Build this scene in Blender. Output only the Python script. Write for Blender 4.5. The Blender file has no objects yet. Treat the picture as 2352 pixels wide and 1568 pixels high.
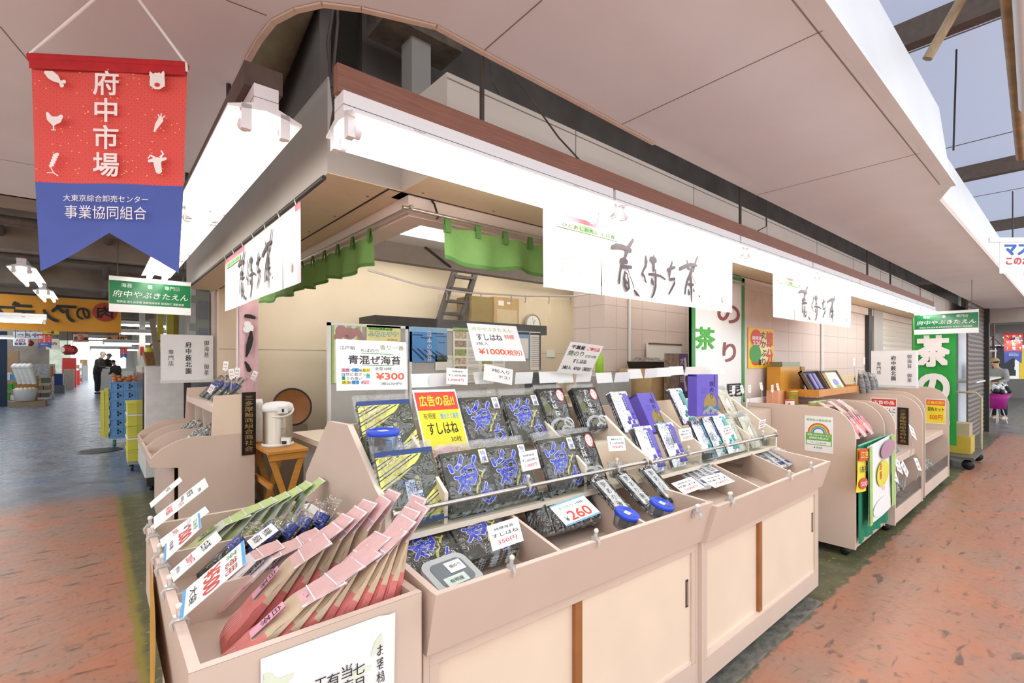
import bpy, math, random
from mathutils import Vector as V, Matrix as M
random.seed(7)
S = bpy.context.scene
COL = S.collection
# ---------------------------------------------------------------- camera
FPX = 1113.6                       # focal length in pixels of the 2352 wide frame
YAW = math.atan2(1305, 1113.6)
HC = 1.5
cam = bpy.data.cameras.new('camera'); camo = bpy.data.objects.new('camera', cam); COL.objects.link(camo)
cam.sensor_width = 36; cam.lens = 36*FPX/2352; cam.shift_y = 44/2352; cam.clip_start = .05; cam.clip_end = 200
camo.location = (0, 0, HC); camo.rotation_euler = (math.pi/2, 0, YAW - math.pi/2)
S.camera = camo
# ---------------------------------------------------------------- world, exposure
W = bpy.data.worlds.new('world'); S.world = W; W.use_nodes = True
wb = W.node_tree.nodes['Background']; wb.inputs[0].default_value = (.90, .95, 1, 1); wb.inputs[1].default_value = 1.75
S.view_settings.view_transform = 'Standard'; S.view_settings.look = 'None'
S.view_settings.gamma = 1; S.view_settings.use_curve_mapping = False; S.view_settings.exposure = 0.2
S.cycles.diffuse_bounces = 4; S.cycles.glossy_bounces = 3; S.cycles.transparent_max_bounces = 16
TUBE = 9.0
# ---------------------------------------------------------------- camera geometry: a pixel and a plane of the place give a point
FW = V((math.cos(YAW), math.sin(YAW), 0)); RT = V((math.sin(YAW), -math.cos(YAW), 0)); UP = V((0, 0, 1)); CC = V((0, 0, HC))
def ray(x, y): return FW + RT*((x-1176)/FPX) + UP*((828-y)/FPX)
def at(x, y, X=None, Y=None, Z=None, D=None):
    d = ray(x, y)
    t = D if D is not None else (Z-HC)/d.z if Z is not None else X/d.x if X is not None else Y/d.y
    return CC + d*t
class Frame:
    """local frame of a piece of furniture: x along its front, y into its depth"""
    def __init__(s, ox, oy, deg, oz=0):
        s.m = M.Translation((ox, oy, oz)) @ M.Rotation(math.radians(deg), 4, 'Z'); s.i = s.m.inverted()
    def at(s, x, y, X=None, Y=None, Z=None):
        c = s.i @ CC; d = s.i.to_3x3() @ ray(x, y)
        t = (Z-c.z)/d.z if Z is not None else (X-c.x)/d.x if X is not None else (Y-c.y)/d.y
        return c + d*t
def face(o, right, up):
    """frame of a flat thing: x right, y up, z towards the viewer"""
    r = V(right).normalized(); u = V(up); u = (u - r*u.dot(r)).normalized(); n = r.cross(u)
    m = M((r, u, n)).transposed().to_4x4(); m.translation = V(o); return m
# ---------------------------------------------------------------- materials
def lin(h):
    h = h.lstrip('#'); v = [int(h[i:i+2], 16)/255 for i in (0, 2, 4)]
    return tuple(((c/12.92) if c <= .04045 else ((c+.055)/1.055)**2.4) for c in v) + (1,)
MATS = {}
def mat(name, col='#ffffff', rough=.5, metal=0., var=.06, scale=14., bump=0., bscale=60., spec=.5, emit=0., stretch=None, sheen=0.):
    if name in MATS: return MATS[name]
    m = bpy.data.materials.new(name); m.use_nodes = True; MATS[name] = m
    N = m.node_tree.nodes; L = m.node_tree.links; b = N['Principled BSDF']
    c = lin(col)
    b.inputs['Roughness'].default_value = rough; b.inputs['Metallic'].default_value = metal
    b.inputs['Specular IOR Level'].default_value = spec
    tc = N.new('ShaderNodeTexCoord'); src = tc.outputs['Object']
    if stretch:
        mp = N.new('ShaderNodeMapping'); mp.inputs['Scale'].default_value = stretch; L.new(src, mp.inputs[0]); src = mp.outputs[0]
    n = N.new('ShaderNodeTexNoise'); n.inputs['Scale'].default_value = scale; n.inputs['Detail'].default_value = 5; L.new(src, n.inputs['Vector'])
    r = N.new('ShaderNodeValToRGB')
    r.color_ramp.elements[0].position = .3; r.color_ramp.elements[1].position = .7
    r.color_ramp.elements[0].color = tuple(max(0, v*(1-var)) for v in c[:3]) + (1,)
    r.color_ramp.elements[1].color = tuple(min(1, v*(1+var)) for v in c[:3]) + (1,)
    L.new(n.outputs['Fac'], r.inputs[0]); L.new(r.outputs[0], b.inputs['Base Color'])
    if bump:
        n2 = N.new('ShaderNodeTexNoise'); n2.inputs['Scale'].default_value = bscale; n2.inputs['Detail'].default_value = 3; L.new(src, n2.inputs['Vector'])
        bp = N.new('ShaderNodeBump'); bp.inputs['Strength'].default_value = bump; bp.inputs['Distance'].default_value = .01
        L.new(n2.outputs['Fac'], bp.inputs['Height']); L.new(bp.outputs[0], b.inputs['Normal'])
    if emit:
        b.inputs['Emission Color'].default_value = c; b.inputs['Emission Strength'].default_value = emit
    return m
def clear(name, tint='#ffffff', gloss=.12, rough=.08, bump=0., bscale=30., haze=0.):
    """thin clear plastic: mostly lets light through, glossy reflections, optional milky haze"""
    if name in MATS: return MATS[name]
    m = bpy.data.materials.new(name); m.use_nodes = True; MATS[name] = m
    N = m.node_tree.nodes; L = m.node_tree.links; N.remove(N['Principled BSDF']); out = N['Material Output']
    t = N.new('ShaderNodeBsdfTransparent'); t.inputs[0].default_value = lin(tint)
    g = N.new('ShaderNodeBsdfGlossy'); g.inputs['Roughness'].default_value = rough
    x = N.new('ShaderNodeMixShader'); fr = N.new('ShaderNodeLayerWeight'); fr.inputs[0].default_value = gloss
    mm = N.new('ShaderNodeMath'); mm.operation = 'MULTIPLY_ADD'; mm.inputs[1].default_value = .8; mm.inputs[2].default_value = gloss*.45
    L.new(fr.outputs['Fresnel'], mm.inputs[0]); L.new(mm.outputs[0], x.inputs[0]); L.new(t.outputs[0], x.inputs[1]); L.new(g.outputs[0], x.inputs[2])
    last = x
    if haze:
        d = N.new('ShaderNodeBsdfDiffuse'); d.inputs[0].default_value = (.9, .9, .9, 1)
        y = N.new('ShaderNodeMixShader'); y.inputs[0].default_value = haze; L.new(x.outputs[0], y.inputs[1]); L.new(d.outputs[0], y.inputs[2]); last = y
    if bump:
        tc = N.new('ShaderNodeTexCoord')
        n = N.new('ShaderNodeTexNoise'); n.inputs['Scale'].default_value = bscale; n.inputs['Detail'].default_value = 2; n.inputs['Distortion'].default_value = 1.2
        L.new(tc.outputs['Object'], n.inputs['Vector'])
        bp = N.new('ShaderNodeBump'); bp.inputs['Strength'].default_value = bump; bp.inputs['Distance'].default_value = .03
        L.new(n.outputs['Fac'], bp.inputs['Height']); L.new(bp.outputs[0], g.inputs['Normal'])
    L.new(last.outputs[0], out.inputs[0])
    return m
PINK = mat('pink_laminate', '#d5bfae', .42, var=.03, scale=4)
PINKE = mat('pale_pink_edge', '#ead3c4', .5, var=.03)
CREAM = mat('cream_laminate', '#ead5bd', .4, var=.03, scale=5)
PALE = mat('pale_board', '#e8d9c6', .5, var=.03)
WHITE = mat('white_paint', '#eeeeec', .45, var=.02)
CARD = mat('white_card', '#f4f4f2', .4, var=.015)
PAPER = mat('paper', '#efeeea', .7, var=.02)
BLACK = mat('black_plastic', '#1a1a1b', .4, var=.2)
INK = mat('black_ink', '#222021', .6, var=.1)
GREYINK = mat('grey_ink', '#5a5458', .6, var=.08)
RED = mat('red_ink', '#d8412e', .5, var=.05)
ORANGE = mat('orange_ink', '#e8623c', .5, var=.05)
GREEN = mat('green_ink', '#3d9a3a', .5, var=.05)
OLIVE = mat('olive_ink', '#8a8a4a', .5, var=.05)
BLUE = mat('blue_ink', '#2346dc', .4, var=.05)
NAVY = mat('navy_ink', '#27407e', .5, var=.05)
SKY = mat('sky_blue_ink', '#55a9e4', .5, var=.05)
YELLOW = mat('yellow_ink', '#f2e02c', .5, var=.04)
LYELLOW = mat('pale_yellow_ink', '#e9e06a', .5, var=.04)
PINKINK = mat('pink_ink', '#e9a3b5', .5, var=.05)
STEEL = mat('brushed_steel', '#c4c0ba', .28, metal=1, var=.06, scale=60)
DARKST = mat('dark_steel', '#3a3634', .5, metal=.3, var=.15)
WOOD = mat('honey_wood', '#c98a3a', .45, var=.15, scale=10, stretch=(1, 12, 12))
BROWNW = mat('brown_wood', '#9a6132', .5, var=.12, scale=10)
REDWOOD = mat('red_brown_wood', '#8d6151', .55, var=.18, scale=9, stretch=(.8, 14, 14))
GREYMETAL = mat('painted_fascia', '#b0a9a1', .5, var=.05, scale=3)
DARK = mat('dark_board', '#746b65', .8, var=.25, scale=3)  # dark grey with random variation in tone
ACRYL = clear('clear_acrylic', '#f4f7f6', .06, .03)
FILM = clear('crinkled_film', '#fafafa', .26, .055, bump=1.0, bscale=17)
FILMC = clear('crinkled_film_heavy', '#f2f2f2', .30, .06, bump=1.0, bscale=24, haze=.05)
CLIPM = clear('clip_plastic', '#efe9df', .25, .1, haze=.35)
# ---------------------------------------------------------------- mesh builder
GL = {}
def glyphs(s, bold):
    k = (s, bold)
    if k not in GL:
        c = bpy.data.curves.new('t', 'FONT'); c.body = s; c.size = 1; c.resolution_u = 4; c.offset = bold
        o = bpy.data.objects.new('t', c); COL.objects.link(o)
        dg = bpy.context.evaluated_depsgraph_get(); me = bpy.data.meshes.new_from_object(o.evaluated_get(dg))
        vs = [v.co.to_2d() for v in me.vertices]; fs = [list(p.vertices) for p in me.polygons]
        bpy.data.objects.remove(o); bpy.data.curves.remove(c); bpy.data.meshes.remove(me)
        if vs:
            x0 = min(v.x for v in vs); x1 = max(v.x for v in vs); y0 = min(v.y for v in vs); y1 = max(v.y for v in vs)
        else: x0 = x1 = y0 = y1 = 0
        GL[k] = (vs, fs, x0, x1, y0, y1)
    return GL[k]
class MB:
    def __init__(s, m=None): s.v = []; s.f = []; s.k = []; s.sm = []; s.ms = []; s.m = m or M.Identity(4)
    def mi(s, mt):
        if mt not in s.ms: s.ms.append(mt)
        return s.ms.index(mt)
    def add(s, vs, fs, mt, smooth=False):
        b = len(s.v); s.v += [s.m @ V(p) for p in vs]; k = s.mi(mt)
        for f in fs: s.f.append([b+i for i in f]); s.k.append(k); s.sm.append(smooth)
        return s
    def box(s, x0, x1, y0, y1, z0, z1, mt, top=None, c=0.):
        p = [(x, y, z) for z in (z0, z1) for y in (y0, y1) for x in (x0, x1)]
        s.add(p, [(0, 2, 3, 1), (0, 1, 5, 4), (2, 6, 7, 3), (0, 4, 6, 2), (1, 3, 7, 5)], mt); s.add(p, [(4, 5, 7, 6)], top or mt)
        return s
    def poly(s, pts, mt): return s.add(pts, [list(range(len(pts)))], mt)
    def slab(s, pts, d, mt, edge=None):
        """flat outline pts (any plane) thickened by the vector d"""
        n = len(pts); d = V(d); a = [V(p) for p in pts]; b = [p+d for p in a]
        s.add(a, [list(range(n))[::-1]], mt); s.add(b, [list(range(n))], mt)
        s.add(a+b, [(i, (i+1) % n, n+(i+1) % n, n+i) for i in range(n)], edge or mt); return s
    def tube(s, path, r, mt, n=8, cap=True):
        path = [V(p) for p in path]; vs = []; fs = []
        rr = r if isinstance(r, (list, tuple)) else [r]*len(path)
        ref = None
        for i, p in enumerate(path):
            d = (path[min(i+1, len(path)-1)] - path[max(i-1, 0)]).normalized()
            if ref is None: ref = d.orthogonal().normalized()
            a = (ref - d*ref.dot(d)).normalized(); ref = a; b = d.cross(a)
            for j in range(n):
                t = 2*math.pi*j/n; vs.append(p + (a*math.cos(t) + b*math.sin(t))*rr[i])
        for i in range(len(path)-1):
            for j in range(n): fs.append((i*n+j, i*n+(j+1) % n, (i+1)*n+(j+1) % n, (i+1)*n+j))
        s.add(vs, fs, mt, True)
        if cap: s.add(vs[:n], [list(range(n))[::-1]], mt); s.add(vs[-n:], [list(range(n))], mt)
        return s
    def lathe(s, prof, mt, n=24, c=(0, 0, 0)):
        vs = []; fs = []
        for r, z in prof:
            for j in range(n): t = 2*math.pi*j/n; vs.append((c[0]+r*math.cos(t), c[1]+r*math.sin(t), c[2]+z))
        for i in range(len(prof)-1):
            for j in range(n): fs.append((i*n+j, i*n+(j+1) % n, (i+1)*n+(j+1) % n, (i+1)*n+j))
        return s.add(vs, fs, mt, True)
    def grid(s, fn, nu, nv, mt, smooth=True):
        vs = [fn(i/nu, j/nv) for j in range(nv+1) for i in range(nu+1)]
        if callable(mt):
            for j in range(nv):
                for i in range(nu): pass
            b = len(s.v); s.v += [s.m @ V(p) for p in vs]
            for j in range(nv):
                for i in range(nu):
                    a = j*(nu+1)+i; s.f.append([b+a, b+a+1, b+a+nu+2, b+a+nu+1]); s.k.append(s.mi(mt((i+.5)/nu, (j+.5)/nv))); s.sm.append(smooth)
            return s
        return s.add(vs, [(j*(nu+1)+i, j*(nu+1)+i+1, (j+1)*(nu+1)+i+1, (j+1)*(nu+1)+i) for j in range(nv) for i in range(nu)], mt, smooth)
    def text(s, t, x, y, h, mt, w=None, z=.0012, bold=.0, al='L', vert=False, slant=0., rot=0.):
        """writing in the local xy plane. (x, y) is the lower left (al L), lower centre (C) or, when vert, the top centre of the column"""
        if vert:
            for i, ch in enumerate(t):
                if ch != ' ': s.text(ch, x, y-(i+1)*h*1.08, h*.94, mt, z=z, bold=bold, al='V', w=w)
            return s
        if bold >= .012:                               # heavier letters: the same outline laid four times, a hair apart
            d = bold*h*.9; kw = dict(w=w, bold=0, al=al, slant=slant, rot=rot)
            for i, (dx, dy) in enumerate(((-d, -d), (d, -d), (-d, d), (d, d)) if bold < .022 else [(a*d, b*d) for a in (-1, 0, 1) for b in (-1, 0, 1)]): s.text(t, x+dx, y+dy, h, mt, z=z+i*4e-5, **kw)
            return s
        vs, fs, x0, x1, y0, y1 = glyphs(t, 0)
        if not vs: return s
        if al == 'V':                                  # one cell of a column, keeps the size of the em square
            k = h/.93; kx = k if w is None else w/.93; cx = (x0+x1)/2; cy = .37
            pts = [(x+(v.x-cx)*kx, y+h/2+(v.y-cy)*k, z) for v in vs]
        else:
            ky = h/max(.5, y1-y0) if len(t) > 1 else h/max(.75, y1-y0)
            kx = ky if w is None else w/(x1-x0); W_ = (x1-x0)*kx
            ox = x - (W_/2 if al == 'C' else 0)
            ca, sa = math.cos(rot), math.sin(rot)
            q = [((v.x-x0)*kx + slant*(v.y-y0)*ky, (v.y-y0)*ky) for v in vs]
            pts = [(ox+a*ca-b*sa, y+a*sa+b*ca, z) for a, b in q]
        return s.add(pts, fs, mt)
    def stroke(s, pts, mt, z=.0012, cap=True, grow=0.):
        """brush stroke in the local xy plane: pts = (x, y, half width)"""
        n = len(pts); L_ = []; R_ = []; s.zc = getattr(s, 'zc', 0)+1; z += (s.zc % 12)*3e-5
        P = [V((p[0], p[1])) for p in pts]
        for i in range(n):
            d = (P[min(i+1, n-1)]-P[max(i-1, 0)]); d = d.normalized() if d.length else V((1, 0)); q = V((-d.y, d.x)); w = pts[i][2]+grow
            a = P[i]
            if i == 0: a = a - d*w*.6
            if i == n-1: a = a + d*w*.6
            L_.append(a+q*w); R_.append(a-q*w)
        s.add([(p.x, p.y, z) for p in L_+R_], [(i, n+i, n+i+1, i+1) for i in range(n-1)], mt)
        if cap:
            for i in (0, n-1):
                w = pts[i][2]+grow; a = P[i]
                s.add([(a.x+w*1.05*math.cos(t*math.pi/5), a.y+w*1.05*math.sin(t*math.pi/5), z+(1.2e-5 if i else 1.8e-5)) for t in range(10)], [list(range(10))], mt)
        return s
    def disc(s, x, y, r, mt, z=.001, ry=None, n=20, a0=0, a1=2*math.pi, r0=0., ry0=None):
        ry = ry or r; s.zc = getattr(s, 'zc', 0)+1; z += (s.zc % 12)*3e-5
        if r0:
            vs = []
            for i in range(n+1):
                t = a0+(a1-a0)*i/n; vs += [(x+r*math.cos(t), y+ry*math.sin(t), z), (x+r0*math.cos(t), y+(ry0 or r0*ry/r)*math.sin(t), z)]
            return s.add(vs, [(2*i, 2*i+2, 2*i+3, 2*i+1) for i in range(n)], mt)
        return s.add([(x+r*math.cos(a0+(a1-a0)*i/n), y+ry*math.sin(a0+(a1-a0)*i/n), z) for i in range(n)], [list(range(n))], mt)
    def rect(s, x0, x1, y0, y1, mt, z=.0008): return s.poly([(x0, y0, z), (x1, y0, z), (x1, y1, z), (x0, y1, z)], mt)
    def ball(s, c, r, mt, n=10, sz=1.):
        return s.lathe([(max(1e-5, r*math.sin(math.pi*i/n)), -r*sz*math.cos(math.pi*i/n)) for i in range(n+1)], mt, n+4, c)
    def mesh(s, name, shift=None):
        me = bpy.data.meshes.new(name)
        vs = s.v if shift is None else [v-shift for v in s.v]
        me.from_pydata(vs, [], s.f)
        for m_ in s.ms: me.materials.append(m_)
        me.polygons.foreach_set('material_index', s.k); me.polygons.foreach_set('use_smooth', s.sm)
        me.update(); return me
def tagp(o, label=None, cat=None, group=None, kind=None):
    if label: o['label'] = label
    if cat: o['category'] = cat
    if group: o['group'] = group
    if kind: o['kind'] = kind
    return o
def link(name, me, parent=None):
    o = bpy.data.objects.new(name, me); COL.objects.link(o); o.parent = parent; return o
def base_of(mbs):
    vs = [v for b in mbs for v in b.v]
    return V(((min(v.x for v in vs)+max(v.x for v in vs))/2, (min(v.y for v in vs)+max(v.y for v in vs))/2, min(v.z for v in vs)))
def bevel(o, w, seg=1):
    b = o.modifiers.new('bevel', 'BEVEL'); b.width = w; b.segments = seg; b.limit_method = 'ANGLE'; return o
def struct(name, mb, label=None, bev=0):
    sh = base_of([mb]); o = link(name, mb.mesh(name, sh)); o.location = sh; tagp(o, label, None, None, 'structure')
    if bev: bevel(o, bev)
    return o
def one(name, mb, label, cat, group=None, kind=None, bev=0, local=None):
    """a thing that is one mesh. local: matrix of a mesh built in its own frame"""
    if local is not None: o = link(name, mb.mesh(name)); o.matrix_world = local
    else: sh = base_of([mb]); o = link(name, mb.mesh(name, sh)); o.location = sh
    if bev: bevel(o, bev)
    return tagp(o, label, cat, group, kind)
def thing(name, label, cat, parts, group=None, local=None):
    """parts: list of (part name, MB, {opts}) ; opts: bev, label, sub = [(name, MB, opts)]"""
    allb = []
    for p in parts:
        allb.append(p[1]); allb += [q[1] for q in (p[2].get('sub', []) if len(p) > 2 else [])]
    sh = base_of(allb) if local is None else V((0, 0, 0))
    r = link(name, None); r.empty_display_size = .05
    if local is None: r.location = sh
    else: r.matrix_world = local
    tagp(r, label, cat, group)
    for p in parts:
        o = link(p[0], p[1].mesh(p[0], sh), r); op = p[2] if len(p) > 2 else {}
        if op.get('bev'): bevel(o, op['bev'])
        if op.get('label'): o['label'] = op['label']
        if op.get('kind'): o['kind'] = op['kind']
        for q in op.get('sub', []):
            so = link(q[0], q[1].mesh(q[0], sh), o); qo = q[2] if len(q) > 2 else {}
            if qo.get('bev'): bevel(so, qo['bev'])
            if qo.get('label'): so['label'] = qo['label']
    return r
def dup(root, m, label=None, group=None):
    r = root.copy(); COL.objects.link(r); r.matrix_world = m
    if label: r['label'] = label
    if group: r['group'] = group
    for ch in root.children:
        c = ch.copy(); COL.objects.link(c); c.parent = r
        for g in ch.children:
            d = g.copy(); COL.objects.link(d); d.parent = c
    return r
def tr(x, y, z, rz=0., rx=0., ry=0.):
    return M.Translation((x, y, z)) @ M.Rotation(rz, 4, 'Z') @ M.Rotation(ry, 4, 'Y') @ M.Rotation(rx, 4, 'X')
R = math.radians
# ================================================================ floor
def floor_mat():
    m = bpy.data.materials.new('market_floor'); m.use_nodes = True; N = m.node_tree.nodes; L = m.node_tree.links; b = N['Principled BSDF']
    tc = N.new('ShaderNodeTexCoord'); sp = N.new('ShaderNodeSeparateXYZ'); L.new(tc.outputs['Object'], sp.inputs[0])
    def noise(sc, det=4, st=None, dist=0):
        n = N.new('ShaderNodeTexNoise'); n.inputs['Scale'].default_value = sc; n.inputs['Detail'].default_value = det; n.inputs['Distortion'].default_value = dist
        if st:
            mp = N.new('ShaderNodeMapping'); mp.inputs['Scale'].default_value = st; L.new(tc.outputs['Object'], mp.inputs[0]); L.new(mp.outputs[0], n.inputs[0])
        else: L.new(tc.outputs['Object'], n.inputs[0])
        return n.outputs['Fac']
    def math_(op, a, b_=None, c=None):
        n = N.new('ShaderNodeMath'); n.operation = op
        for i, v in enumerate((a, b_, c)):
            if v is None: continue
            if isinstance(v, (int, float)): n.inputs[i].default_value = v
            else: L.new(v, n.inputs[i])
        return n.outputs[0]
    def ramp(f, a, b_, e=0.):
        n = N.new('ShaderNodeMapRange'); n.inputs[1].default_value = a; n.inputs[2].default_value = b_; L.new(f, n.inputs[0]); return n.outputs[0]
    def mix(f, a, b_):
        n = N.new('ShaderNodeMix'); n.data_type = 'RGBA'; L.new(f, n.inputs[0])
        for i, v in ((6, a), (7, b_)):
            if isinstance(v, str): n.inputs[i].default_value = lin(v)
            else: L.new(v, n.inputs[i])
        return n.outputs[2]
    X, Y = sp.outputs[0], sp.outputs[1]
    j = math_('MULTIPLY', math_('SUBTRACT', noise(9), .5), .10); j2 = math_('MULTIPLY', math_('SUBTRACT', noise(1.6), .5), .5)
    blot = noise(3, 6)
    red = mix(ramp(blot, .40, .62), '#a5806d', '#bb7a5d')
    red = mix(ramp(noise(.9, 3), .42, .66), red, '#b07a62')
    red = mix(math_('MULTIPLY', ramp(noise(5, 6, (1, 3.2, 1), .4), .60, .68), .75), red, '#4f4643')
    red = mix(math_('MULTIPLY', ramp(noise(16, 6, (2.2, 1, 1)), .57, .68), .45), red, '#5f4c44')
    grey = mix(ramp(blot, .35, .7), '#666c78', '#878d98')
    grey = mix(ramp(noise(1.1, 3), .45, .7), grey, '#6f7d98')
    conc = mix(ramp(noise(6, 6), .4, .65), '#5d5a55', '#77736a')
    olive = mix(ramp(noise(7, 5), .4, .66), '#56573f', '#6b6a4e')
    olive = mix(ramp(noise(30, 3), .62, .7), olive, '#a59a3c')
    # right aisle: red paint up to Y = 1.02, an olive kerb line behind it, concrete under the stalls
    yj = math_('ADD', Y, j)
    right = mix(ramp(yj, 1.02, 1.035), red, mix(ramp(yj, 1.30, 1.34), olive, conc))
    right = mix(ramp(math_('ADD', X, j2), 13.5, 14.5), right, mix(ramp(blot, .4, .6), '#6a6664', '#807c7a'))
    # left aisle: red near, blue grey beyond, olive border beside the stall
    xj = math_('ADD', X, math_('MULTIPLY', j, .7))
    near = mix(ramp(xj, .13, .16), red, mix(ramp(xj, .17, .20), '#8f8238', olive))
    yy = math_('ADD', Y, math_('MULTIPLY', j2, .5))
    left = mix(ramp(yy, 6.7, 7.3), near, mix(ramp(X, .55, .6), grey, conc))
    col = mix(ramp(math_('SUBTRACT', Y, math_('MULTIPLY', X, 1.55)), .95, .97), right, left)
    stall = math_('MULTIPLY', ramp(X, .52, .56), ramp(Y, 1.34, 1.36))
    col = mix(math_('MULTIPLY', stall, math_('LESS_THAN', Y, 6.6)), col, conc)
    L.new(col, b.inputs['Base Color'])
    rg = math_('MULTIPLY_ADD', noise(4, 5, (1, 2.5, 1)), .30, .20)
    L.new(math_('SUBTRACT', rg, math_('MULTIPLY', ramp(Y, 6.5, 9), .08)), b.inputs['Roughness'])
    bp = N.new('ShaderNodeBump'); bp.inputs['Strength'].default_value = .35; bp.inputs['Distance'].default_value = .01
    L.new(noise(14, 6, (1, 2.2, 1)), bp.inputs['Height']); L.new(bp.outputs[0], b.inputs['Normal'])
    return m
b = MB(); b.add([(-14, -10, 0), (45, -10, 0), (45, 60, 0), (-14, 60, 0)], [(0, 1, 2, 3)], floor_mat())
o = link('floor', b.mesh('floor')); tagp(o, 'red painted market floor, blue grey further back', None, None, 'structure')
# wet drain strip below the second counter
b = MB(); b.box(.5, 3.42, 1.04, 1.22, -.02, .004, mat('wet_concrete_kerb', '#77746c', .25, var=.4, scale=16, stretch=(1, 2, 1)))
struct('trim_1', b, 'grey concrete drain kerb under the long counters')
b = MB(); b.lathe([(.30, .0), (.30, .006), (.26, .008), (.0001, .008)], mat('cast_iron', '#4a4a4c', .4, metal=.6, bump=.6, bscale=60), 28, (.02, 10.6, 0))
one('manhole_cover', b, 'dark round manhole cover in the blue grey aisle floor', 'manhole cover')
# ================================================================ canopy ceiling with the rounded opening
CEIL = mat('ceiling_board', '#e4e8ee', .7, var=.03, scale=2.5)
CEILE = mat('ceiling_edge', '#d9c6b4', .6, var=.06)
SEAM = mat('board_seam', '#8d8178', .8, var=.1)
curve = [(395, 500), (470, 380), (543, 262), (573, 140), (600, 92), (633, 50), (683, 24), (743, 11), (830, 22), (907, 40), (1000, 62), (1110, 122), (1300, 223), (1500, 330)]
pts = [(p.x, p.y) for p in (at(x, y, Z=2.6) for x, y in curve)]
out = [(-2.5, .52), (4.05, .52), (4.35, .62), (16, .62), (16, 1.30)] + pts[::-1] + [(.42, 4.65), (-2.5, 4.65)]
b = MB(); b.slab([(x, y, 2.6) for x, y in out], (0, 0, .03), CEIL, CEILE)
for (x0, y0), (x1, y1) in (((1245, 0), (1105, 122)), ((1890, 70), (1425, 287)), ((2120, 350), (1740, 447)), ((1850, 0), (2183, 430)), ((0, 365), (420, 443)), ((0, 60), (100, 180)), ((520, 0), (612, 35))):
    p = at(x0, y0, Z=2.6); q = at(x1, y1, Z=2.6)
    if (x0, y0) == (1850, 0): p = V((-2, .57, 2.6)); q = V((4.0, .57, 2.6))
    d = (q-p).normalized(); n = V((-d.y, d.x, 0))*.0022
    b.poly([p+n-V((0, 0, .001)), q+n-V((0, 0, .001)), q-n-V((0, 0, .001)), p-n-V((0, 0, .001))], SEAM)
struct('ceiling', b, 'low cream board ceiling over the aisles with a rounded opening')
b = MB()
for (xa, ya), (xb, yb) in zip(pts[2:-1], pts[3:]):
    p = V((xa, ya, 2.598)); q = V((xb, yb, 2.598)); d = (q-p).normalized(); n = V((-d.y, d.x, 0))*.016
    if (q-p).length > 0: b.slab([p-n, p+n*.2, q+n*.2, q-n], (0, 0, -.006), CEILE)
struct('trim_2', b, 'taped edge strip around the rounded ceiling opening')
# white sheet metal upstand on the outer edge of the canopy
b = MB(); SHEET = mat('white_sheet_metal', '#dfe1e4', .35, var=.06, scale=1.2)
for (xa, ya), (xb, yb) in (((-2.5, .52), (4.05, .52)), ((4.05, .52), (4.35, .62)), ((4.35, .62), (16, .62))):
    b.slab([(xa, ya, 2.59), (xb, yb, 2.59), (xb, yb+.06, 3.1), (xa, ya+.06, 3.1)], (0, .02, 0), SHEET)
b.slab([(-2.5, .50, 2.588), (4.06, .50, 2.588), (4.06, .545, 2.588), (-2.5, .545, 2.588)], (0, 0, .012), SHEET)
struct('wall_upstand', b, 'white sheet metal edge above the low ceiling')
# high roof over the right aisle: white boards and brown beams
ROOFB = mat('roof_board', '#dfe3ee', .7, var=.04, scale=2)
def translucent_roof():  # white boards made translucent so the sky brightens their underside
    m = bpy.data.materials.new('roof_board_made_translucent'); m.use_nodes = True; N = m.node_tree.nodes; L = m.node_tree.links; pb = N['Principled BSDF']
    pb.inputs['Base Color'].default_value = lin('#dfe3ee'); pb.inputs['Roughness'].default_value = .7
    t = N.new('ShaderNodeBsdfTranslucent'); n = N.new('ShaderNodeTexNoise'); n.inputs['Scale'].default_value = 1.3; r = N.new('ShaderNodeValToRGB'); r.color_ramp.elements[0].color = lin('#8d94a8'); r.color_ramp.elements[1].color = lin('#b4bbcd')
    L.new(n.outputs[0], r.inputs[0]); L.new(r.outputs[0], t.inputs[0]); x = N.new('ShaderNodeMixShader'); x.inputs[0].default_value = .6; L.new(pb.outputs[0], x.inputs[1]); L.new(t.outputs[0], x.inputs[2]); L.new(x.outputs[0], N['Material Output'].inputs[0]); return m
ROOFT = translucent_roof(); BEAM = mat('brown_steel_beam', '#6b5d50', .6, var=.15)
b = MB(); b.add([(2, -.6, 4.6), (2, 3, 4.6), (40, 3, 4.6), (40, -.6, 4.6)], [(0, 1, 2, 3)], ROOFT)
for x in (5.0, 8.2, 11.4, 14.6, 19): b.box(x+1.2, x+1.215, -.6, 3, 4.592, 4.6, SEAM)
struct('ceiling_roof', b, 'white boarded high roof over the right aisle')
for i, (px, py) in enumerate(((2095, 80), (2222, 402), (2300, 520))):
    p = at(px, py, Z=4.45); b = MB(); b.box(p.x, p.x+.14, -.6, 2.6, 4.38, 4.6, BEAM); struct('beam_%d' % (i+1), b, 'brown steel roof beam, ' + ('nearest', 'middle', 'farthest')[i])
def pole(name, p, q, r, m, label, cat):
    b = MB(); b.tube([p, q], r, m, 12); one(name, b, label, cat)
pole('wooden_brace', at(2225, -30, Z=4.4), at(2130, 135, Y=.80), .035, mat('grey_timber', '#b39a78', .7, var=.2, stretch=(8, 1, 1)), 'round timber brace rising to the high roof', 'brace')
pole('roof_pipe', V((4.1, .31, 4.30)), V((9.5, .52, 4.25)), .05, mat('yellow_brown_pipe', '#9c7132', .5, var=.3, scale=6), 'yellow and brown pipe below the high roof', 'pipe')
pole('white_downpipe', V((4.05, .235, 4.2)), V((7.5, .38, 4.2)), .05, WHITE, 'thick white pipe at the top right corner of the photo', 'pipe')
pole('hanging_rod', V((at(2197, 155, Y=.80).x, .80, 4.6)), at(2190, 345, Y=.80), .008, DARKST, 'thin dark hanger rod beside the white sheet metal edge', 'rod')
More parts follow.
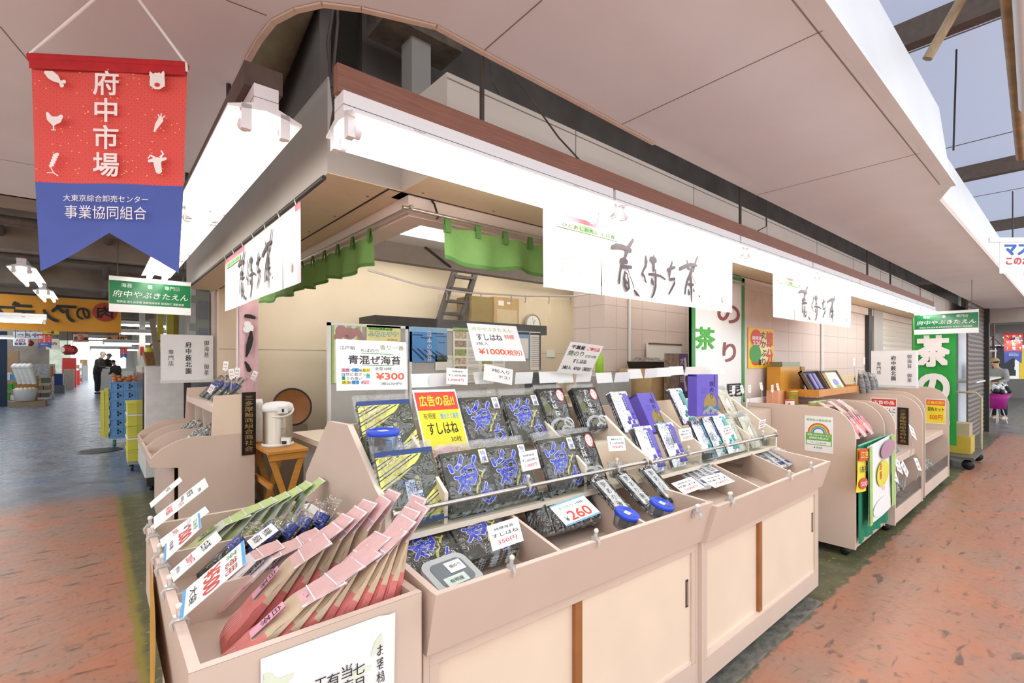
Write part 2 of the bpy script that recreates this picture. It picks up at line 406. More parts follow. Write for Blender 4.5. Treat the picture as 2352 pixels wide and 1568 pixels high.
# ================================================================ dark void above, hall ceiling
b = MB(); b.box(-2.3, 16, 1.0, 6.4, 3.35, 3.4, DARK); struct('ceiling_void', b, 'dark grey deck above the shop')
HALL = mat('hall_ceiling', '#a09488', .8, var=.3, scale=1.5)
b = MB(); b.box(-2.3, 5, 6.4, 34, 3.2, 3.3, HALL); b.box(-6, .40, 4.62, 4.66, 2.6, 2.9, mat('peeling_paint', '#8f8272', .8, var=.45, scale=9, stretch=(1, 1, 4)))
b.box(-6, .40, 4.66, 6.4, 2.9, 2.93, HALL)
struct('ceiling_hall', b, 'brown hall ceiling far down the left aisle')
b = MB(); b.box(.99, 16, 2.3, 2.35, 2.6, 3.35, DARK); b.box(.75, .8, 2.2, 6.4, 2.64, 3.35, DARK); struct('wall_void', b, 'dark boarding behind the shop fascia')
pole('roof_strut', V((.66, 1.62, 3.35)), V((.60, 3.0, 2.78)), .11, mat('old_brown_duct', '#8c7a5e', .6, var=.2), 'thick brown duct inside the ceiling opening', 'duct')
b = MB(); b.box(1.10, 1.20, 2.0, 2.1, 2.6, 3.35, GREYMETAL); b.box(.95, 1.35, 1.95, 2.15, 3.0, 3.1, mat('crumbling_mortar', '#76695c', .9, var=.3, bump=1)); struct('column_void', b, 'grey post in the dark ceiling void')
# ================================================================ shop fascia, soffit, beams
b = MB(); b.box(.694, .78, 1.944, 6.0, 2.25, 2.63, GREYMETAL); b.box(.78, 1.02, 1.944, 2.02, 2.25, 2.63, GREYMETAL)
struct('beam_left_fascia', b, 'grey painted fascia over the shop corner and left side')
b = MB(); FASC = mat('grey_boxed_fascia', '#cdc4b8', .5, var=.04, scale=3)
b.box(1.02, 14, 1.58, 1.98, 2.25, 2.61, FASC); b.box(1.02, 14, 1.578, 1.58, 2.585, 2.589, SEAM)
for i in range(12): b.box(1.75+i*1.1, 1.754+i*1.1, 1.578, 1.58, 2.25, 2.61, SEAM)
struct('beam_front_fascia', b, 'grey boxed fascia along the right aisle')
SOFF = mat('cream_soffit', '#d9c6a6', .6, var=.03)
b = MB(); b.box(.694, 1.2, 1.944, 6.0, 2.246, 2.25, SOFF); b.box(1.02, 14, 1.58, 2.05, 2.246, 2.25, SOFF)
b.box(.955, .965, 1.95, 6, 2.2445, 2.246, INK); b.box(.955, 14, 1.945, 1.953, 2.2445, 2.246, INK)
for y in (2.1, 2.5, 2.9, 3.4, 4.0): b.disc(.93, y, .007, DARKST, 2.2455)
for x in (1.1, 1.5, 1.9, 2.4, 3.0, 3.6): b.disc(x, 1.90, .007, DARKST, 2.2455)
struct('ceiling_soffit', b, 'cream soffit under the shop fascia')
PLAST = mat('pink_plaster', '#e0cfc4', .6, var=.04, scale=3)
b = MB(); b.box(1.06, 1.18, 2.06, 6.0, 2.15, 2.245, PLAST); b.box(1.06, 14, 1.96, 2.06, 2.15, 2.245, PLAST); struct('beam_inner', b, 'pink inner beam carrying the curtain rods')
# ================================================================ shop walls
def blocks(name, col):
    m = mat(name, col, .7, var=.04, scale=3, bump=.25, bscale=40); N = m.node_tree.nodes; L = m.node_tree.links; pb = N['Principled BSDF']
    br = N.new('ShaderNodeTexBrick'); br.offset = 0; br.inputs['Scale'].default_value = 1; br.inputs['Brick Width'].default_value = .4; br.inputs['Row Height'].default_value = .2
    br.inputs['Mortar Size'].default_value = .004; c = lin(col)
    for k in ('Color1', 'Color2'): br.inputs[k].default_value = c
    br.inputs['Mortar'].default_value = tuple(v*.72 for v in c[:3])+(1,)
    tc = N.new('ShaderNodeTexCoord'); sx = N.new('ShaderNodeSeparateXYZ'); cx = N.new('ShaderNodeCombineXYZ'); ad = N.new('ShaderNodeMath'); ad.operation = 'ADD'
    L.new(tc.outputs['Object'], sx.inputs[0]); L.new(sx.outputs[0], ad.inputs[0]); L.new(sx.outputs[1], ad.inputs[1]); L.new(ad.outputs[0], cx.inputs[0]); L.new(sx.outputs[2], cx.inputs[1])
    L.new(cx.outputs[0], br.inputs[0]); L.new(br.outputs['Color'], pb.inputs['Base Color']); return m
BLK = blocks('pink_block_wall', '#dccbc1')
b = MB(); b.box(3.53, 5.0, 2.75, 2.9, 0, 2.6, BLK); b.box(3.43, 3.53, 2.75, 3.12, 0, 2.6, BLK); struct('wall_block_back', b, 'pink block wall behind the nori display')
b = MB(); b.box(4.40, 5.03, 1.97, 2.12, 0, 2.246, mat('worn_plaster', '#dfcfc4', .7, var=.07, scale=6)); struct('wall_pier', b, 'pink plaster pier beside the tea sign')
b = MB(); b.box(5.03, 8.35, 2.0, 2.12, 0, 2.246, BLK); struct('wall_block_right', b, 'pale pink block wall behind the gondolas')
b = MB(); b.tube([(3.78, 2.735, .9), (3.78, 2.735, 2.3)], .012, WHITE); b.tube([(6.52, 1.985, .9), (6.52, 1.985, 2.2)], .014, WHITE); struct('trim_3', b, 'white conduits on the block walls')
CWALL = mat('cream_wallboard', '#e3d2b6', .6, var=.03, scale=2)
b = MB(); b.box(.95, 7, 5.8, 5.9, 0, 3.2, CWALL); b.box(.95, 7, 5.797, 5.8, 1.62, 1.624, SEAM); struct('wall_back', b, 'cream back wall of the shop')
b = MB(); b.box(6.9, 7, 2.9, 5.8, 0, 3.2, CWALL); b.box(5, 7, 2.8, 2.9, 0, 3.2, CWALL); struct('wall_right', b, 'cream end wall of the shop')
b = MB(); b.box(.8, 7, 2.10, 4.2, 2.62, 2.66, WHITE); b.box(1.19, 7, 2.07, 2.10, 2.26, 2.66, PLAST); b.box(1.19, 1.22, 2.10, 4.2, 2.26, 2.62, PLAST); struct('ceiling_shop', b, 'white ceiling inside the shop')
b = MB(); LOFT = mat('grey_loft_beam', '#9b9088', .6, var=.06); b.box(.9, 7, 4.2, 4.3, 2.44, 2.68, LOFT); b.box(.9, 3.3, 4.3, 5.8, 2.89, 2.93, WHITE); b.box(3.3, 3.34, 4.3, 5.8, 2.89, 3.1, LOFT); b.box(4.95, 7, 4.3, 5.8, 2.80, 2.84, LOFT); b.box(3.34, 4.95, 4.3, 5.8, 3.1, 3.14, LOFT)
b.tube([(2.45, 4.19, 2.62), (2.75, 4.19, 2.46)], .012, DARKST); struct('beam_loft', b, 'grey loft edge inside the shop')
b = MB(); b.box(.94, 1.07, 6.0, 6.3, 0, 2.246, PLAST); b.box(1.075, 1.10, 6.0, 6.05, 0, 2.246, DARKST); b.box(1.10, 1.33, 6.0, 6.1, 0, 2.246, PLAST); struct('column_left', b, 'pink column at the left end of the shop')
b = MB(); b.box(.74, .93, 6.2, 6.35, 0, 2.6, mat('greenish_glass_plate', '#8d9590', .2, var=.15, scale=5)); 
for i in range(5): b.box(.745, .80, 6.19, 6.2, 1.0+i*.3, 1.22+i*.3, mat('notice_grey', '#a9adb0', .3, var=.1)); b.box(.83, .91, 6.19, 6.2, 1.05+i*.3, 1.25+i*.3, mat('notice_dark', '#737a86', .3))
struct('window_1', b, 'glazed strip with notices left of the pink column')
# shutters on the right
SH = mat('cream_shutter', '#e9dfce', .4, var=.03); SHD = mat('brown_shutter', '#6a5c52', .5, var=.1)
def shutter(b, x0, x1, y, z0, z1, m, n):
    for i in range(n):
        za = z0+(z1-z0)*i/n; zb = z0+(z1-z0)*(i+1)/n
        b.slab([(x0, y, za), (x0, y-.012, (za+zb)/2), (x0, y, zb*.98+za*.02), (x0, y+.02, zb), (x0, y+.02, za)], (x1-x0, 0, 0), m)
b = MB(); b.box(8.35, 8.5, 1.95, 2.12, 0, 2.246, DARKST); b.box(8.6, 9.1, 1.95, 2.1, 0, 2.246, GREYMETAL); struct('column_right', b, 'dark door track and grey post beside the cream shutter')
b = MB(); shutter(b, 9.1, 12, 2.0, 0, 2.24, SH, 26); struct('door_1', b, 'cream roller shutter beyond the green sign')
b = MB(); shutter(b, 12.05, 14.3, 1.33, 0, 2.6, SHD, 30); b.box(14.3, 14.45, 1.25, 1.4, 0, 2.6, DARKST); struct('door_2', b, 'closed brown roller shutter beside the green nori flag')
# ================================================================ fluorescent lamps
LAMPW = mat('lamp_white_enamel', '#f2f2f4', .35, var=.01)
TUBEM = mat('lit_tube', '#fffdf8', .4, emit=TUBE, var=0)
def lamp_parts(L_=1.25):
    """twin tube lamp hanging along its own x axis, origin at the middle of the top"""
    h = L_/2
    bd = MB(); bd.box(-h, h, -.035, .035, -.06, 0, LAMPW); bd.box(-h, h, -.0355, .0355, -.042, -.040, GREYINK)
    for x in (-h*.6, 0, h*.6): bd.box(x-.02, x+.02, -.037, .037, -.056, -.046, GREYMETAL)
    rf = MB(); pr = [(-.035, -.06), (-.105, -.085), (-.105, -.092), (0, -.075), (.105, -.092), (.105, -.085), (.035, -.06)]
    rf.slab([(-h, y, z) for y, z in pr], (L_, 0, 0), LAMPW)
    parts = [('body', bd), ('reflector', rf)]
    for y in (-.055, .055):
        t = MB(); t.tube([(-h+.045, y, -.122), (h-.045, y, -.122)], .0165, TUBEM, 12)
        parts.append(('tube', t))
        for x in (-h, h-.04):
            s_ = MB(); s_.box(x, x+.022, y-.014, y+.014, -.145, -.07, LAMPW); s_.tube([(x+(.02 if x < 0 else .002), y, -.122), (x+(.04 if x < 0 else -.016), y, -.122)], .02, LAMPW, 12); parts.append(('lamp_socket', s_))
    return parts
g = 'fluorescent lamps along the right aisle rail'
names = ['nearest the shop corner', 'second from the corner', 'third from the corner', 'fourth from the corner', 'fifth from the corner', 'sixth from the corner', 'at the far end']
L0 = None
for i in range(7):
    m = M.Translation((.53+.635+i*1.27, 1.42, 2.285))
    lab = 'lit twin tube lamp under the red brown rail, ' + names[i]
    if i == 0: L0 = thing('fluorescent_lamp', lab, 'lamp', lamp_parts(), g, m)
    else: dup(L0, m, lab, g)
g = 'fluorescent lamps along the left side of the shop'
for i, nm in enumerate(('nearest to the red banner', 'second, partly behind the red banner', 'farthest, above the green shop sign')):
    dup(L0, M.Translation((.395, 1.62+.635+i*1.27, 2.345)) @ M.Rotation(R(90), 4, 'Z'), 'lit twin tube lamp along the left aisle, ' + nm, g)
for i, (x, y) in enumerate([(-1.7, 2.6), (-1.7, .9)] + [(x, 5.3+1.6*k) for k in range(9) for x in (-1.7, -3.2)]): dup(L0, M.Translation((x, y, 2.59 if y < 4.5 else 2.86)) @ M.Rotation(R(90), 4, 'Z') @ M.Scale(1.1, 4), 'lit lamp added out of view to brighten the left aisle', 'added lamps brightening the left aisle')  # extra lamps outside the frame, added to brighten the left aisle
dup(L0, M.Translation((1.75, 3.3, 2.60)), 'lit lamp on the ceiling seen left of the right green curtain', 'lamps inside the shop')
for i, (x, y, z) in enumerate(((2.95, 2.5, 2.6), (4.25, 2.35, 2.6), (3.3, 3.4, 2.6), (4.6, 3.6, 2.6), (5.9, 3.4, 2.6), (1.6, 4.6, 2.88), (2.9, 4.6, 2.88), (4.2, 4.6, 2.88), (1.7, 5.2, 2.88), (3.0, 5.2, 2.88), (5.7, 4.6, 2.79), (5.7, 5.2, 2.79), (4.3, 5.2, 2.95))): dup(L0, M.Translation((x, y, z)), 'lit lamp added out of sight to brighten the shop interior', 'lamps inside the shop')  # lamps added where curtains and loft beam hide them, to brighten the interior
b = MB(); b.box(.53, 9.42, 1.405, 1.435, 2.287, 2.37, REDWOOD); 
one('lamp_rail', b, 'long red brown wooden rail carrying the right row of lamps', 'rail')
b = MB(); b.box(.34, .45, 1.66, 5.5, 2.347, 2.42, mat('dark_brown_timber', '#5a4a42', .7, var=.2)); one('lamp_rail', b, 'dark timber rail carrying the left row of lamps', 'rail')
for k, y in enumerate((2.2, 3.4, 4.5)):
    b = MB(); b.tube([(.395, y, 2.42), (.395, y, 2.6)], .009, DARKST, 8); one('hanger_rod', b, 'short dark rod above the left lamp rail, ' + ('nearest', 'middle', 'farthest')[k], 'rod', 'rods of the left lamp rail')
ROD = mat('rusty_rod', '#4b443f', .6, var=.2)
for i, (x, y) in enumerate(((1107, 140), (1700, 470), (1992, 580), (2045, 610))):
    p = at(x, y, Y=1.42); b = MB(); b.tube([(p.x, 1.42, 2.37), (p.x, 1.42, 3.35)], .009, ROD, 8)
    one('hanger_rod', b, 'dark rod holding the lamp rail, ' + ('left of the crossing wires', 'above the big white curtain', 'above the right curtain', 'near the green sign')[i], 'rod', 'rods of the lamp rail')
for i, (x0, y0, x1, y1) in enumerate(((1175, 165, 1378, 418), (1125, 143, 1145, 215), (1760, 520, 1700, 530))):
    p = at(x0, y0, Y=1.50); q = at(x1, y1, Y=1.44); mm = (p+q)/2 - V((0, 0, .03))
    b = MB(); b.tube([p+V((0, 0, .4)), p, mm, q], .004, ROD, 6); one('wire', b, 'thin dark wire ' + ('slanting across the boxed fascia', 'hanging short beside the hanger rod', 'looped over the fascia joint')[i], 'wire')
b = MB(); p = at(762, 60, Y=1.62)
b.tube([p+V((0, 0, .9)), p+V((.01, 0, .1)), p+V((-.01, .01, -.06)), at(768, 250, Y=1.6), at(760, 300, Y=1.62)], .006, ROD, 6); b.tube([p+V((.01, 0, .5)), p+V((.02, 0, .02)), at(762, 200, Y=1.6)], .005, ROD, 6)
one('wire_bundle', b, 'twisted dark wires hanging at the shop corner', 'wire')
# ================================================================ counters
F1 = Frame(.672, 1.095, -2.5); F2 = Frame(2.035, 1.017, 0)
DOORC = CREAM
PINKI = PINK
def counter(fr, W_, label, name, divs, div_split, handles, top=.885, brown=None):
    """display counter: leaning bin front on top, sliding doors below"""
    m = fr.m; T = .02; parts = []
    b = MB(m)                                                # bin: front board, end boards, floor
    b.slab([(0, 0, top), (0, T, top), (0, .07, .70), (0, .05, .70)], (W_, 0, 0), PINK, PINK)
    b.box(T, W_-T, .07, .80, .745, .76, PINKI)
    parts.append(('bin_front', b, {'bev': .002}))
    b = MB(m); b.poly([(0, -.0005, top+.0006), (W_, -.0005, top+.0006), (W_, T, top+.0006), (0, T, top+.0006)], PINKE); parts.append(('edge_strip', b))
    for x in (0, W_-T):
        b = MB(m); b.slab([(x, T+.0003, top), (x, .0703, .70), (x, .80, .70), (x, .80, .905), (x, .36, .903)], (T, 0, 0), PINK, PINKE); parts.append(('bin_end', b))
    for (xf, xb) in divs:
        b = MB(m); b.slab([(xf, T, top-.004), (xf, .07, .715), (xb, .45, .715), (xb, .42, .905)], (.014, 0, 0), PINK, PINKE); parts.append(('divider', b))
    b = MB(m)                                                # carcass
    b.box(0, .02, .07, .85, .06, .70, PINK); b.box(W_-.02, W_, .07, .85, .06, .70, PINK); b.box(.02, W_-.02, .07, .85, .06, .16, PINK)
    b.box(.02, W_-.02, .07, .10, .655, .70, PINK); b.box(.02, W_-.02, .8, .85, .16, .7, PINK); b.box(.02, .05, .072, .1, .16, .655, PINK); b.box(W_-.05, W_-.02, .072, .1, .16, .655, PINK)
    b.box(.05, W_-.05, .075, .12, .16, .172, PINKE)
    parts.append(('carcass', b, {'bev': .002}))
    s = div_split
    d1 = MB(m); d1.box(.05, s+.01, .098, .112, .172, .655, DOORC); 
    st = MB(m); st.box(s, s+.035, .082, .10, .172, .655, BROWNW)
    d2 = MB(m); d2.box(s+.035, W_-.05, .082, .096, .172, .655, DOORC)
    hx = W_-.085
    h = MB(m); h.box(hx, hx+.018, .079, .083, .42, .54, DARKST); h.box(hx+.004, hx+.013, .0785, .08, .428, .532, STEEL)
    parts += [('sliding_door', d1), ('door_stile', st), ('sliding_door', d2, {'sub': [('recessed_handle', h)]})]
    for x in (.08, W_-.08):
        for y in (.14, .75):
            c = MB(m @ M.Translation((x, y, .03)) @ M.Rotation(R(90), 4, 'Y')); c.lathe([(.001, -.012), (.028, -.012), (.03, 0), (.028, .012), (.001, .012)], BLACK, 14)
            c.m = m; c.box(x-.022, x+.022, y-.022, y+.022, .052, .062, STEEL); parts.append(('caster', c))
    return thing(name, label, 'counter', parts)
def fx(fr, x, y, **k): return fr.at(x, y, **k).x
d1 = [(fx(F1, 1284, 1256, Y=.02), fx(F1, 1157, 1189, Y=.42)), (fx(F1, 1481, 1191, Y=.02), fx(F1, 1350, 1139, Y=.42))]
counter(F1, 1.365, 'long pink display counter with nori bin, beside the tea bag bin', 'display_counter', d1, .60, 1)
d2 = [(fx(F2, 1746, 1109, Y=.02), fx(F2, 1623, 1078, Y=.42)), (fx(F2, 1826, 1081, Y=.02), fx(F2, 1711, 1054, Y=.42))]
counter(F2, 1.47, 'pink display counter at the right end, before the rainbow notice', 'display_counter', d2, .62, 1, top=.868)
# ---------------------------------------------------------------- stepped display racks on the counters
def rack(fr, x0, x1, divs, label, zb=.905, yo=0., back=1.27, curved=False):
    m = fr.m @ M.Translation((0, yo, 0)); T = .022; parts = []
    prof = [(.352, zb), (.352, zb+.125), (.43, zb+.165), (.70, zb+.353), (.935, zb+.343), (back-.01, zb+.065), (back, zb-.06 if back > 1 else zb)]
    inner = [(.37, zb+.02), (.365, zb+.13), (.68, zb+.33), (.80, zb+.33), (.80, zb+.02)]
    for x in (x0, x1-T):
        b = MB(m); b.slab([(x, y, z) for y, z in prof], (T, 0, 0), PINK if x == x0 and x0 < .1 and fr is F1 else PALE, PALE); parts.append(('side_panel', b, {'bev': .0015}))
    for x in divs:
        b = MB(m); b.slab([(x, y, z) for y, z in inner], (.014, 0, 0), PALE, PALE); parts.append(('divider', b))
    b = MB(m); b.box(x0+T, x1-T, .352, .56, zb, zb+.02, PALE); parts.append(('lower_shelf', b))
    b = MB(m); b.box(x0+T, x1-T, .56, .575, zb+.02, zb+.16, CREAM); b.box(x0+T, x1-T, .56, .82, zb+.16, zb+.175, PALE); parts.append(('step', b))
    b = MB(m); b.box(x0+T, x1-T, .80, .815, zb+.02, zb+.34, CREAM); parts.append(('back_board', b))
    if back > 1:
        b = MB(m); b.box(x0+T, x1-T, .83, back-.02, zb, zb+.02, PALE); parts.append(('rear_shelf', b))
    b = MB(m); b.box(x0+T, x1-T, .354, .357, zb+.018, zb+.075, ACRYL); parts.append(('acrylic_strip', b, {'label': 'clear acrylic strip along the front of the shelf'}))
    b = MB(m); b.tube([(x0+T, .350, zb+.098), (x1-T, .350, zb+.098)], .0085, STEEL, 12)
    fl = []
    for x in (x0+T, x1-T-.008): e = MB(m); e.tube([(x, .350, zb+.098), (x+.008, .350, zb+.098)], .016, STEEL, 12); fl.append(('rail_flange', e))
    parts.append(('guard_rail', b, {'sub': fl}))
    return thing('display_rack', label, 'display rack', parts)
ra = F1.at(1020, 1180, Y=.37).x; rb = F1.at(1342, 1100, Y=.37).x
rack(F1, .012, 1.385, [ra, rb], 'pale stepped rack of dark nori packs on the long counter')
F2R = Frame(2.07, 1.05, -1.2)
rc = F2R.at(1605, 1060, Y=.37).x; rd = F2R.at(1660, 1040, Y=.37).x
RW2 = F2R.at(1785, 1040, Y=.352).x
rc = F2R.at(1608, 1035, Y=.37).x; rd = F2R.at(1690, 990, Y=.45).x
rack(F2R, .0, RW2, [rc, rd], 'pale stepped rack of purple and silver packs before the tea sign', zb=.89, back=.86)
# ---------------------------------------------------------------- tea bag bin at the corner
TX0, TX1, TY0, TY1, TZ = .135, .655, 1.135, 2.27, .885
b = MB(); T = .022
parts = []
b.box(TX0, TX1, TY0, TY0+T, .64, TZ, PINK); parts.append(('front_board', b, {'bev': .003}))
b = MB(); b.box(TX0, TX0+T, TY0+T, TY1, .64, TZ, PINK); parts.append(('side_board', b, {'bev': .003}))
b = MB(); b.box(TX1-T, TX1, TY0+T, TY1, .64, TZ, PINK); parts.append(('side_board', b, {'bev': .003}))
b = MB(); b.box(TX0, TX1, TY1-T, TY1, .64, TZ, PINK); parts.append(('back_board', b, {'bev': .003}))
b = MB(); b.poly([(TX0, TY0, TZ+.001), (TX1, TY0, TZ+.001), (TX1, TY0+T, TZ+.001), (TX0, TY0+T, TZ+.001)], PINKE); b.poly([(TX0, TY0+T, TZ+.001), (TX0+T, TY0+T, TZ+.001), (TX0+T, TY1, TZ+.001), (TX0, TY1, TZ+.001)], PINKE)
b.poly([(TX0, TY1-T, TZ+.001), (TX1, TY1-T, TZ+.001), (TX1, TY1, TZ+.001), (TX0, TY1, TZ+.001)], PINKE); parts.append(('edge_strip', b))
b = MB(); b.box(TX0+T, TX1-T, TY0+T, TY1-T, .76, .78, PINK); parts.append(('bin_floor', b))
TD1 = at(404, 1354, Z=TZ).y; TD2 = at(380, 1275, Z=TZ).y
for y in (TD1, 1.93):
    b = MB(); b.box(TX0+T, TX1-T, y-.006, y+.006, .78, TZ-.012, PINK, PINKE); parts.append(('divider', b))
b = MB(); b.box(TX0+.05, TX1, TY0+.02, TY1-.02, .06, .64, PINK); parts.append(('base', b))
for x in (TX0+.12, TX1-.1):
    for y in (TY0+.1, TY1-.1):
        c = MB(M.Translation((x, y, .03)) @ M.Rotation(R(90), 4, 'Y')); c.lathe([(.001, -.012), (.028, -.012), (.03, 0), (.028, .012), (.001, .012)], BLACK, 14); parts.append(('caster', c))
thing('tea_bin', 'pink corner bin full of paper tea bags', 'display bin', parts)
# yellow flyer on the left side of the tea bin
b = MB(face((TX0-.004, 1.95, .40), (0, -1, 0), (0, 0, 1)))
b.grid(lambda u, v: (u*.58, v*.46*(1-.25*u), .004+.03*u*u), 8, 6, mat('yellow_flyer', '#c99a35', .5, var=.25, scale=8))
one('flyer', b, 'old yellow flyer hanging on the left side of the tea bin', 'flyer')
# big notice on the front of the tea bin
p0 = at(598, 1523, Y=TY0-.003); p1 = at(903, 1413, Y=TY0-.003)
b = MB(face((p0.x, TY0-.003, p0.z-.30), (1, 0, 0), (0, 0, 1))); w = p1.x-p0.x; hh = .31
b.grid(lambda u, v: (u*w, v*hh, .002+.010*(u > .93)*v), 16, 6, CARD)
LEAF = mat('pale_leaf_print', '#dfe8cf', .6); 
for cx, cy, s_, a in ((.09, .26, .05, -.5), (.14, .255, .045, .3), (.05, .275, .03, -1), (.86, .255, .06, 1.0), (.70, .20, .06, .2), (.80, .10, .06, 1.1)):
    b.stroke([(cx*w-s_*math.cos(a)*.5, cy-s_*math.sin(a)*.5-.01, .002), (cx*w, cy-.01, .010), (cx*w+s_*math.cos(a)*.5, cy+s_*math.sin(a)*.5-.01, .003)], LEAF, .0045, cap=False)
for x, y, t in ((.895, .245, 'お客様各位'), (.70, .222, '七月一日'), (.605, .228, '当店の'), (.50, .222, '有料に'), (.405, .228, 'エコ')):
    b.text(t, x*w, y, .033 if x < .8 else .031, INK, vert=True, z=.0052, bold=.006)
one('notice', b, 'white notice with black writing on the front of the tea bin', 'notice')
# ---------------------------------------------------------------- gondolas on the right
def gondola_panel(x, yf, yb, zt, t=.02, notch=.22):
    b = MB(); pr = [(yf, .07)]
    n = 8
    pr += [(yf, zt-notch)] + [(yf+notch*(1-math.cos(math.pi/2*i/n)), zt-notch+notch*math.sin(math.pi/2*i/n)) for i in range(1, n+1)] + [(yb, zt), (yb, .07)]
    b.slab([(x, y, z) for y, z in pr], (t, 0, 0), PINK, PINKE); return b
def wheel(x, y):
    c = MB(M.Translation((x, y, .035)) @ M.Rotation(R(90), 4, 'Y')); c.lathe([(.001, -.014), (.032, -.014), (.035, 0), (.032, .014), (.001, .014)], BLACK, 14); return c
def gondola(x0, x1, yf, yb, zt, label, shelves, lip=True):
    parts = [('end_panel', gondola_panel(x0, yf, yb, zt)), ('end_panel', gondola_panel(x1-.02, yf, yb, zt))]
    for (y0, z, d) in shelves:
        b = MB(); b.box(x0+.02, x1-.02, y0+.0152, yb-.02, z, z+.0195, PINK); b.box(x0+.02, x1-.02, y0, y0+.015, z-.03, z+.02, PINK, PINKE); parts.append(('shelf', b))
    b = MB(); b.box(x0+.02, x1-.02, yb-.02, yb, .1, zt-.02, PINK); parts.append(('back_board', b))
    b = MB(); b.box(x0+.02, x1-.02, yf+.01, yf+.03, .07, .20, PINK); b.box(x0+.02, x1-.02, yf+.03, yb-.02, .18, .20, PINK); parts.append(('base', b))
    if lip:
        b = MB(); b.box(x0+.02, x1-.02, yf+.012, yf+.016, .20, .33, ACRYL); parts.append(('acrylic_front', b))
    for x in (x0+.05, x1-.05):
        for y in (yf+.08, yb-.1): parts.append(('caster', wheel(x, y)))
    return thing('gondola', label, 'shelf unit', parts)
gondola(4.345, 5.20, 1.10, 1.94, 1.135, 'pink gondola of pink tea bags with the green cloth front', [(1.14, .62, 0), (1.24, .86, 0)], False)
gondola(5.25, 6.40, 1.04, 1.94, 1.14, 'pink gondola with the black gold-lettered plaque', [(1.10, .575, 0), (1.55, .95, 0)])
gondola(6.55, 8.0, 1.05, 1.94, 1.17, 'farthest pink gondola next to the green nori flag', [(1.10, .62, 0), (1.50, .95, 0)])
# step shelf top board (wooden tray) of the gift boxes
# ---------------------------------------------------------------- pink shelf unit on the left aisle
LX1, LX0, LY0, LY1 = .977, .44, 4.4, 5.9
parts = []
def lp(x, y): p = at(x, y, Y=LY0); return (p.x, p.z)
pan = [lp(585, 903), lp(491, 909), lp(486, 1001), lp(440, 1003), lp(408, 1012), lp(372, 1030), lp(347, 1052), lp(345, 1073), lp(410, 1074)]
pan += [(pan[-1][0], .05), (LX1, .05)]
for y in (LY0, LY1):
    b = MB(); b.slab([(x, y, z) for x, z in pan], (0, .02, 0), PINK, PINKE)
    parts.append(('end_panel', b))
b = MB(); up = lp(491, 909); md = lp(486, 1001); b.slab([(up[0], LY0-.002, up[1]), (md[0], LY0-.002, md[1]), (LX1, LY0-.002, md[1]), (LX1, LY0-.002, up[1]+.01)], (0, .002, 0), CREAM); parts.append(('cream_face', b))
zs = up[1]-.06; zt = lp(345, 1073)[1]; xt = lp(345, 1073)[0]
b = MB(); b.box(up[0]+.0122, LX1-.021, LY0+.021, LY1, zs-.045, zs-.025, PALE); b.box(up[0]-.004, up[0]+.012, LY0+.021, LY1, zs-.075, zs-.02, PINKE); parts.append(('upper_shelf', b))
b = MB(); b.box(xt+.0165, LX1-.021, LY0+.021, LY1, zt, zt+.02, PINKE); b.box(xt, xt+.016, LY0+.021, LY1, zt, zt+.06, PINK, PINKE); parts.append(('tray_shelf', b))
for y in (LY0+.55, LY0+1.0):
    b = MB(); b.slab([(x, y, z) for x, z in pan[2:9]] + [(LX1-.022, y, pan[8][1]), (LX1-.022, y, pan[2][1])], (0, .014, 0), PINK, PINKE); parts.append(('tray_divider', b))
    b = MB(); b.box(up[0]+.02, LX1, y+.1, y+.115, zt+.02, zs-.045, PALE); parts.append(('upright', b))
b = MB(); b.box(LX1-.02, LX1, LY0+.0205, LY1-.0005, .095, up[1]-.01, PINK); b.box(pan[8][0], LX1, LY0+.0205, LY1, .05, .09, PINK); b.box(pan[8][0]-.04, pan[8][0]-.02, LY0+.06, LY1, .05, zt, PINK); parts.append(('back_board', b))
thing('shelf_unit', 'pink tiered shelf unit on the left aisle with the dark plaque', 'shelf unit', parts)
def plaque(m, w, h, label, seal=True):
    b = MB(m); b.box(0, w, 0, h, 0, .008, mat('black_lacquer', '#1d1b1a', .2, var=.15)); p = MB(m)
    GOLD = mat('gold_lettering', '#b3955a', .35, var=.1, metal=.3)
    p.text('三多摩鮨商組合商社会', w*.5, h*.96, h*.083, GOLD, vert=True, w=w*.62, z=.0092, bold=.01)
    SEALC = mat('dull_red_seal', '#7d3a3a', .5); q = MB(m)
    for k in range(2): q.rect(w*.2, w*.82, h*(.085-.07*k), h*(.087-.07*k), SEALC, .0092)
    q.rect(w*.2, w*.22, h*.015, h*.087, SEALC, .0092); q.rect(w*.8, w*.82, h*.015, h*.087, SEALC, .0092); q.text('之会', w*.26, h*.03, h*.045, SEALC, w=w*.5, z=.0092)
    return thing('plaque', label, 'plaque', [('board', b), ('lettering', p), ('red_seal', q)])
s0 = lp(555, 901); s1 = lp(587, 1042)
plaque(face((s0[0], LY0-.004, s1[1]), (1, 0, 0), (0, 0, 1)), s1[0]-s0[0], s0[1]-s1[1], 'black plaque with gold letters on the left shelf unit')
q0 = at(2062, 935, X=6.375); q1 = at(2087, 1022, X=6.375)
plaque(face((6.375, q0.y, q1.z), (0, -1, 0), (0, 0, 1)), q0.y-q1.y, q0.z-q1.z, 'black plaque with gold letters on the right gondola')
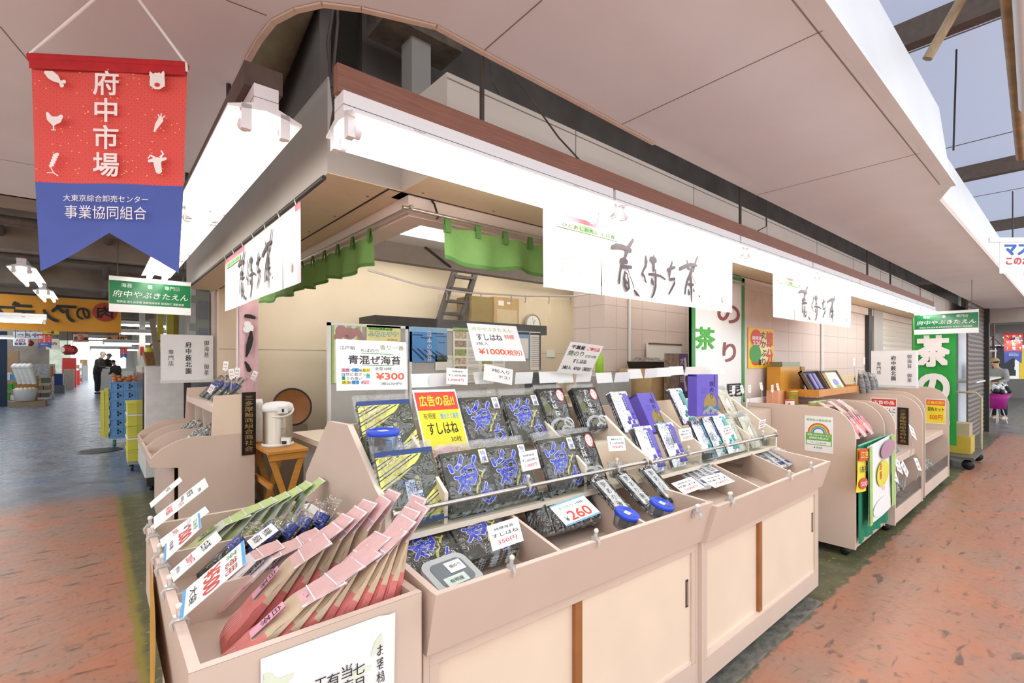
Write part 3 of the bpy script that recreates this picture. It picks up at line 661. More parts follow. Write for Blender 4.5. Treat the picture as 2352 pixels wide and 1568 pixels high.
# ---------------------------------------------------------------- desk, folding table, hot water pot
b = MB(); b.box(1.345, 2.2, 3.93, 4.66, .80, .85, PINK, PALE); b2 = MB(); b2.box(1.43, 2.15, 4.0, 4.62, 0, .80, mat('grey_panel', '#c9c8c4', .4))
thing('desk', 'pink edged cash desk behind the display rack', 'desk', [('desk_top', b, {'bev': .004}), ('desk_body', b2)])
parts = []; x0, x1, y0, y1, zt = .985, 1.285, 4.02, 4.62, .80
b = MB(); b.box(x0, x1, y0, y1, zt-.025, zt, WOOD); parts.append(('table_top', b, {'bev': .004}))
b = MB(); b.box(x0+.02, x1-.02, y0+.015, y0+.035, zt-.075, zt-.025, WOOD); b.box(x0+.02, x1-.02, y1-.035, y1-.015, zt-.075, zt-.025, WOOD); parts.append(('apron', b))
for (yy, xa, xb) in ((y0+.03, x0+.01, x1-.01), (y0+.06, x1-.01, x0+.01), (y1-.06, x0+.01, x1-.01), (y1-.03, x1-.01, x0+.01)):
    b = MB(); b.slab([(xa, yy, .0), (xa+.045*(1 if xb > xa else -1), yy, 0), (xb, yy, zt-.03), (xb-.045*(1 if xb > xa else -1), yy, zt-.03)], (0, .022, 0), WOOD); parts.append(('leg', b))
for z in (.25, .5):
    b = MB(); b.box(x0+.02, x0+.045, y0+.06, y1-.06, z, z+.04, WOOD); parts.append(('stretcher', b))
thing('folding_table', 'honey wood folding table under the hot water pot', 'table', parts)
kx, ky, kz = 1.135, 4.33, .80; r = .115; c = (kx, ky, kz)
KST = mat('pot_steel', '#b6aa9a', .3, metal=.9, var=.08, scale=5, stretch=(20, 20, .5))
b = MB(); b.lathe([(.001, .0), (r*1.03, 0), (r*1.05, .012), (r*1.0, .022), (r*.97, .03), (r*.98, .28), (r*.96, .285)], KST, 32, c)
bs = MB(); bs.lathe([(r*1.0, .0), (r*1.06, .002), (r*1.06, .018), (r*.99, .024)], WHITE, 32, c)
ld = MB(); ld.lathe([(r*.97, .282), (r*1.04, .285), (r*1.05, .31), (r*1.0, .335), (r*.8, .352), (r*.4, .36), (.001, .362)], WHITE, 32, c)
dn = V((-kx, -ky, 0)).normalized(); sd = V((-dn.y, dn.x, 0)); CCp = V(c)
m = face(CCp+dn*r*.95+V((0, 0, .3)), -sd if (-sd).dot(RT) > 0 else sd, (0, 0, 1)); sp = MB(m); sp.box(.0, .075, -.025, .03, -.01, .05, WHITE); sp.box(.03, .045, -.015, .012, .05, .052, BLACK)
hd = MB(); pp = []
for i in range(17): a = math.pi*i/16; pp.append(CCp + RT*(math.cos(a)*r*1.12) + dn*(math.sin(a)*r*1.1) + V((0, 0, .30-.055*math.sin(a))))
hd.tube(pp, .008, WHITE, 8)
gg = MB(face(CCp+dn*r*.995+V((0, 0, .02)), RT, (0, 0, 1))); gg.box(.03, .10, 0, .055, -.02, .008, WHITE); gg.rect(.035, .075, .005, .03, BLACK, .0085)
tx = MB(); 
for i in range(6):
    a0 = -.1+.0*i
    for j in range(5):
        a = .25+j*.09; q = CCp + (dn*math.cos(a)+RT*math.sin(a))*(r*.985) + V((0, 0, .15-.012*i)); w_ = RT*.004
        tx.add([q-w_, q+w_, q+w_+V((0, 0, .002)), q-w_+V((0, 0, .002))], [(0, 1, 2, 3)], INK)
thing('hot_water_pot', 'steel and white hot water dispenser on the folding table', 'hot water pot', [('body', b), ('base_ring', bs), ('lid', ld, {'sub': [('spout', sp)]}), ('carry_handle', hd), ('water_gauge', gg), ('printed_notes', tx)])
b = MB(M.Translation((1.04, 4.56, .802))); b.lathe([(.02, 0), (.045, .02), (.045, .12), (.038, .22), (.018, .29), (.04, .33), (.03, .37), (.001, .36)], mat('white_bag', '#f1f0ee', .5, bump=.5), 12)
one('plastic_bag', b, 'crumpled white plastic bag behind the hot water pot', 'bag')
b = MB(M.Translation((1.60, 5.55, 1.00)) @ M.Rotation(R(78), 4, 'X')); b.lathe([(.001, 0), (.19, 0), (.2, .012), (.195, .02), (.185, .012), (.001, .012)], BROWNW, 36); b.lathe([(.186, .013), (.2, .024), (.206, .012), (.2, 0)], DARKST, 36)
b2 = MB(); b2.box(1.3, 1.74, 5.48, 5.75, .0, .80, mat('grey_brown_chest', '#8f7d68', .6))
one('tray', b, 'round brown wooden tray leaning on the cream wall', 'tray'); one('chest', b2, 'low chest under the round tray', 'chest')
# ---------------------------------------------------------------- whiteboards, ladder, dark landing, cartons
def wb_board(xa, xb, y, z0, z1, label, parts_extra=()):
    f = MB(); f.box(xa, xa+.03, y-.02, y+.02, z0-.6, z1, WHITE); f.box(xb-.03, xb, y-.02, y+.02, z0-.6, z1, WHITE); f.box(xa, xb, y-.02, y+.02, z1-.03, z1, WHITE); f.box(xa, xb, y-.02, y+.02, z0, z0+.03, WHITE)
    s_ = MB(); s_.box(xa+.03, xb-.03, y-.006, y+.006, z0+.03, z1-.03, mat('grey_board', '#bdbcba', .35, var=.02))
    ft = []
    for x in (xa, xb-.03):
        b = MB(); b.box(x, x+.03, y-.25, y+.25, 0, .04, STEEL); b.box(x, x+.03, y-.02, y+.02, .04, z0-.6, STEEL); ft.append(('foot', b))
    return thing('whiteboard', label, 'whiteboard', [('frame', f), ('board', s_)] + ft)
WY = 4.9
a = at(752, 740, Y=WY); bq = at(937, 755, Y=WY); cq = at(1240, 770, Y=WY)
wb_board(a.x, bq.x-.01, WY, .75, a.z, 'left grey whiteboard with the teapot poster')
wb_board(bq.x+.01, cq.x, WY, .75, a.z, 'right grey whiteboard with the blue sea poster')
b = MB(); b.box(.75, .95, 2.55, 2.75, .55, .70, mat('clear_white_box', '#e3e0da', .3)); b.box(.74, .96, 2.54, 2.76, .70, .715, WHITE); b.box(.75, .95, 2.56, 2.74, 0, .549, mat('grey_bin', '#9a9894', .5)); one('storage_box', b, 'small white lidded box behind the tea bag bin', 'box')
b = MB(); l0 = at(862, 738, Y=5.25); l1 = at(1245, 745, Y=5.25); zt = at(925, 727, Y=5.25).z
b.box(l0.x, l1.x+.1, 5.25, 5.7, zt-.14, zt, DARKST); b.box(l0.x+.3, l1.x, 5.3, 5.7, zt-.34, zt-.14, DARKST)
for x in (l0.x+.05, l1.x-.1): b.box(x, x+.06, 5.3, 5.36, 0, zt-.14, DARKST)
one('stair_landing', b, 'dark steel stair landing behind the whiteboards', 'landing')
b = MB(); b.slab([(1.70, 5.3, .1), (1.78, 5.3, .1), (2.6, 5.3, 1.55), (2.5, 5.3, 1.55)], (0, .4, 0), DARKST)
for i in range(7): t = i/7; b.box(1.72+.8*t, 1.95+.8*t, 5.3, 5.7, .2+1.4*t, .22+1.4*t, DARKST)
one('steel_stairs', b, 'dark steel stairs left of the whiteboards', 'stairs')
LW = mat('dark_ladder', '#4a403a', .5, var=.15); parts = []
A0, A1, B0, B1 = at(1005, 735, Y=5.35), at(1048, 600, Y=5.35), at(1055, 735, Y=5.35), at(1095, 605, Y=5.35)
for p, q in ((A0, A1), (B0, B1)):
    b = MB(); p = V((p.x, 5.35, zt)); d = (q-p); q = p+d*1.1; b.slab([p, p+V((.075, 0, 0)), q+V((.075, 0, 0)), q], (0, .05, 0), LW); parts.append(('side_rail', b))
for i in range(5):
    t = .1+i*.21; p = A0.lerp(A1, t); q = B0.lerp(B1, t); b = MB(); b.box(p.x+.05, q.x+.03, 5.33, 5.42, p.z, p.z+.035, LW); parts.append(('rung', b))
thing('ladder', 'dark steep ladder standing on the stair landing', 'ladder', parts)
CARTON = mat('carton', '#c9a873', .7, var=.06)
p = at(1083, 735, Y=5.3); q = at(1190, 690, Y=5.3)
b = MB(); mid = at(1132, 700, Y=5.3).x; b.box(p.x, mid, 5.3, 5.65, zt, q.z, mat('olive_carton', '#9c8650', .7), None)
one('carton', b, 'olive brown carton on the stair landing beside ladder', 'carton')
b = MB(); b.box(mid+.01, q.x, 5.28, 5.65, zt, q.z+.02, CARTON); m_ = face((mid+.08, 5.279, q.z-.1), (1, 0, 0), (0, 0, 1)); bb = MB(m_); bb.rect(0, .1, 0, .07, CARD); bb.rect(.16, .22, .03, .06, CARD); bb.rect(-.02, .35, -.3, -.05, mat('tape', '#d9c49a', .3), .0006); b.m = M.Identity(4); b.add(bb.v, bb.f[:2], CARD); b.add(bb.v, bb.f[2:], mat('tape', '#d9c49a'))
one('carton', b, 'tan carton with white labels next to the olive carton', 'carton')
ck = at(1222, 745, Y=5.75); b = MB(face(ck, (1, 0, 0), (0, 0, 1))); b.disc(0, 0, .15, WHITE, .03); rim = MB(face(ck, (1, 0, 0), (0, 0, 1))); rim.tube([(.155*math.cos(t*math.pi/18), .155*math.sin(t*math.pi/18), .02) for t in range(37)], .018, mat('clock_rim', '#a89c8c', .4, metal=.3), 8)
b.stroke([(0, 0, .004), (.04, .07, .003)], INK, .032); b.stroke([(0, 0, .003), (-.02, .12, .002)], INK, .032)
thing('wall_clock', 'round wall clock half hidden behind the right whiteboard', 'clock', [('dial', b), ('rim', rim)])
# ================================================================ packs of nori and tea
def norimat(name, col, var=.3): return mat(name, col, .55, var=var, scale=45, bump=.5, bscale=90)
NORI = norimat('nori_sheet', '#4c4b44'); NORIG = norimat('greenish_nori_sheet', '#535a46'); NORIK = norimat('black_nori', '#222421', .35)
FLAP = clear('film_flap', '#f4f4f4', .22, .14, bump=1.0, bscale=40, haze=.12)
def film(mb, x0, x1, y0, y1, z, m, amp=.003, nu=10, nv=12, seed=0):
    r = random.Random(seed); ph = [r.uniform(0, 6.3) for _ in range(6)]
    def f(u, v):
        e = min(u, 1-u, v, 1-v); k = min(1, e*10)
        return (x0+(x1-x0)*u, y0+(y1-y0)*v, z*(.25+.75*k) + amp*k*(math.sin(9*u+ph[0]+3*v)+math.sin(13*v+ph[1]-5*u)+.6*math.sin(27*u*v+ph[2]+11*v)))
    return mb.grid(f, nu, nv, m)
def lay(fr_m, xc, Y0, z0, ang, off=0., roll=0.):
    """matrix of a pack leaning back by ang degrees whose foot stands at (xc, Y0, z0) of a frame; off lifts it off the leaning plane"""
    a = R(ang); m = M(((1, 0, 0, xc), (0, math.sin(a), -math.cos(a), Y0-off*math.cos(a)), (0, math.cos(a), math.sin(a), z0+off*math.sin(a)), (0, 0, 0, 1)))
    return fr_m @ m @ M.Rotation(R(roll), 4, 'Z')
def leanx(fr, Y0, z0, ang, x, y):
    """pixel on a leaning plane of a frame: x along the frame, distance up the plane"""
    a = R(ang); c = fr.i @ CC; d = fr.i.to_3x3() @ ray(x, y); n = V((0, math.cos(a), -math.sin(a)))
    p = c + d*((V((0, Y0, z0))-c).dot(n)/d.dot(n)); return p.x, (p-V((p.x, Y0, z0))).dot(V((0, math.sin(a), math.cos(a))))
HAI = [[(.145, .20, .03), (.165, .30, .028)], [(.27, .25, .028), (.34, .21, .034), (.42, .07, .03)],
       [(.60, .24, .014), (.69, .10, .028)], [(.35, .34, .024), (.50, .26, .028), (.62, .27, .03), (.63, .42, .04), (.53, .56, .036), (.38, .52, .03), (.34, .42, .024)],
       [(.20, .42, .02), (.34, .46, .03), (.56, .42, .026)], [(.42, .32, .02), (.47, .45, .022)], [(.30, .58, .026), (.21, .68, .018)], [(.28, .50, .03), (.40, .66, .03)],
       [(.80, .62, .014), (.72, .76, .02)], [(.66, .78, .02), (.78, .76, .024)], [(.84, .78, .026), (.90, .88, .03), (.78, .96, .024)], [(.66, .88, .022), (.74, .97, .022)]]
HAIY = [[(.72, .36, .012), (.80, .40, .02), (.74, .48, .018)], [(.84, .37, .014), (.76, .44, .012)], [(.70, .46, .01), (.68, .58, .012), (.60, .64, .016), (.56, .74, .018)]]
def hai_pack(w=.225, h=.262):
    b = MB(); t = .011; hb = h*.90
    b.box(-w*.47, w*.47, .012, hb, 0, t, NORI)
    def q(p): return (-w*.47+p[0]*w*.94, hb-.012-p[1]*(hb-.03), p[2]*w*1.12)
    for st in HAI: b.stroke([q(p) for p in st], WHITE, t+.0004, grow=.0022)
    for st in HAI: b.stroke([q(p) for p in st], BLUE, t+.0009)
    for st in HAIY: b.stroke([q(p) for p in st], LYELLOW, t+.0009)
    x0 = w*.29; b.rect(x0, x0+.036, hb-.062, hb-.006, YELLOW, t+.0006); b.rect(x0+.0015, x0+.0345, hb-.0605, hb-.0075, CARD, t+.001); b.text('特撰', x0+.018, hb-.009, .0225, BLUE, vert=True, z=t+.0016, bold=.01)
    b.rect(-w*.47, w*.47, hb, hb+.0025, LYELLOW, t*.6)
    f = MB(); film(f, -w*.5, w*.5, 0, hb, t+.004, FILM, seed=3)
    g = MB(); film(g, -w*.5, w*.5, hb-.01, h+.012, t*.6, FLAP, .0025, 10, 4, seed=5)
    return [('nori_sheets', b), ('clear_wrapper', f), ('top_flap', g)]
def stripe_pack(w=.235, h=.285):
    b = MB(); t = .012; hb = h*.93
    b.box(-w*.47, w*.47, .004, hb, 0, t, NORIG)
    L0, R0 = -w*.47, w*.47; z = t+.0004
    b.rect(L0, R0, hb-.016, hb+.003, NAVY, z); b.rect(L0, R0, .004, .022, NAVY, z)
    yt = hb-.016; n = 10; W1 = w*.74; W2 = w*.66
    cy = lambda x: yt-.125*(1-(x-L0)/W1)**.75
    b.poly([(L0, yt, z)]+[(L0+W1*(i/n), cy(L0+W1*i/n), z) for i in range(n+1)], LYELLOW)
    c2 = lambda x: .022+.115*max(0, 1-(R0-x)/W2)**1.1
    b.poly([(R0, .022, z)]+[(R0-W2*(i/n), c2(R0-W2*i/n), z) for i in range(n+1)][::1], LYELLOW)
    for k in range(14):
        if k % 3 == 2: continue
        y0 = yt-.120+.0125*k; d_ = 0.
        st = max(0., 0.) if y0 >= cy(L0) else 0.
        xs = [L0+W1*t/60 for t in range(60) if cy(L0+W1*t/60) < y0+.50*W1*t/60 < yt-.002]
        if len(xs) > 2: b.stroke([(xs[0], y0+.5*(xs[0]-L0), .0019), (xs[-1], y0+.5*(xs[-1]-L0), .0019)], NAVY, z+.0004, cap=False)
        y1 = .150-.0125*k
        xs = [R0-W2*t/60 for t in range(60) if .024 < y1-.55*W2*t/60 < c2(R0-W2*t/60)]
        if len(xs) > 2: b.stroke([(xs[0], y1-.55*(R0-xs[0]), .0019), (xs[-1], y1-.55*(R0-xs[-1]), .0019)], NAVY, z+.0004, cap=False)
    PL = mat('pale_label', '#cfdcec', .5)
    b.rect(-.022, .038, .060, .158, PL, z+.0003); b.rect(-.036, -.022, .132, .160, NAVY, z+.0005); b.rect(-.036, -.008, .152, .160, NAVY, z+.0006); b.rect(.036, .043, .062, .085, NAVY, z+.0006)
    b.text('潮', -.018, .112, .036, NAVY, z=z+.0009, bold=.008); b.text('騒', .0, .066, .040, NAVY, z=z+.0009, bold=.008)
    b.rect(.016, .036, .116, .172, NAVY, z+.0007); b.text('焼のり', .026, .171, .0165, YELLOW, vert=True, z=z+.0012, bold=.02)
    b.text('全型10枚入', L0+.012, .034, .011, PL, z=z+.0008)
    f = MB(); film(f, -w*.5, w*.5, 0, hb, t+.004, FILM, seed=11)
    g = MB(); film(g, -w*.5, w*.5, hb-.004, h+.014, t*.6, FLAP, .0025, 10, 4, seed=12)
    return [('nori_sheets', b), ('clear_wrapper', f), ('top_flap', g)]
OLV = mat('olive_print', '#6a6a48', .6, var=.1); SILV = mat('silver_brush_print', '#c9c9c6', .4, var=.15)
def sushi_pack(w=.185, h=.262):
    b = MB(); t = .011; hb = h*.94; z = t+.0005
    b.box(-w*.48, w*.48, .008, hb, 0, t, NORIK)
    b.poly([(-w*.40, hb-.03, z), (-w*.42, hb-.125, z), (w*.30, .05, z), (w*.42, hb*.52, z), (w*.1, hb-.17, z)], OLV)
    for k, (rx, ry) in enumerate(((.082, .066), (.056, .044), (.034, .026))): b.disc(-.0+.012*k, .02, rx, SILV if k != 1 else OLV, z+.0005+k*.0003, ry, 22, .15, 3.0, rx-.016, ry-.014)
    b.disc(.052, .055, .032, SILV, z+.0012, .03, 18, 0, 6.28, .022, .02)
    b.text('すしはね', -.004, hb-.008, .033, CARD, vert=True, z=z+.002, bold=.03)
    b.disc(.054, hb-.042, .026, RED, z+.002, .034, 24, 0, 6.2832, .0215, .029); b.disc(.054, hb-.042, .0215, CARD, z+.0018, .029); b.text('お徳用', .064, hb-.018, .0145, RED, vert=True, z=z+.0024); b.text('焼のり', .046, hb-.02, .0145, RED, vert=True, z=z+.0024)
    f = MB(); film(f, -w*.5, w*.5, 0, hb, t+.004, FILM, seed=21)
    g = MB(); film(g, -w*.5, w*.5, hb-.008, h+.012, t*.6, FLAP, .0025, 8, 4, seed=22)
    return [('nori_sheets', b), ('clear_wrapper', f), ('top_flap', g)]
SILVER = mat('crinkled_silver_foil', '#d8d8dc', .22, metal=.9, var=.1, scale=30, bump=.9, bscale=40)
PURPLE = mat('purple_print', '#6a5ac4', .35, var=.05); VIOLET = mat('dark_violet_print', '#4b2f96', .4); TEAL = mat('teal_print', '#35bfae', .4); DTEAL = mat('dark_teal_print', '#166a86', .4); INDIGO = mat('indigo_print', '#2b3f93', .4)
def foil_bag(col, dark, w=.15, h=.25, window=False):
    b = MB(); t = .012
    def f(u, v):
        k = math.sin(math.pi*u)**.5*min(1, (1-v)*6)*min(1, v*8+.2)
        return ((u-.5)*w, v*h, .003+t*k)
    def cm(u, v): return (col if u > .62 and .3 < v < .93 and not window else SILVER)
    b.grid(f, 8, 14, cm); b.grid(lambda u, v: ((.5-u)*w, v*h, 0), 2, 2, SILVER)
    z = t+.0038
    b.rect(.0, .020, h*.5, h*.84, INDIGO, z); b.text('有明海産のり', .010, h*.835, .0125, CARD, vert=True, z=z+.0006); b.rect(-.005, .016, h*.86, h*.93, BLUE, z-.006)
    s = .022
    for (i, j, c2) in ((0, 0, 1), (1, 0, 0), (1, 1, 1), (2, 2, 0), (0, 2, 1), (2, 0, 1), (2.2, 3.1, 0), (-.8, 1, 1)):
        x = -.012+i*s; y = .018+j*s*1.1
        if x+s > w*.46: continue
        b.rect(x, x+s, y, y+s, col, z+.0002); b.poly([(x, y, z+.0006), (x+s, y, z+.0006), (x+s*.5, y+s*.9, z+.0006)], dark)
    ff = MB(); ff.grid(lambda u, v: ((u-.5)*w*.96, h*(.88+.10*v), .006+.002*math.sin(20*u)), 8, 2, SILVER)
    return [('foil_pouch', b), ('sealed_top', ff)]
def nori_box(w=.165, h=.25, d=.075):
    b = MB(); b.box(-w/2, w/2, 0, h, -d, 0, PURPLE); z = .0006
    b.disc(.02, h*.27, .05, mat('gold_print', '#a08a4c', .35, metal=.3), z, .068)
    b.rect(.02-.05, .02+.05, .0, h*.06, PURPLE, z+.0002)
    for k in range(3):
        for j in range(2): b.disc(-.012+.034*k+.01*j, .012+.022*j, .028, (NAVY, SKY)[j % 2] if False else mat('wave_blue', '#3f74a8', .4), z+.0004+j*.0006, None, 16, 0, 3.14); 
        for rr in (.028, .021, .014): b.disc(-.012+.034*k, .012+.02*(k % 2), rr, mat('wave_cream', '#d9cfa0', .4), z+.0016, None, 16, 0, 3.14, rr-.003)
    for dx, dy in ((-.008, .075), (.05, .06), (.045, .1)): b.disc(dx, dy, .006, mat('wave_cream', '#d9cfa0', .4), z+.001, None, 12, 0, 6.28, .0045)
    b.text('焼のり', .032, h*.86, .034, INK, vert=True, z=z+.001); b.rect(.053, .0585, h*.70, h*.985, INK, z)
    for k in range(4): b.rect(-.045, -.005, h*.66-.008*k, h*.663-.008*k, INK, z)
    l = MB(); l.box(-w/2, w/2, h-.012, h+.001, -d-.001, -.002, PURPLE); 
    return [('carton', b, {'bev': .0015}), ('lid_flap', l)]
CREAMP = mat('cream_rice_paper', '#eee9d2', .45, var=.05, scale=20)
def cream_bag(w=.15, h=.25):
    b = MB(); t = .012
    b.grid(lambda u, v: ((u-.5)*w, v*h*.86, .002+t*math.sin(math.pi*u)**.5*min(1, v*8+.2)), 8, 10, CREAMP); b.grid(lambda u, v: ((.5-u)*w, v*h*.86, 0), 2, 2, CREAMP)
    b.text('おにぎりのり', .01, h*.74, .018, mat('brown_ink', '#8b7a58', .6), vert=True, z=t+.0035); b.rect(-.05, -.035, h*.2, h*.28, mat('faint_red', '#d99c8a', .6), t+.003)
    f = MB(); film(f, -w*.51, w*.51, .0, h, t+.004, FILM, seed=31); g = MB(); film(g, -w*.5, w*.5, h*.86, h+.01, .006, FLAP, .002, 8, 4, seed=32)
    return [('paper_pouch', b), ('clear_wrapper', f), ('top_flap', g)]
PLANES = {('a', 0): (F1, .395, .927, 27), ('a', 1): (F1, .605, 1.082, 28), ('b', 0): (F2R, .395, .912, 27), ('b', 1): (F2R, .605, 1.067, 28)}
PROTO = {}
def put(kind, rk, tier, px, s, label, cat, group, n=1, stack_label=None, roll=0., off0=.0, mk=None, name=None, step=.016, shift=.0):
    fr, Y0, z0, an = PLANES[(rk, tier)]
    x = leanx(fr, Y0, z0, an, *px)[0] + shift
    for k in range(n):
        mt = lay(fr.m, x + (k*.002), Y0+s*math.sin(R(an)), z0+s*math.cos(R(an)), an, off0-k*step, roll if k == 0 else roll*.3)
        lb = label if k == 0 else stack_label
        if kind not in PROTO: PROTO[kind] = thing(name, lb, cat, mk(), group, mt)
        else: o = dup(PROTO[kind], mt, lb, group); o['category'] = cat
G = 'dark nori packs with a blue brush character'
H = dict(cat='nori pack', group=G, mk=hai_pack, name='nori_pack')
put('hai', 'a', 0, (1090, 1178), .0, 'blue-lettered nori pack, front row, left of the dark gap', n=3, stack_label='blue-lettered nori pack stacked behind the leftmost front-row pack', roll=1, off0=.025, **H)
put('hai', 'a', 0, (1185, 1158), .0, 'blue-lettered nori pack, front row, behind the 1,000 yen card', n=3, stack_label='blue-lettered nori pack stacked behind the middle front-row pack', off0=.02, **H)
put('hai', 'a', 0, (1300, 1130), .0, 'blue-lettered nori pack, front row, beside the low divider', n=2, stack_label='blue-lettered nori pack behind the right front-row pack', off0=.028, **H)
put('hai', 'a', 1, (1112, 990), .035, 'blue-lettered nori pack in the back row beside the yellow card', n=3, stack_label='blue-lettered nori pack stacked behind the left back-row pack', off0=.02, **H)
put('hai', 'a', 1, (1206, 978), .035, 'blue-lettered nori pack in the back row beside the olive packs', n=3, stack_label='blue-lettered nori pack stacked behind the right back-row pack', off0=.02, **H)
G = 'nori packs with yellow stripes'
put('str', 'a', 1, (897, 1035), .01, 'striped yellow and blue nori pack behind the blue lidded tub', 'nori pack', G, 2, 'striped nori pack hidden behind the back-row striped pack', mk=stripe_pack, name='striped_nori_pack', off0=.02)
put('str', 'a', 0, (957, 1222), .0, 'striped yellow and blue nori pack behind the steel rail', 'nori pack', G, 2, 'striped nori pack hidden behind the front-row striped pack', mk=stripe_pack, name='striped_nori_pack', off0=.022)
G = 'olive nori packs with a red oval seal'
H = dict(cat='nori pack', group=G, mk=sushi_pack, name='olive_nori_pack')
put('sus', 'a', 1, (1280, 985), .045, 'olive nori pack with red seal, back row, left one', n=3, stack_label='olive nori pack stacked behind the left red-sealed pack', off0=.03, **H)
put('sus', 'a', 1, (1362, 985), .04, 'olive nori pack with red seal, back row, right one', n=3, stack_label='olive nori pack stacked behind the right red-sealed pack', off0=.03, **H)
put('sus', 'a', 0, (1342, 1105), .0, 'olive nori pack with red seal in the front row', n=2, stack_label='olive nori pack behind the front red-sealed pack', off0=.02, shift=.03, **H)
G = 'silver and purple nori pouches'
H = dict(cat='nori pouch', group=G, mk=lambda: foil_bag(PURPLE, VIOLET), name='foil_nori_pouch')
put('fpu', 'b', 1, (1442, 985), .02, 'silver and purple pouch left of the leaning purple box', n=3, stack_label='silver pouch stacked behind the pouch left of the purple box', off0=.03, **H)
put('fpu', 'b', 0, (1497, 1070), .0, 'silver and purple pouch in the front row, left one', n=3, stack_label='silver pouch stacked behind the front left silver pouch', off0=.03, roll=-1, **H)
put('fpu', 'b', 0, (1545, 1056), .0, 'silver and purple pouch in front of the leaning purple box', n=2, stack_label='silver pouch behind the pouch in front of the box', off0=.038, **H)
G = 'silver and teal nori pouches'
H = dict(cat='nori pouch', group=G, mk=lambda: foil_bag(TEAL, DTEAL), name='teal_nori_pouch')
put('fte', 'b', 1, (1568, 950), .02, 'silver and teal pouch in the back row', n=2, stack_label='teal pouch behind the back-row teal pouch', off0=.02, **H)
for k, dx in enumerate((0, 20, 38)):
    put('fte', 'b', 0, (1630+dx, 1045-4*k), .0, 'silver and teal pouch in the front row, ' + ('left', 'middle', 'right')[k], n=2, stack_label='teal pouch slipped behind the front-row teal pouches', off0=.012+.018*k, **H)
G = 'cream paper nori pouches'
H = dict(cat='nori pouch', group=G, mk=cream_bag, name='cream_nori_pouch')
put('cre', 'b', 1, (1672, 935), .02, 'cream pouch beside the upright purple box', n=2, stack_label='cream pouch behind the pouch beside the purple box', off0=.01, **H)
for k, (px, py) in enumerate(((1695, 1035), (1728, 1025))):
    put('cre', 'b', 0, (px, py), .0, 'cream pouch in the front row, ' + ('left with the 600 yen card', 'right end below the rail flange')[k], n=3, stack_label='cream pouch stacked in the front row of the right rack', off0=.02+.01*k, **H)
G = 'purple nori gift boxes'
put('box', 'b', 1, (1503, 978), .0, 'purple nori box leaning in the back row', 'gift box', G, mk=nori_box, name='nori_box', off0=.03)
p = at(1625, 940, D=2.92); dup(PROTO['box'], M.Translation(p-V((0, 0, .04))) @ M.Rotation(R(-18), 4, 'Z') @ M.Rotation(R(90), 4, 'X'), 'purple nori box standing upright below the white tea sign', G)
# yellow advertising card
fr, Y0, z0, an = PLANES[('a', 1)]
xa, sa = leanx(fr, Y0, z0, an, 958, 1003); xb, sb = leanx(fr, Y0, z0, an, 1052, 990)
def yellow_card(w, h):
    b = MB(); b.box(0, w, 0, h, 0, .003, CARD); z = .0036
    b.rect(.006, w-.006, .006, h-.012, YELLOW, z); b.rect(.006, w-.006, h*.70, h-.012, RED, z+.0003)
    b.text('広告の品!!', w*.10, h*.755, h*.155, YELLOW, w=w*.80, z=z+.0008, bold=.02)
    b.text('有明産', w*.12, h*.575, h*.085, INK, w=w*.28, z=z+.0006, bold=.006); b.text('焼きたて海苔', w*.50, h*.565, h*.085, SKY, w=w*.42, z=z+.0006, bold=.012)
    b.text('すしはね', w*.16, h*.36, h*.16, INK, w=w*.68, z=z+.0006, bold=.012); b.text('30枚', w*.62, h*.24, h*.08, INK, z=z+.0006)
    n = 22; c = (w*.5, h*.1); pts = []
    for i in range(n): a = 2*math.pi*i/n; k = 1 if i % 2 else .78; pts.append((c[0]+w*.42*k*math.cos(a), c[1]+h*.10*k*math.sin(a), z+.0005))
    b.poly(pts, mat('pinkish_burst', '#ea7f8a', .5))
    return b
mt = lay(fr.m, xa, Y0+.0*math.sin(R(an)), z0, an, .035, -1)
one('advert_card', yellow_card(xb-xa+.01, .315), 'yellow and red advertising card between the striped and blue-lettered packs', 'card', local=mt)
# ---------------------------------------------------------------- tubs with lids
BLID = mat('blue_plastic_lid', '#2a4fd0', .35, var=.04); TUBC = clear('tub_plastic', '#e6eff6', .18, .12, haze=.10)
def tub(lid, r=.05, h=.06):
    b = MB(); b.lathe([(.001, .002), (r*.80, .0), (r*.84, .004), (r*.97, h)], TUBC, 28)
    l = MB(); l.lathe([(r*1.0, h-.004), (r*1.06, h-.002), (r*1.06, h+.012), (r*1.0, h+.016), (r*.86, h+.016), (r*.80, h+.011), (.001, h+.011)], lid, 32)
    s = MB(); s.box(-.016, .016, -.014, .014, h+.0115, h+.0125, CARD); s.text('味見', -.009, -.006, .009, INK, z=h+.0132)
    n = MB(); n.box(-.025, .0, -.02, .02, .004, .045, NORIK); n.box(.002, .025, -.02, .015, .004, .038, SKY)
    return [('tub', b), ('lid', l, {'sub': [('sticker', s)]}), ('nori_pieces', n)]
G = 'round tubs with blue lids'
p = at(880, 1036, D=1.74); T0 = thing('sample_tub', 'blue lidded tub standing on the striped nori pack', 'tub', tub(BLID, .056, .062), G, M.Translation(p))
pa = F1.at(1430, 1210, Z=.838); pb = F1.at(1510, 1186, Z=.845)
for q, lb in ((pa, 'blue lidded tub in the counter bin, nearer the 260 yen card'), (pb, 'blue lidded tub in the counter bin, farther to the right')):
    dup(T0, F1.m @ M.Translation(q) @ M.Rotation(R(20), 4, 'Z') @ M.Rotation(R(18), 4, 'X') @ M.Scale(.86, 4), lb, G)
q = F2R.at(1585, 1052, Z=.915); dup(T0, F2R.m @ M.Translation((q.x, q.y, .911)) @ M.Scale(.88, 4), 'blue lidded tub behind the rail of the right rack', G)
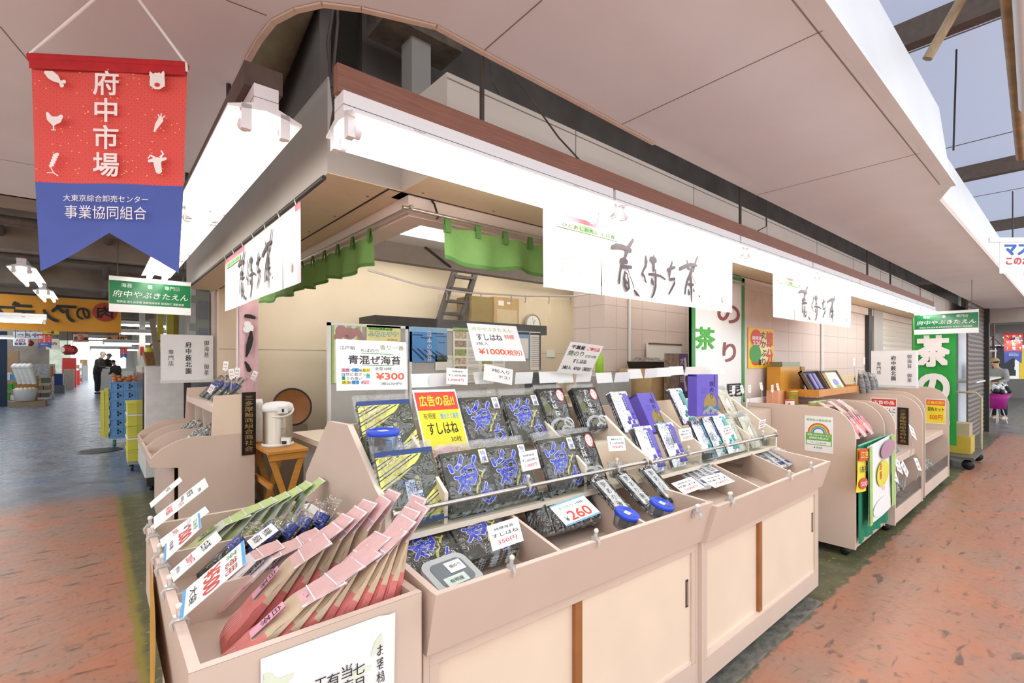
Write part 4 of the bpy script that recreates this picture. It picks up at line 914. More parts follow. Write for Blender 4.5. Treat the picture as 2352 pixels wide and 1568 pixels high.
def clear_tub(r=.045, h=.06):
    b = MB(); b.lathe([(.001, .002), (r*.82, 0), (r*.86, .004), (r, h), (r*1.06, h+.002), (r*1.06, h+.008)], TUBC, 24); n = MB()
    n.slab([(-.03, -.02, .006), (.03, -.02, .006), (.025, -.02, .04), (.0, -.02, .03), (-.02, -.02, .045)], (0, .03, 0), NORI); return [('tub', b), ('nori_pieces', n)]
q = F1.at(1425, 1095, Z=.927); thing('sample_tub', 'clear open tub of nori pieces on the left rack shelf', 'tub', clear_tub(), None, F1.m @ M.Translation((q.x, q.y+.02, .926)))
q = F2R.at(1618, 1055, Z=.92); thing('sample_tub', 'clear tub lying in front of the teal pouches', 'tub', clear_tub(.036), None, F2R.m @ M.Translation((q.x, .40, .945)) @ M.Rotation(R(80), 4, 'X'))
q = F2R.at(1752, 1018, Z=.92); thing('sample_tub', 'clear tub at the right end of the right rack', 'tub', clear_tub(.05), None, F2R.m @ M.Translation((q.x, .43, .911)))
# ---------------------------------------------------------------- things in the counter bins
def flat_in(fr, px, z, rz, tilt, off=0.):
    q = fr.at(*px, Z=z); return fr.m @ M.Translation(q) @ M.Rotation(R(rz), 4, 'Z') @ M.Rotation(R(tilt), 4, 'X') @ M.Translation((0, 0, off))
G = 'blue-lettered packs lying in the counter bin'
for k in range(4): 
    o = dup(PROTO['hai'], flat_in(F1, (1130, 1300), .785, -4, 30, .036-.014*k), 'blue-lettered nori pack in the bin under the 350 yen card' if k == 0 else 'blue-lettered nori pack lower in the bin pile below the 350 yen card', G)
for k in range(3): 
    o = dup(PROTO['hai'], flat_in(F1, (1015, 1340), .785, 3, 28, .03-.014*k), 'blue-lettered nori pack in the bin under the clear grey tub' if k == 0 else 'blue-lettered nori pack in the bin pile below the grey tub', G)
GFILM = mat('grey_film_print', '#6a6264', .25, var=.2, scale=15, bump=.5)
b = MB(); film(b, -.16, .16, 0, .24, .03, GFILM, .006, 12, 10, 41); one('film_wrapped_pack', b, 'dark grey film pack lying at the back of the left bin', 'pack', local=flat_in(F1, (1010, 1262), .79, 4, 30))
lidg = mat('milky_grey_lid', '#c3c6c6', .25, var=.03); b = MB(); RR = []
def rrect(w, h, r, n=5): return [(sx*(w/2-r)+r*math.cos(a), sy*(h/2-r)+r*math.sin(a)) for sx, sy, a0 in ((1, 1, 0), (-1, 1, 90), (-1, -1, 180), (1, -1, 270)) for a in [R(a0+90*i/n) for i in range(n+1)]]
b.slab([(x, y, 0) for x, y in rrect(.15, .13, .03)], (0, 0, .05), TUBC)
l = MB(); l.slab([(x, y, .05) for x, y in rrect(.165, .145, .034)], (0, 0, .012), lidg); l.slab([(x, y, .062) for x, y in rrect(.12, .10, .02)], (0, 0, .002), mat('lid_panel', '#7b8288', .25))
s = MB(); s.rect(-.01, .05, -.005, .04, CARD, .0655); s.text('焼のり', 0, .012, .014, INK, z=.0665); s.rect(-.05, .03, -.05, -.015, mat('pale_green_label', '#d6e8dc', .5), .0655); s.text('有明産', -.035, -.042, .016, INK, z=.0665)
thing('food_container', 'clear grey lidded container in the left counter bin', 'container', [('box', b), ('lid', l, {'sub': [('labels', s)]})], None, flat_in(F1, (1030, 1352), .80, 8, 20))
def black_strip(label_txt=True, w=.10, h=.21):
    b = MB(); b.box(-w*.45, w*.45, .01, h*.9, 0, .012, NORIK)
    if label_txt: b.rect(-.030, .030, .03, h*.84, CARD, .0127); b.text('訳あり海苔', 0, h*.82, .028, INK, vert=True, z=.0137)
    f = MB(); film(f, -w*.5, w*.5, 0, h, .018, FILM if label_txt else FILMC, .003, 8, 10, 51); return [('nori_stack', b), ('clear_wrapper', f)]
G = 'film wrapped black nori packs in the middle bin'
for k in range(8):
    m_ = flat_in(F1, (1245+k*22, 1245-k*7), .785, -22+k*3, 40-k*1, .03-.002*k) @ M.Rotation(R(-28), 4, 'Y')
    lb = 'film wrapped black nori pack leaning in the middle bin' 
    if k == 0: BS = thing('black_nori_pack', lb, 'nori pack', black_strip(False), G, m_)
    else: dup(BS, m_, lb, G)
G = 'white-labelled black nori packs'
WS = None
for px, rz, lb in (((1440, 1200), 10, 'white-labelled black nori pack under the left tub'), ((1545, 1165), 4, 'white-labelled black nori pack by the right end'), ((1492, 1180), 12, 'white-labelled black nori pack between the two tubs')):
    m_ = flat_in(F1, px, .815, rz, 40, .02) @ M.Scale(1.15, 4)
    if WS is None: WS = thing('black_nori_pack', lb, 'nori pack', black_strip(True), G, m_)
    else: dup(WS, m_, lb, G)
def white_strip(w=.09, h=.19):
    b = MB(); b.box(-w*.45, w*.45, .01, h*.92, 0, .01, mat('white_print_pack', '#e9e9ea', .35, var=.05)); b.rect(-.03, .03, .03, .06, NAVY, .0108); 
    for k in range(6): b.rect(-.03, .03, .075+.014*k, .079+.014*k, GREYINK, .0108)
    f = MB(); film(f, -w*.5, w*.5, 0, h, .013, FILM, .003, 8, 8, 61); return [('pack', b), ('clear_wrapper', f)]
G = 'white printed packs in the right counter bin'
for k in range(5):
    m_ = flat_in(F2, (1622+k*9, 1130-k*3), .80, -16+k*4, 20, .012+.010*k); lb = 'white printed pack under the price cards in the right bin'
    if k == 0: WP = thing('white_pack', lb, 'pack', white_strip(), G, m_)
    else: dup(WP, m_, lb, G)
G = 'white packs in the last bin compartment'
for k in range(4): dup(WP, flat_in(F2, (1790+k*14, 1084-k*2), .775, -22+k*8, 26, .01+.012*k), 'white pack heaped in the last bin compartment', G)
# ---------------------------------------------------------------- tea bags in the corner bin
KRAFT = mat('kraft_paper', '#cdb598', .65, var=.07, scale=25, bump=.3, bscale=40); CORAL = mat('coral_paper', '#dc7d76', .5, var=.07, scale=18, bump=.3, bscale=40)
ROSE = mat('rose_paper', '#dcb0ae', .55, var=.05, scale=20, bump=.3); PEDGE = mat('white_fold', '#e8e6e8', .4)
GREENP = mat('pale_green_paper', '#cfdc9c', .5, var=.06, scale=18); GREENF = mat('green_fold', '#b9cf86', .5, var=.05)
def tea_bag(low, mid, top, tag, txt, w=.088, h=.335, t=.038):
    b = MB(); r = random.Random(h)
    def prof(v): return t*min(1, v*9+.15)*max(.06, 1-max(0, v-.35)/.42) if v < .78 else .0022
    def zc(v): return 0 if v < .70 else -.035*((v-.70)/.30)**1.3
    def f(sgn):
        def g(u, v):
            uu = u if sgn > 0 else 1-u
            k = math.sin(math.pi*min(1, max(0, u)))**.25 if v < .74 else 1
            return ((uu-.5)*w*(1-.05*math.sin(math.pi*v)), v*h, zc(v)+sgn*prof(v)*.5*(.55+.45*k) + .0012*math.sin(23*u+31*v))
        return g
    def cm(u, v):
        e = .40+.035*math.sin(7*u+1)+.03*math.sin(17*u)
        if v < e: return low
        if v < .70: return mid
        return top
    b.grid(f(1), 8, 34, cm); b.grid(f(-1), 8, 34, cm)
    for sx in (-1, 1):
        b.grid(lambda u, v: (sx*w*.5*(1-.05*math.sin(math.pi*v)), v*h, zc(v)+(u-.5)*prof(v)*.55*(1 if sx > 0 else -1)), 2, 20, lambda u, v: low if v < .40 else mid if v < .7 else top)
    e = MB()
    for k in (.78, .985): e.add([(-w*.5, h*k, zc(k)+.0022), (w*.5, h*k, zc(k)+.0022), (w*.5, h*k+.003, zc(k+.01)+.0022), (-w*.5, h*k+.003, zc(k+.01)+.0022)], [(0, 1, 2, 3)], PEDGE)
    e.add([(w*.42, h*.70, zc(.7)+.004), (w*.51, h*.70, zc(.7)+.003), (w*.51, h, zc(1)+.003), (w*.42, h, zc(1)+.003)], [(0, 1, 2, 3)], PEDGE)
    l = MB(); z = t*.5+.0022
    l.rect(-.016, .014, h*.36, h*.62, tag, z); l.rect(.014, .018, h*.36, h*.62, mat('brown_stripe', '#8c4632', .5), z)
    l.text(txt, -.001, h*.61, .026, INK, vert=True, z=z+.0006)
    wv = MB()
    for k in range(5): wv.stroke([(-.03+.011*k, .015, .0006), (-.026+.012*k, .05, .0008), (-.01+.010*k, .085, .0005)], PEDGE, z*.98, cap=False)
    return [('paper_bag', b), ('folded_top', e), ('tag', l), ('printed_lines', wv)]
def bag_m(x, y, z, lean, yaw=0., roll=0.):
    """bag facing the left aisle (-X), leaning back towards +X"""
    a = R(lean); m = M(((0, math.sin(a), -math.cos(a), 0), (-1, 0, 0, 0), (0, math.cos(a), math.sin(a), 0), (0, 0, 0, 1)))
    return M.Translation((x, y, z)) @ M.Rotation(R(yaw), 4, 'Z') @ m @ M.Rotation(R(roll), 4, 'Z')
TAGP = mat('pink_tag', '#e7a8c0', .5); TAGG = mat('green_tag', '#a9cf78', .5)
G = 'pink and kraft tea bags in the corner bin'
TB = None
ROW = [(.178, 1.235, 54), (.24, 1.222, 50), (.30, 1.228, 46), (.36, 1.235, 41), (.415, 1.23, 36), (.468, 1.235, 30), (.515, 1.23, 25), (.56, 1.235, 20), (.60, 1.25, 15)]
WHAT = ['nearest the bin corner, tag showing 白茶', 'second along the front of the bin', 'third along the front of the bin', 'fourth along the front of the bin', 'fifth along the front of the bin', 'sixth along the front of the bin', 'seventh along the front of the bin', 'eighth along the front of the bin', 'upright at the right end of the bin front']
for i, (x, y, l) in enumerate(ROW):
    m_ = bag_m(x, y, .787, l, (i*37 % 7)-3, (i*23 % 5)-2); lb = 'pink topped tea bag, ' + WHAT[i]
    if TB is None: TB = thing('tea_bag', lb, 'tea bag', tea_bag(CORAL, KRAFT, ROSE, TAGP, '白茶'), G, m_)
    else: dup(TB, m_, lb, G)
for i in range(7):
    m_ = bag_m(.235+i*.055, 1.40+.01*(i % 2), .787, 44-i*4, (i*29 % 9)-4, (i*31 % 7)-3)
    dup(TB, m_, 'pink topped tea bag, second row, ' + ('leftmost by the 500 yen card', 'second from the left', 'third from the left', 'fourth from the left', 'fifth from the left', 'sixth from the left', 'against the right board')[i], G)
G = 'flat pink tea bags in the middle of the corner bin'
FB = thing('flat_tea_bag', 'flat pink and white tea bag, leftmost behind the divider', 'tea bag', tea_bag(ROSE, mat('white_pink_paper', '#eadfe0', .5), ROSE, CARD, '玄米', .09, .26, .014), G, bag_m(.21, 1.62, .795, 52))
for i in range(4): dup(FB, bag_m(.26+i*.075, 1.60+.02*(i % 2), .795, 50-2*i, 4*i-6), 'flat pink and white tea bag behind the divider, ' + ('second', 'third', 'fourth', 'rightmost')[i], G)
BLUEB = mat('blue_tea_paper', '#2f4fc0', .35, var=.08); BLKB = norimat('black_tea_pack', '#3a3b33')
def blue_pack(w=.10, h=.24):
    b = MB(); b.box(-w*.46, w*.46, .01, h*.72, 0, .014, BLKB); b.rect(-w*.46, w*.46, h*.5, h*.72, BLUEB, .0148); b.stroke([(-.02, .05, .006), (.0, .08, .012), (.02, .06, .005)], WHITE, .0150); b.stroke([(-.018, .05, .004), (.0, .08, .009), (.018, .06, .003)], INK, .0155)
    f = MB(); film(f, -w*.5, w*.5, 0, h, .018, FILM, .003, 8, 10, 71); return [('pack', b), ('clear_wrapper', f)]
G = 'blue and black packs in the corner bin'
BP = thing('blue_topped_pack', 'blue topped black pack, leftmost in the bin', 'pack', blue_pack(), G, bag_m(.24, 1.80, .795, 50))
for i in range(5): dup(BP, bag_m(.29+i*.06, 1.78+.02*(i % 2), .80, 50-3*i, 3*i-5), 'blue topped black pack in the bin, ' + ('second', 'third', 'fourth', 'fifth', 'by the right board')[i], G)
G = 'pale green tea bags at the back of the corner bin'
GB = None
for i in range(7):
    m_ = bag_m(.20+i*.058, 2.06+.012*(i % 2), .79, 54-4*i, 3*(i % 3)-3); lb = 'pale green tea bag at the bin back, ' + ('leftmost', 'second', 'third', 'fourth', 'fifth', 'sixth', 'rightmost')[i]
    if GB is None: GB = thing('green_tea_bag', lb, 'tea bag', tea_bag(GREENP, mat('silver_green', '#d5d8c8', .4), GREENF, TAGG, '煎茶', .085, .27, .02), G, m_)
    else: dup(GB, m_, lb, G)
b = MB(); film(b, 0, .40, 0, .10, .02, FILMC, .006, 16, 6, 81); one('loose_film', b, 'loose clear film on the bin floor before the tea bags', 'plastic film', local=M.Translation((.21, 1.165, .80)))
# ================================================================ cards and clips
def card(m, w, h, lines, base=CARD, border=None, t=.0012, curl=0.):
    """flat card with writing. lines: (text, x, y, height, material, width, bold) in fractions of w and h"""
    b = MB(m); b.box(0, w, 0, h, -t, 0, border or base)
    if border: b.rect(w*.05, w*.95, h*.05, h*.95, base, .0004)
    for (t_, x, y, hh, mm, ww, bo) in lines: b.text(t_, x*w, y*h, hh*h, mm, w=ww*w if ww else None, z=.0011, bold=bo)
    return b
def qcard(fr, Yp, BL, BR, hpx, lean, lines, label, group=None, base=CARD, border=None, h=None, name='price_card'):
    """card whose lower edge spans two pixels on the plane y = Yp of a frame, leaning back by lean degrees"""
    p = fr.at(*BL, Y=Yp); q = fr.at(*BR, Y=Yp); r = q-p; w = r.length; hh = h or hpx
    m = fr.m @ face(p, r, (0, math.sin(R(lean)), math.cos(R(lean))))
    return one(name, card(m, w, hh, lines, base, border), label, 'card', group)
IDF = Frame(0, 0, 0)
def clip(m, label, group, name='card_clip'):
    """clear plastic clip: jaw over a board edge, stem and ball"""
    if 'clip' not in PROTO:
        b = MB(); b.tube([(0, -.014, -.022), (0, -.018, -.004), (0, -.008, .008), (0, .008, .008), (0, .018, -.004), (0, .014, -.022)], .0045, CLIPM, 8)
        b.box(-.008, .008, -.012, .012, .002, .012, CLIPM)
        s = MB(); s.tube([(0, 0, .01), (.003, .0, .028)], .006, CLIPM, 8); k = MB(); k.ball((.003, 0, .032), .0085, mat('milky_ball', '#e9e2d6', .3), 8)
        PROTO['clip'] = thing(name, label, 'clip', [('jaw', b), ('stem', s), ('ball_joint', k)], group, m)
    else: dup(PROTO['clip'], m, label, group)
# ---- big cards over the left rack
qcard(F1, .80, (773, 897), (936, 894), 0, 6, [('江戸前', .05, .80, .075, INK, .20, 0), ('ちばのり', .33, .76, .07, INK, .25, 0), ('香り一番', .60, .82, .10, OLIVE, .36, .004), ('青混ぜ海苔', .16, .52, .17, mat('dark_brown_ink', '#3d2f30', .6), .74, .02),
    ('全型10枚', .52, .40, .065, INK, .25, 0), ('¥300', .54, .21, .135, ORANGE, .41, .035), ('（税込324円）', .60, .095, .06, INK, .32, 0), ('天然の青海苔が', .07, .365, .06, INK, .38, 0), ('自然に混ざった', .07, .285, .06, INK, .38, 0), ('香りの良い', .07, .205, .06, INK, .27, 0), ('焼海苔です。', .07, .125, .06, INK, .32, 0)],
    'large white 300 yen card above the striped packs', h=.205, name='shop_card')
def deco(o, fn):
    pass
# highlighter marks of the 300 yen card
p = F1.at(773, 897, Y=.80); q = F1.at(936, 894, Y=.80); w = (q-p).length; m = F1.m @ face(p, q-p, (0, math.sin(R(6)), math.cos(R(6)))); b = MB(m); h = .205
for x0, x1, y0, c in ((.07, .17, .36, PINKINK), (.21, .30, .365, SKY), (.35, .45, .36, YELLOW), (.07, .11, .21, TEAL), (.40, .45, .24, TEAL), (.07, .16, .12, YELLOW), (.21, .30, .12, SKY), (.35, .44, .12, PINKINK)): b.rect(x0*w, x1*w, y0*h, (y0+.075)*h, c, .0006)
b.stroke([(.34*w, .735*h, .001), (.55*w, .74*h, .0016), (.80*w, .72*h, .001)], GREEN, .0008); b.stroke([(.34*w, .505*h, .001), (.55*w, .495*h, .0016), (.80*w, .50*h, .001)], GREEN, .0008)
o = bpy.data.objects['shop_card']; sh = o.location.copy(); mk = link('highlighter_marks', b.mesh('highlighter_marks', sh), o)
qcard(F1, .79, (1093, 828), (1208, 829), 0, 24, [('府中やぶきたえん', .06, .80, .11, mat('light_green_ink', '#9cbf7a', .6), .80, .004), ('すしはね', .12, .55, .17, GREYINK, .50, .02), ('特撰', .68, .60, .13, ORANGE, .20, .0), ('3帖入', .08, .41, .10, GREYINK, .24, 0), ('¥1000', .10, .17, .15, ORANGE, .50, .03), ('（税別）', .60, .15, .15, ORANGE, .36, .02)],
    'white 1000 yen card leaning over the blue-lettered packs', h=.20, name='shop_card')
qcard(F1, .79, (1110, 872), (1176, 884), 0, 6, [('3帖入り', .25, .62, .22, INK, .62, 0), ('デス！', .50, .28, .2, INK, .40, 0)], 'handwritten paper memo hanging below the 1000 yen card', h=.078, base=PAPER, name='memo')
qcard(F1, .80, (1025, 882), (1074, 884), 0, 4, [('特撰海苔', .25, .76, .1, INK, .5, 0), ('すしはね3帖', .08, .50, .14, INK, .84, 0), ('1,000円', .08, .20, .16, RED, .72, 0)], 'small white 1,000 yen card beside the large 300 yen card', h=.075)
qcard(F1, .80, (1279, 855), (1354, 861), 0, -30, [('千葉産', .08, .80, .12, INK, .40, .03), ('ご奉仕品', .56, .80, .11, RED, .38, .02), ('焼のり', .06, .58, .17, mat('dark_green_ink', '#4f7a34', .6), .46, .012), ('全型10枚', .58, .57, .09, INK, .36, .01), ('すしはね', .30, .36, .13, INK, .42, .02), ('3帖入', .08, .13, .13, INK, .26, .02), ('¥700（税別）', .42, .12, .13, INK, .54, .02)],
    'white slanted 700 yen card above the olive packs', h=.19, name='shop_card')
for px in ((1108, 855), (1300, 880), (850, 905)):
    p = F1.at(px[0], px[1], Y=.81); b = MB(F1.m); b.box(p.x-.02, p.x+.02, .802, .806, 1.24, p.z+.015, ACRYL); b.box(p.x-.025, p.x+.025, .79, .83, 1.238, 1.243, ACRYL)
    one('card_stand', b, 'clear stand behind the ' + {1108: '1000', 1300: '700', 850: 'large 300'}[px[0]] + ' yen card', 'card stand', 'clear card stands on the rack')
# row of white cards turned away
ROWC = [(946, 890, 55, 'left of the yellow card'), (985, 888, 50, 'behind the small 1,000 yen card'), (1092, 882, 42, 'left of the paper memo'), (1182, 882, 40, 'right of the paper memo'), (1240, 880, 42, 'left of the slanted 700 yen card'), (1282, 880, 36, 'below the slanted 700 yen card'), (1322, 878, 34, 'right below the slanted 700 yen card')]
ROWD = [(1372, 880, 36, 'first past the olive packs'), (1410, 878, 34, 'second past the olive packs'), (1447, 870, 30, 'left above the leaning purple box'), (1480, 868, 28, 'right above the leaning purple box'), (1508, 866, 34, 'above the teal pouch'), (1540, 862, 32, 'second above the teal pouch'), (1572, 862, 36, 'behind the upright purple box'), (1636, 860, 30, 'in front of the white tea sign')]
for fr, yy, rows in ((F1, .84, ROWC), (F2R, .80, ROWD)):
    for i, (x, y, wpx, wh) in enumerate(rows):
        tilt = (12, -14, 18, -10, 8)[i % 5]
        qcard(fr, yy, (x, y), (x+wpx, y-2), 0, tilt, [('・・・', .3, .5, .05, mat('faint_print', '#d9d6d2', .6), .4, 0)], 'blank backed white card on the rack top, ' + wh, 'white cards turned away along the rack top', h=.062)
# cards and clips on the racks' rails and on the counter fronts
def pl(t1, t2, price): return [(t1, .18, .72, .11, INK, .62, 0), (t2, .08, .46, .15, INK, .84, 0), (price, .20, .16, .18, RED, .62, 0)]
G = 'white price cards held by clips'
for fr, Yp, BL, BR, hh, ln, lines, lab, cp in (
    (F1, .34, (1201, 1083), (1242, 1074), .075, 18, pl('特撰海苔', 'すしはね3帖入', '1,000円'), '1,000 yen card clipped to the steel rail of the left rack', (1212, 1100)),
    (F1, .34, (1399, 1036), (1438, 1034), .068, 14, pl('焼のり', 'すしはね3帖', '700円'), '700 yen card clipped to the rail before the empty shelf', (1416, 1060)),
    (F2R, .345, (1565, 1014), (1593, 1008), .066, 16, pl('海苔', '焼のり', '500円'), '500 yen card clipped to the rail of the right rack', (1580, 1040)),
    (F2R, .345, (1662, 1004), (1683, 998), .062, 12, pl('海苔', '手巻き', '600円'), '600 yen card clipped to the rail before cream pouches', (1664, 1022)),
    (F2R, .345, (1742, 985), (1757, 980), .055, -8, pl('海苔', '手巻き', '780円'), 'white price card at the right end of the right rack', (1752, 1000)),
    (F1, .03, (1132, 1266), (1203, 1241), .072, 22, pl('特撰海苔', 'すしはね', '350円'), '350 yen card clipped to the long counter front', (1174, 1285)),
    (F2, .03, (1573, 1135), (1618, 1118), .07, 62, pl('韓国海苔', '味付', '500円'), '500 yen card lying over the right counter bin', (1602, 1150)),
    (F2, .03, (1642, 1120), (1688, 1105), .075, 66, pl('有明海苔', '味付', '700円'), '700 yen card lying over the white printed packs', (1678, 1130))):
    qcard(fr, Yp, BL, BR, 0, ln, lines, lab, G, h=hh)
    yy = Yp+.008 if fr is not F1 or Yp > .1 else .012
    if Yp < .1: q = fr.at(cp[0], cp[1], Y=.01); mm = fr.m @ M.Translation((q.x, .01, .885 if fr is F1 else .868)) @ M.Rotation(R(0), 4, 'Z')
    else: q = fr.at(cp[0], cp[1], Y=.350); mm = fr.m @ M.Translation((q.x, .350, 1.010 if fr is F1 else .995))
    clip(mm, 'clear clip holding the ' + lab.split(' clipped')[0].split(' lying')[0].replace('700 yen card', '700 yen card' if 'rail' in lab else 'lying 700 yen card').replace('500 yen card', '500 yen card' if 'rail' in lab else 'lower 500 yen card').replace('white price card at the right end of', 'price card at the right of'), 'clear card clips')
ZIG = mat('zigzag_border_blue', '#58aee6', .5, var=.03)
def zig(b, w, h, n, c):
    for k in range(n):
        for y0, y1 in ((.0, .07*h), (h, h*.93)): b.poly([(w*k/n, y0, .0007), (w*(k+1)/n, y0, .0007), (w*(k+.5)/n, y1, .0007)][::1 if y0 == 0 else -1], c)
def zcard(m, w, h, lines, label, group, base=CARD):
    b = card(m, w, h, lines); zig(b, w, h, 16, ZIG); b.rect(0, w, 0, h*.05, ZIG, .0006); b.rect(0, w, h*.95, h, ZIG, .0006)
    return one('price_card', b, label, 'card', group)
q = F1.at(1302, 1208, Y=.10); r = F1.at(1380, 1183, Y=.10)
zcard(F1.m @ face(q, r-q+V((0, 0, .01)), (-.25, math.sin(R(62)), math.cos(R(62)))), (r-q).length, .10, [('¥', .10, .15, .22, INK, .10, 0), ('260', .24, .12, .42, RED, .60, .02), ('キズのり', .14, .68, .14, GREEN, .4, 0), ('10枚', .62, .70, .12, INK, .25, 0)], '260 yen card with blue zigzag border in the middle bin', G)
clip(F1.m @ M.Translation((F1.at(1368, 1230, Y=.01).x, .01, .885)), 'clear clip below the 260 yen card', 'clear card clips')
for i, px in enumerate((1600, 1675, 1812, 1862)):
    clip(F2.m @ M.Translation((F2.at(px, (1148, 1125, 1095, 1070)[i], Y=.01).x, .01, .868)), 'clear clip on the right counter front, ' + ('at the counter joint', 'second from the joint', 'below the empty compartment', 'near the right corner')[i], 'clear card clips')
b = MB(F1.m @ face((F1.at(1477, 1212, Y=.012).x, .012, F1.at(1477, 1212, Y=.012).z), (1, 0, 0), (0, 0, 1))); b.slab([(.011*math.cos(t), .014*math.sin(t), 0) for t in [i*.5 for i in range(12)]], (0, 0, .003), CARD); one('sticker', b, 'small white torn sticker on the long counter front', 'sticker')
# ---- tea bin clips and cards on the left rim
def rim_card(y, z, w, h, lean, lines, label, zz=False, x=.150, roll=0., base=CARD):
    m = M.Translation((x, y, z)) @ face((0, 0, 0), (0, -1, 0), (math.sin(R(lean)), 0, math.cos(R(lean)))) @ M.Rotation(R(roll), 4, 'Z') @ M.Translation((-w/2, 0, 0))
    if zz: return zcard(m, w, h, lines, label, 'price cards on the rim of the corner bin')
    return one('price_card', card(m, w, h, lines, base), label, 'card', 'price cards on the rim of the corner bin')
CY = [at(x, y, X=.146).y for x, y in ((345, 1195), (352, 1222), (366, 1250), (374, 1285), (390, 1335), (412, 1410))]
NM = ['at the far end of the rim', 'second from the far end', 'by the 180 yen card', 'by the 200 yen card', 'by the 白茶 card', 'nearest, by the 500 yen card']
for y, n in zip(CY, NM): clip(M.Translation((.146, y, .886)) @ M.Rotation(R(90), 4, 'Z'), 'clear clip on the left bin rim, ' + n, 'clear clips on the rim of the corner bin')
rim_card(CY[1]+.03, .925, .135, .20, 52, [('徳用', .55, .82, .06, INK, .3, 0), ('煎茶', .12, .62, .12, INK, .5, 0), ('100g', .12, .50, .07, INK, .4, 0), ('¥180', .14, .22, .13, RED, .6, .01), ('お茶', .55, .45, .10, RED, .3, 0)], 'large white 180 yen card over the back of the corner bin', roll=-4)
rim_card(CY[0]+.06, .95, .08, .13, 48, [('煎茶', .2, .5, .15, INK, .5, 0)], 'white card at the far corner of the bin rim')
rim_card(CY[2]+.0, .925, .08, .15, 56, [('くき茶', .12, .55, .12, INK, .7, 0), ('300円', .16, .25, .12, RED, .6, 0)], 'small white card below the large 180 yen card')
rim_card(CY[3]+.005, .925, .125, .125, 46, [('¥', .06, .52, .2, INK, .12, 0), ('200', .22, .40, .34, RED, .66, .02), ('玄米茶', .2, .80, .12, GREEN, .6, 0), ('10本', .2, .14, .12, INK, .5, 0)], '200 yen card with blue zigzag borders on the bin rim', True, roll=-8)
rim_card(CY[4]-.0, .92, .082, .14, 52, [('白茶', .16, .62, .20, INK, .62, .0), ('200円', .12, .30, .16, RED, .7, 0), ('税込', .2, .1, .08, GREYINK, .5, 0)], 'white 白茶 card between the two zigzag bordered cards')
rim_card(CY[5]-.0, .92, .12, .17, 50, [('¥500', .08, .34, .26, RED, .84, .02), ('茶', .12, .70, .18, GREEN, .2, .01), ('徳用', .38, .68, .2, mat('red_brown_ink', '#b5523a', .6), .5, .01), ('大袋', .2, .12, .12, INK, .6, 0)], '500 yen card with blue zigzag borders nearest the bin corner', True, roll=-12)
rim_card(CY[5]+.02, 1.02, .07, .07, 60, [('有機', .18, .55, .3, INK, .62, 0), ('緑茶', .18, .15, .3, INK, .62, 0)], 'small white 有機 card between the pink tea bags', x=.30)
# ================================================================ noren curtains
CLOTH = mat('white_noren_cloth', '#f3f1ee', .8, var=.02, scale=6); PBLUSH = mat('pink_cloth_print', '#d58d9a', .8, var=.15, scale=5); PALEPINK = mat('pale_pink_cloth', '#e9c9cd', .8, var=.06)
LGREEN = mat('light_green_leaf_print', '#a4cc72', .8, var=.1); PILL = mat('green_label_print', '#9fcf94', .8)
BRUSH = mat('grey_brush_ink', '#4f474b', .8, var=.12)
ZST = [[(800, 530, 14), (850, 515, 20), (905, 522, 18), (965, 540, 16), (1005, 565, 18)], [(1035, 450, 12), (1010, 490, 16), (980, 535, 18), (960, 600, 16), (945, 650, 14)], [(900, 680, 16), (940, 680, 24), (965, 695, 16)], [(905, 745, 13), (960, 750, 13), (1015, 755, 12)],
    [(930, 660, 12), (905, 740, 10), (890, 820, 11), (882, 900, 13), (880, 930, 9)], [(945, 810, 9), (935, 880, 12), (945, 960, 13), (970, 1010, 16), (990, 990, 12), (985, 900, 8), (970, 830, 6), (948, 810, 7)], [(938, 885, 12), (965, 930, 12)], [(975, 770, 4), (1000, 850, 4), (1030, 930, 5), (1045, 985, 5)], [(1050, 1015, 7), (1075, 1050, 14), (1105, 1078, 5)],
    [(1180, 640, 12), (1185, 690, 17), (1180, 740, 12), (1150, 790, 10), (1140, 830, 16), (1165, 860, 10), (1175, 910, 10), (1185, 922, 6)], [(1235, 660, 16), (1275, 670, 24), (1290, 680, 16)], [(1270, 620, 8), (1268, 690, 14), (1270, 780, 16)], [(1215, 832, 9), (1290, 838, 10), (1350, 855, 9), (1395, 888, 8)], [(1290, 790, 8), (1292, 880, 12), (1290, 970, 13), (1270, 1050, 11), (1248, 1092, 7)], [(1245, 885, 8), (1255, 925, 18), (1262, 945, 8)],
    [(1425, 785, 12), (1470, 765, 12), (1505, 755, 10)], [(1475, 700, 10), (1460, 760, 15), (1445, 850, 12), (1450, 890, 12), (1510, 885, 12), (1505, 930, 11), (1470, 1000, 10), (1440, 1055, 6)],
    [(1565, 770, 13), (1620, 745, 15), (1690, 720, 12), (1750, 735, 10)], [(1645, 685, 10), (1665, 770, 12)], [(1765, 632, 6), (1740, 700, 11), (1715, 800, 8)], [(1700, 760, 11), (1685, 830, 16), (1650, 900, 14), (1630, 980, 10), (1622, 1050, 8)], [(1700, 850, 4), (1740, 940, 3)], [(1690, 870, 11), (1692, 950, 14), (1695, 1050, 9), (1697, 1138, 5)], [(1665, 945, 10), (1715, 950, 9)], [(1660, 1010, 8), (1668, 1045, 14)], [(1718, 1000, 6), (1722, 1020, 9)], [(1780, 1078, 6), (1784, 1082, 6)]]
NY = 1.55
def nz(x, y): p = at(1240+x/4.9, 460+y/4.9, Y=NY); return p.x, p.z
NX0 = nz(33, 60)[0]; NX1 = nz(2165, 700)[0]; NZ1 = nz(33, 70)[1]; NZ0 = nz(38, 975)[1]; NW = NX1-NX0; NH = NZ1-NZ0
NST = []
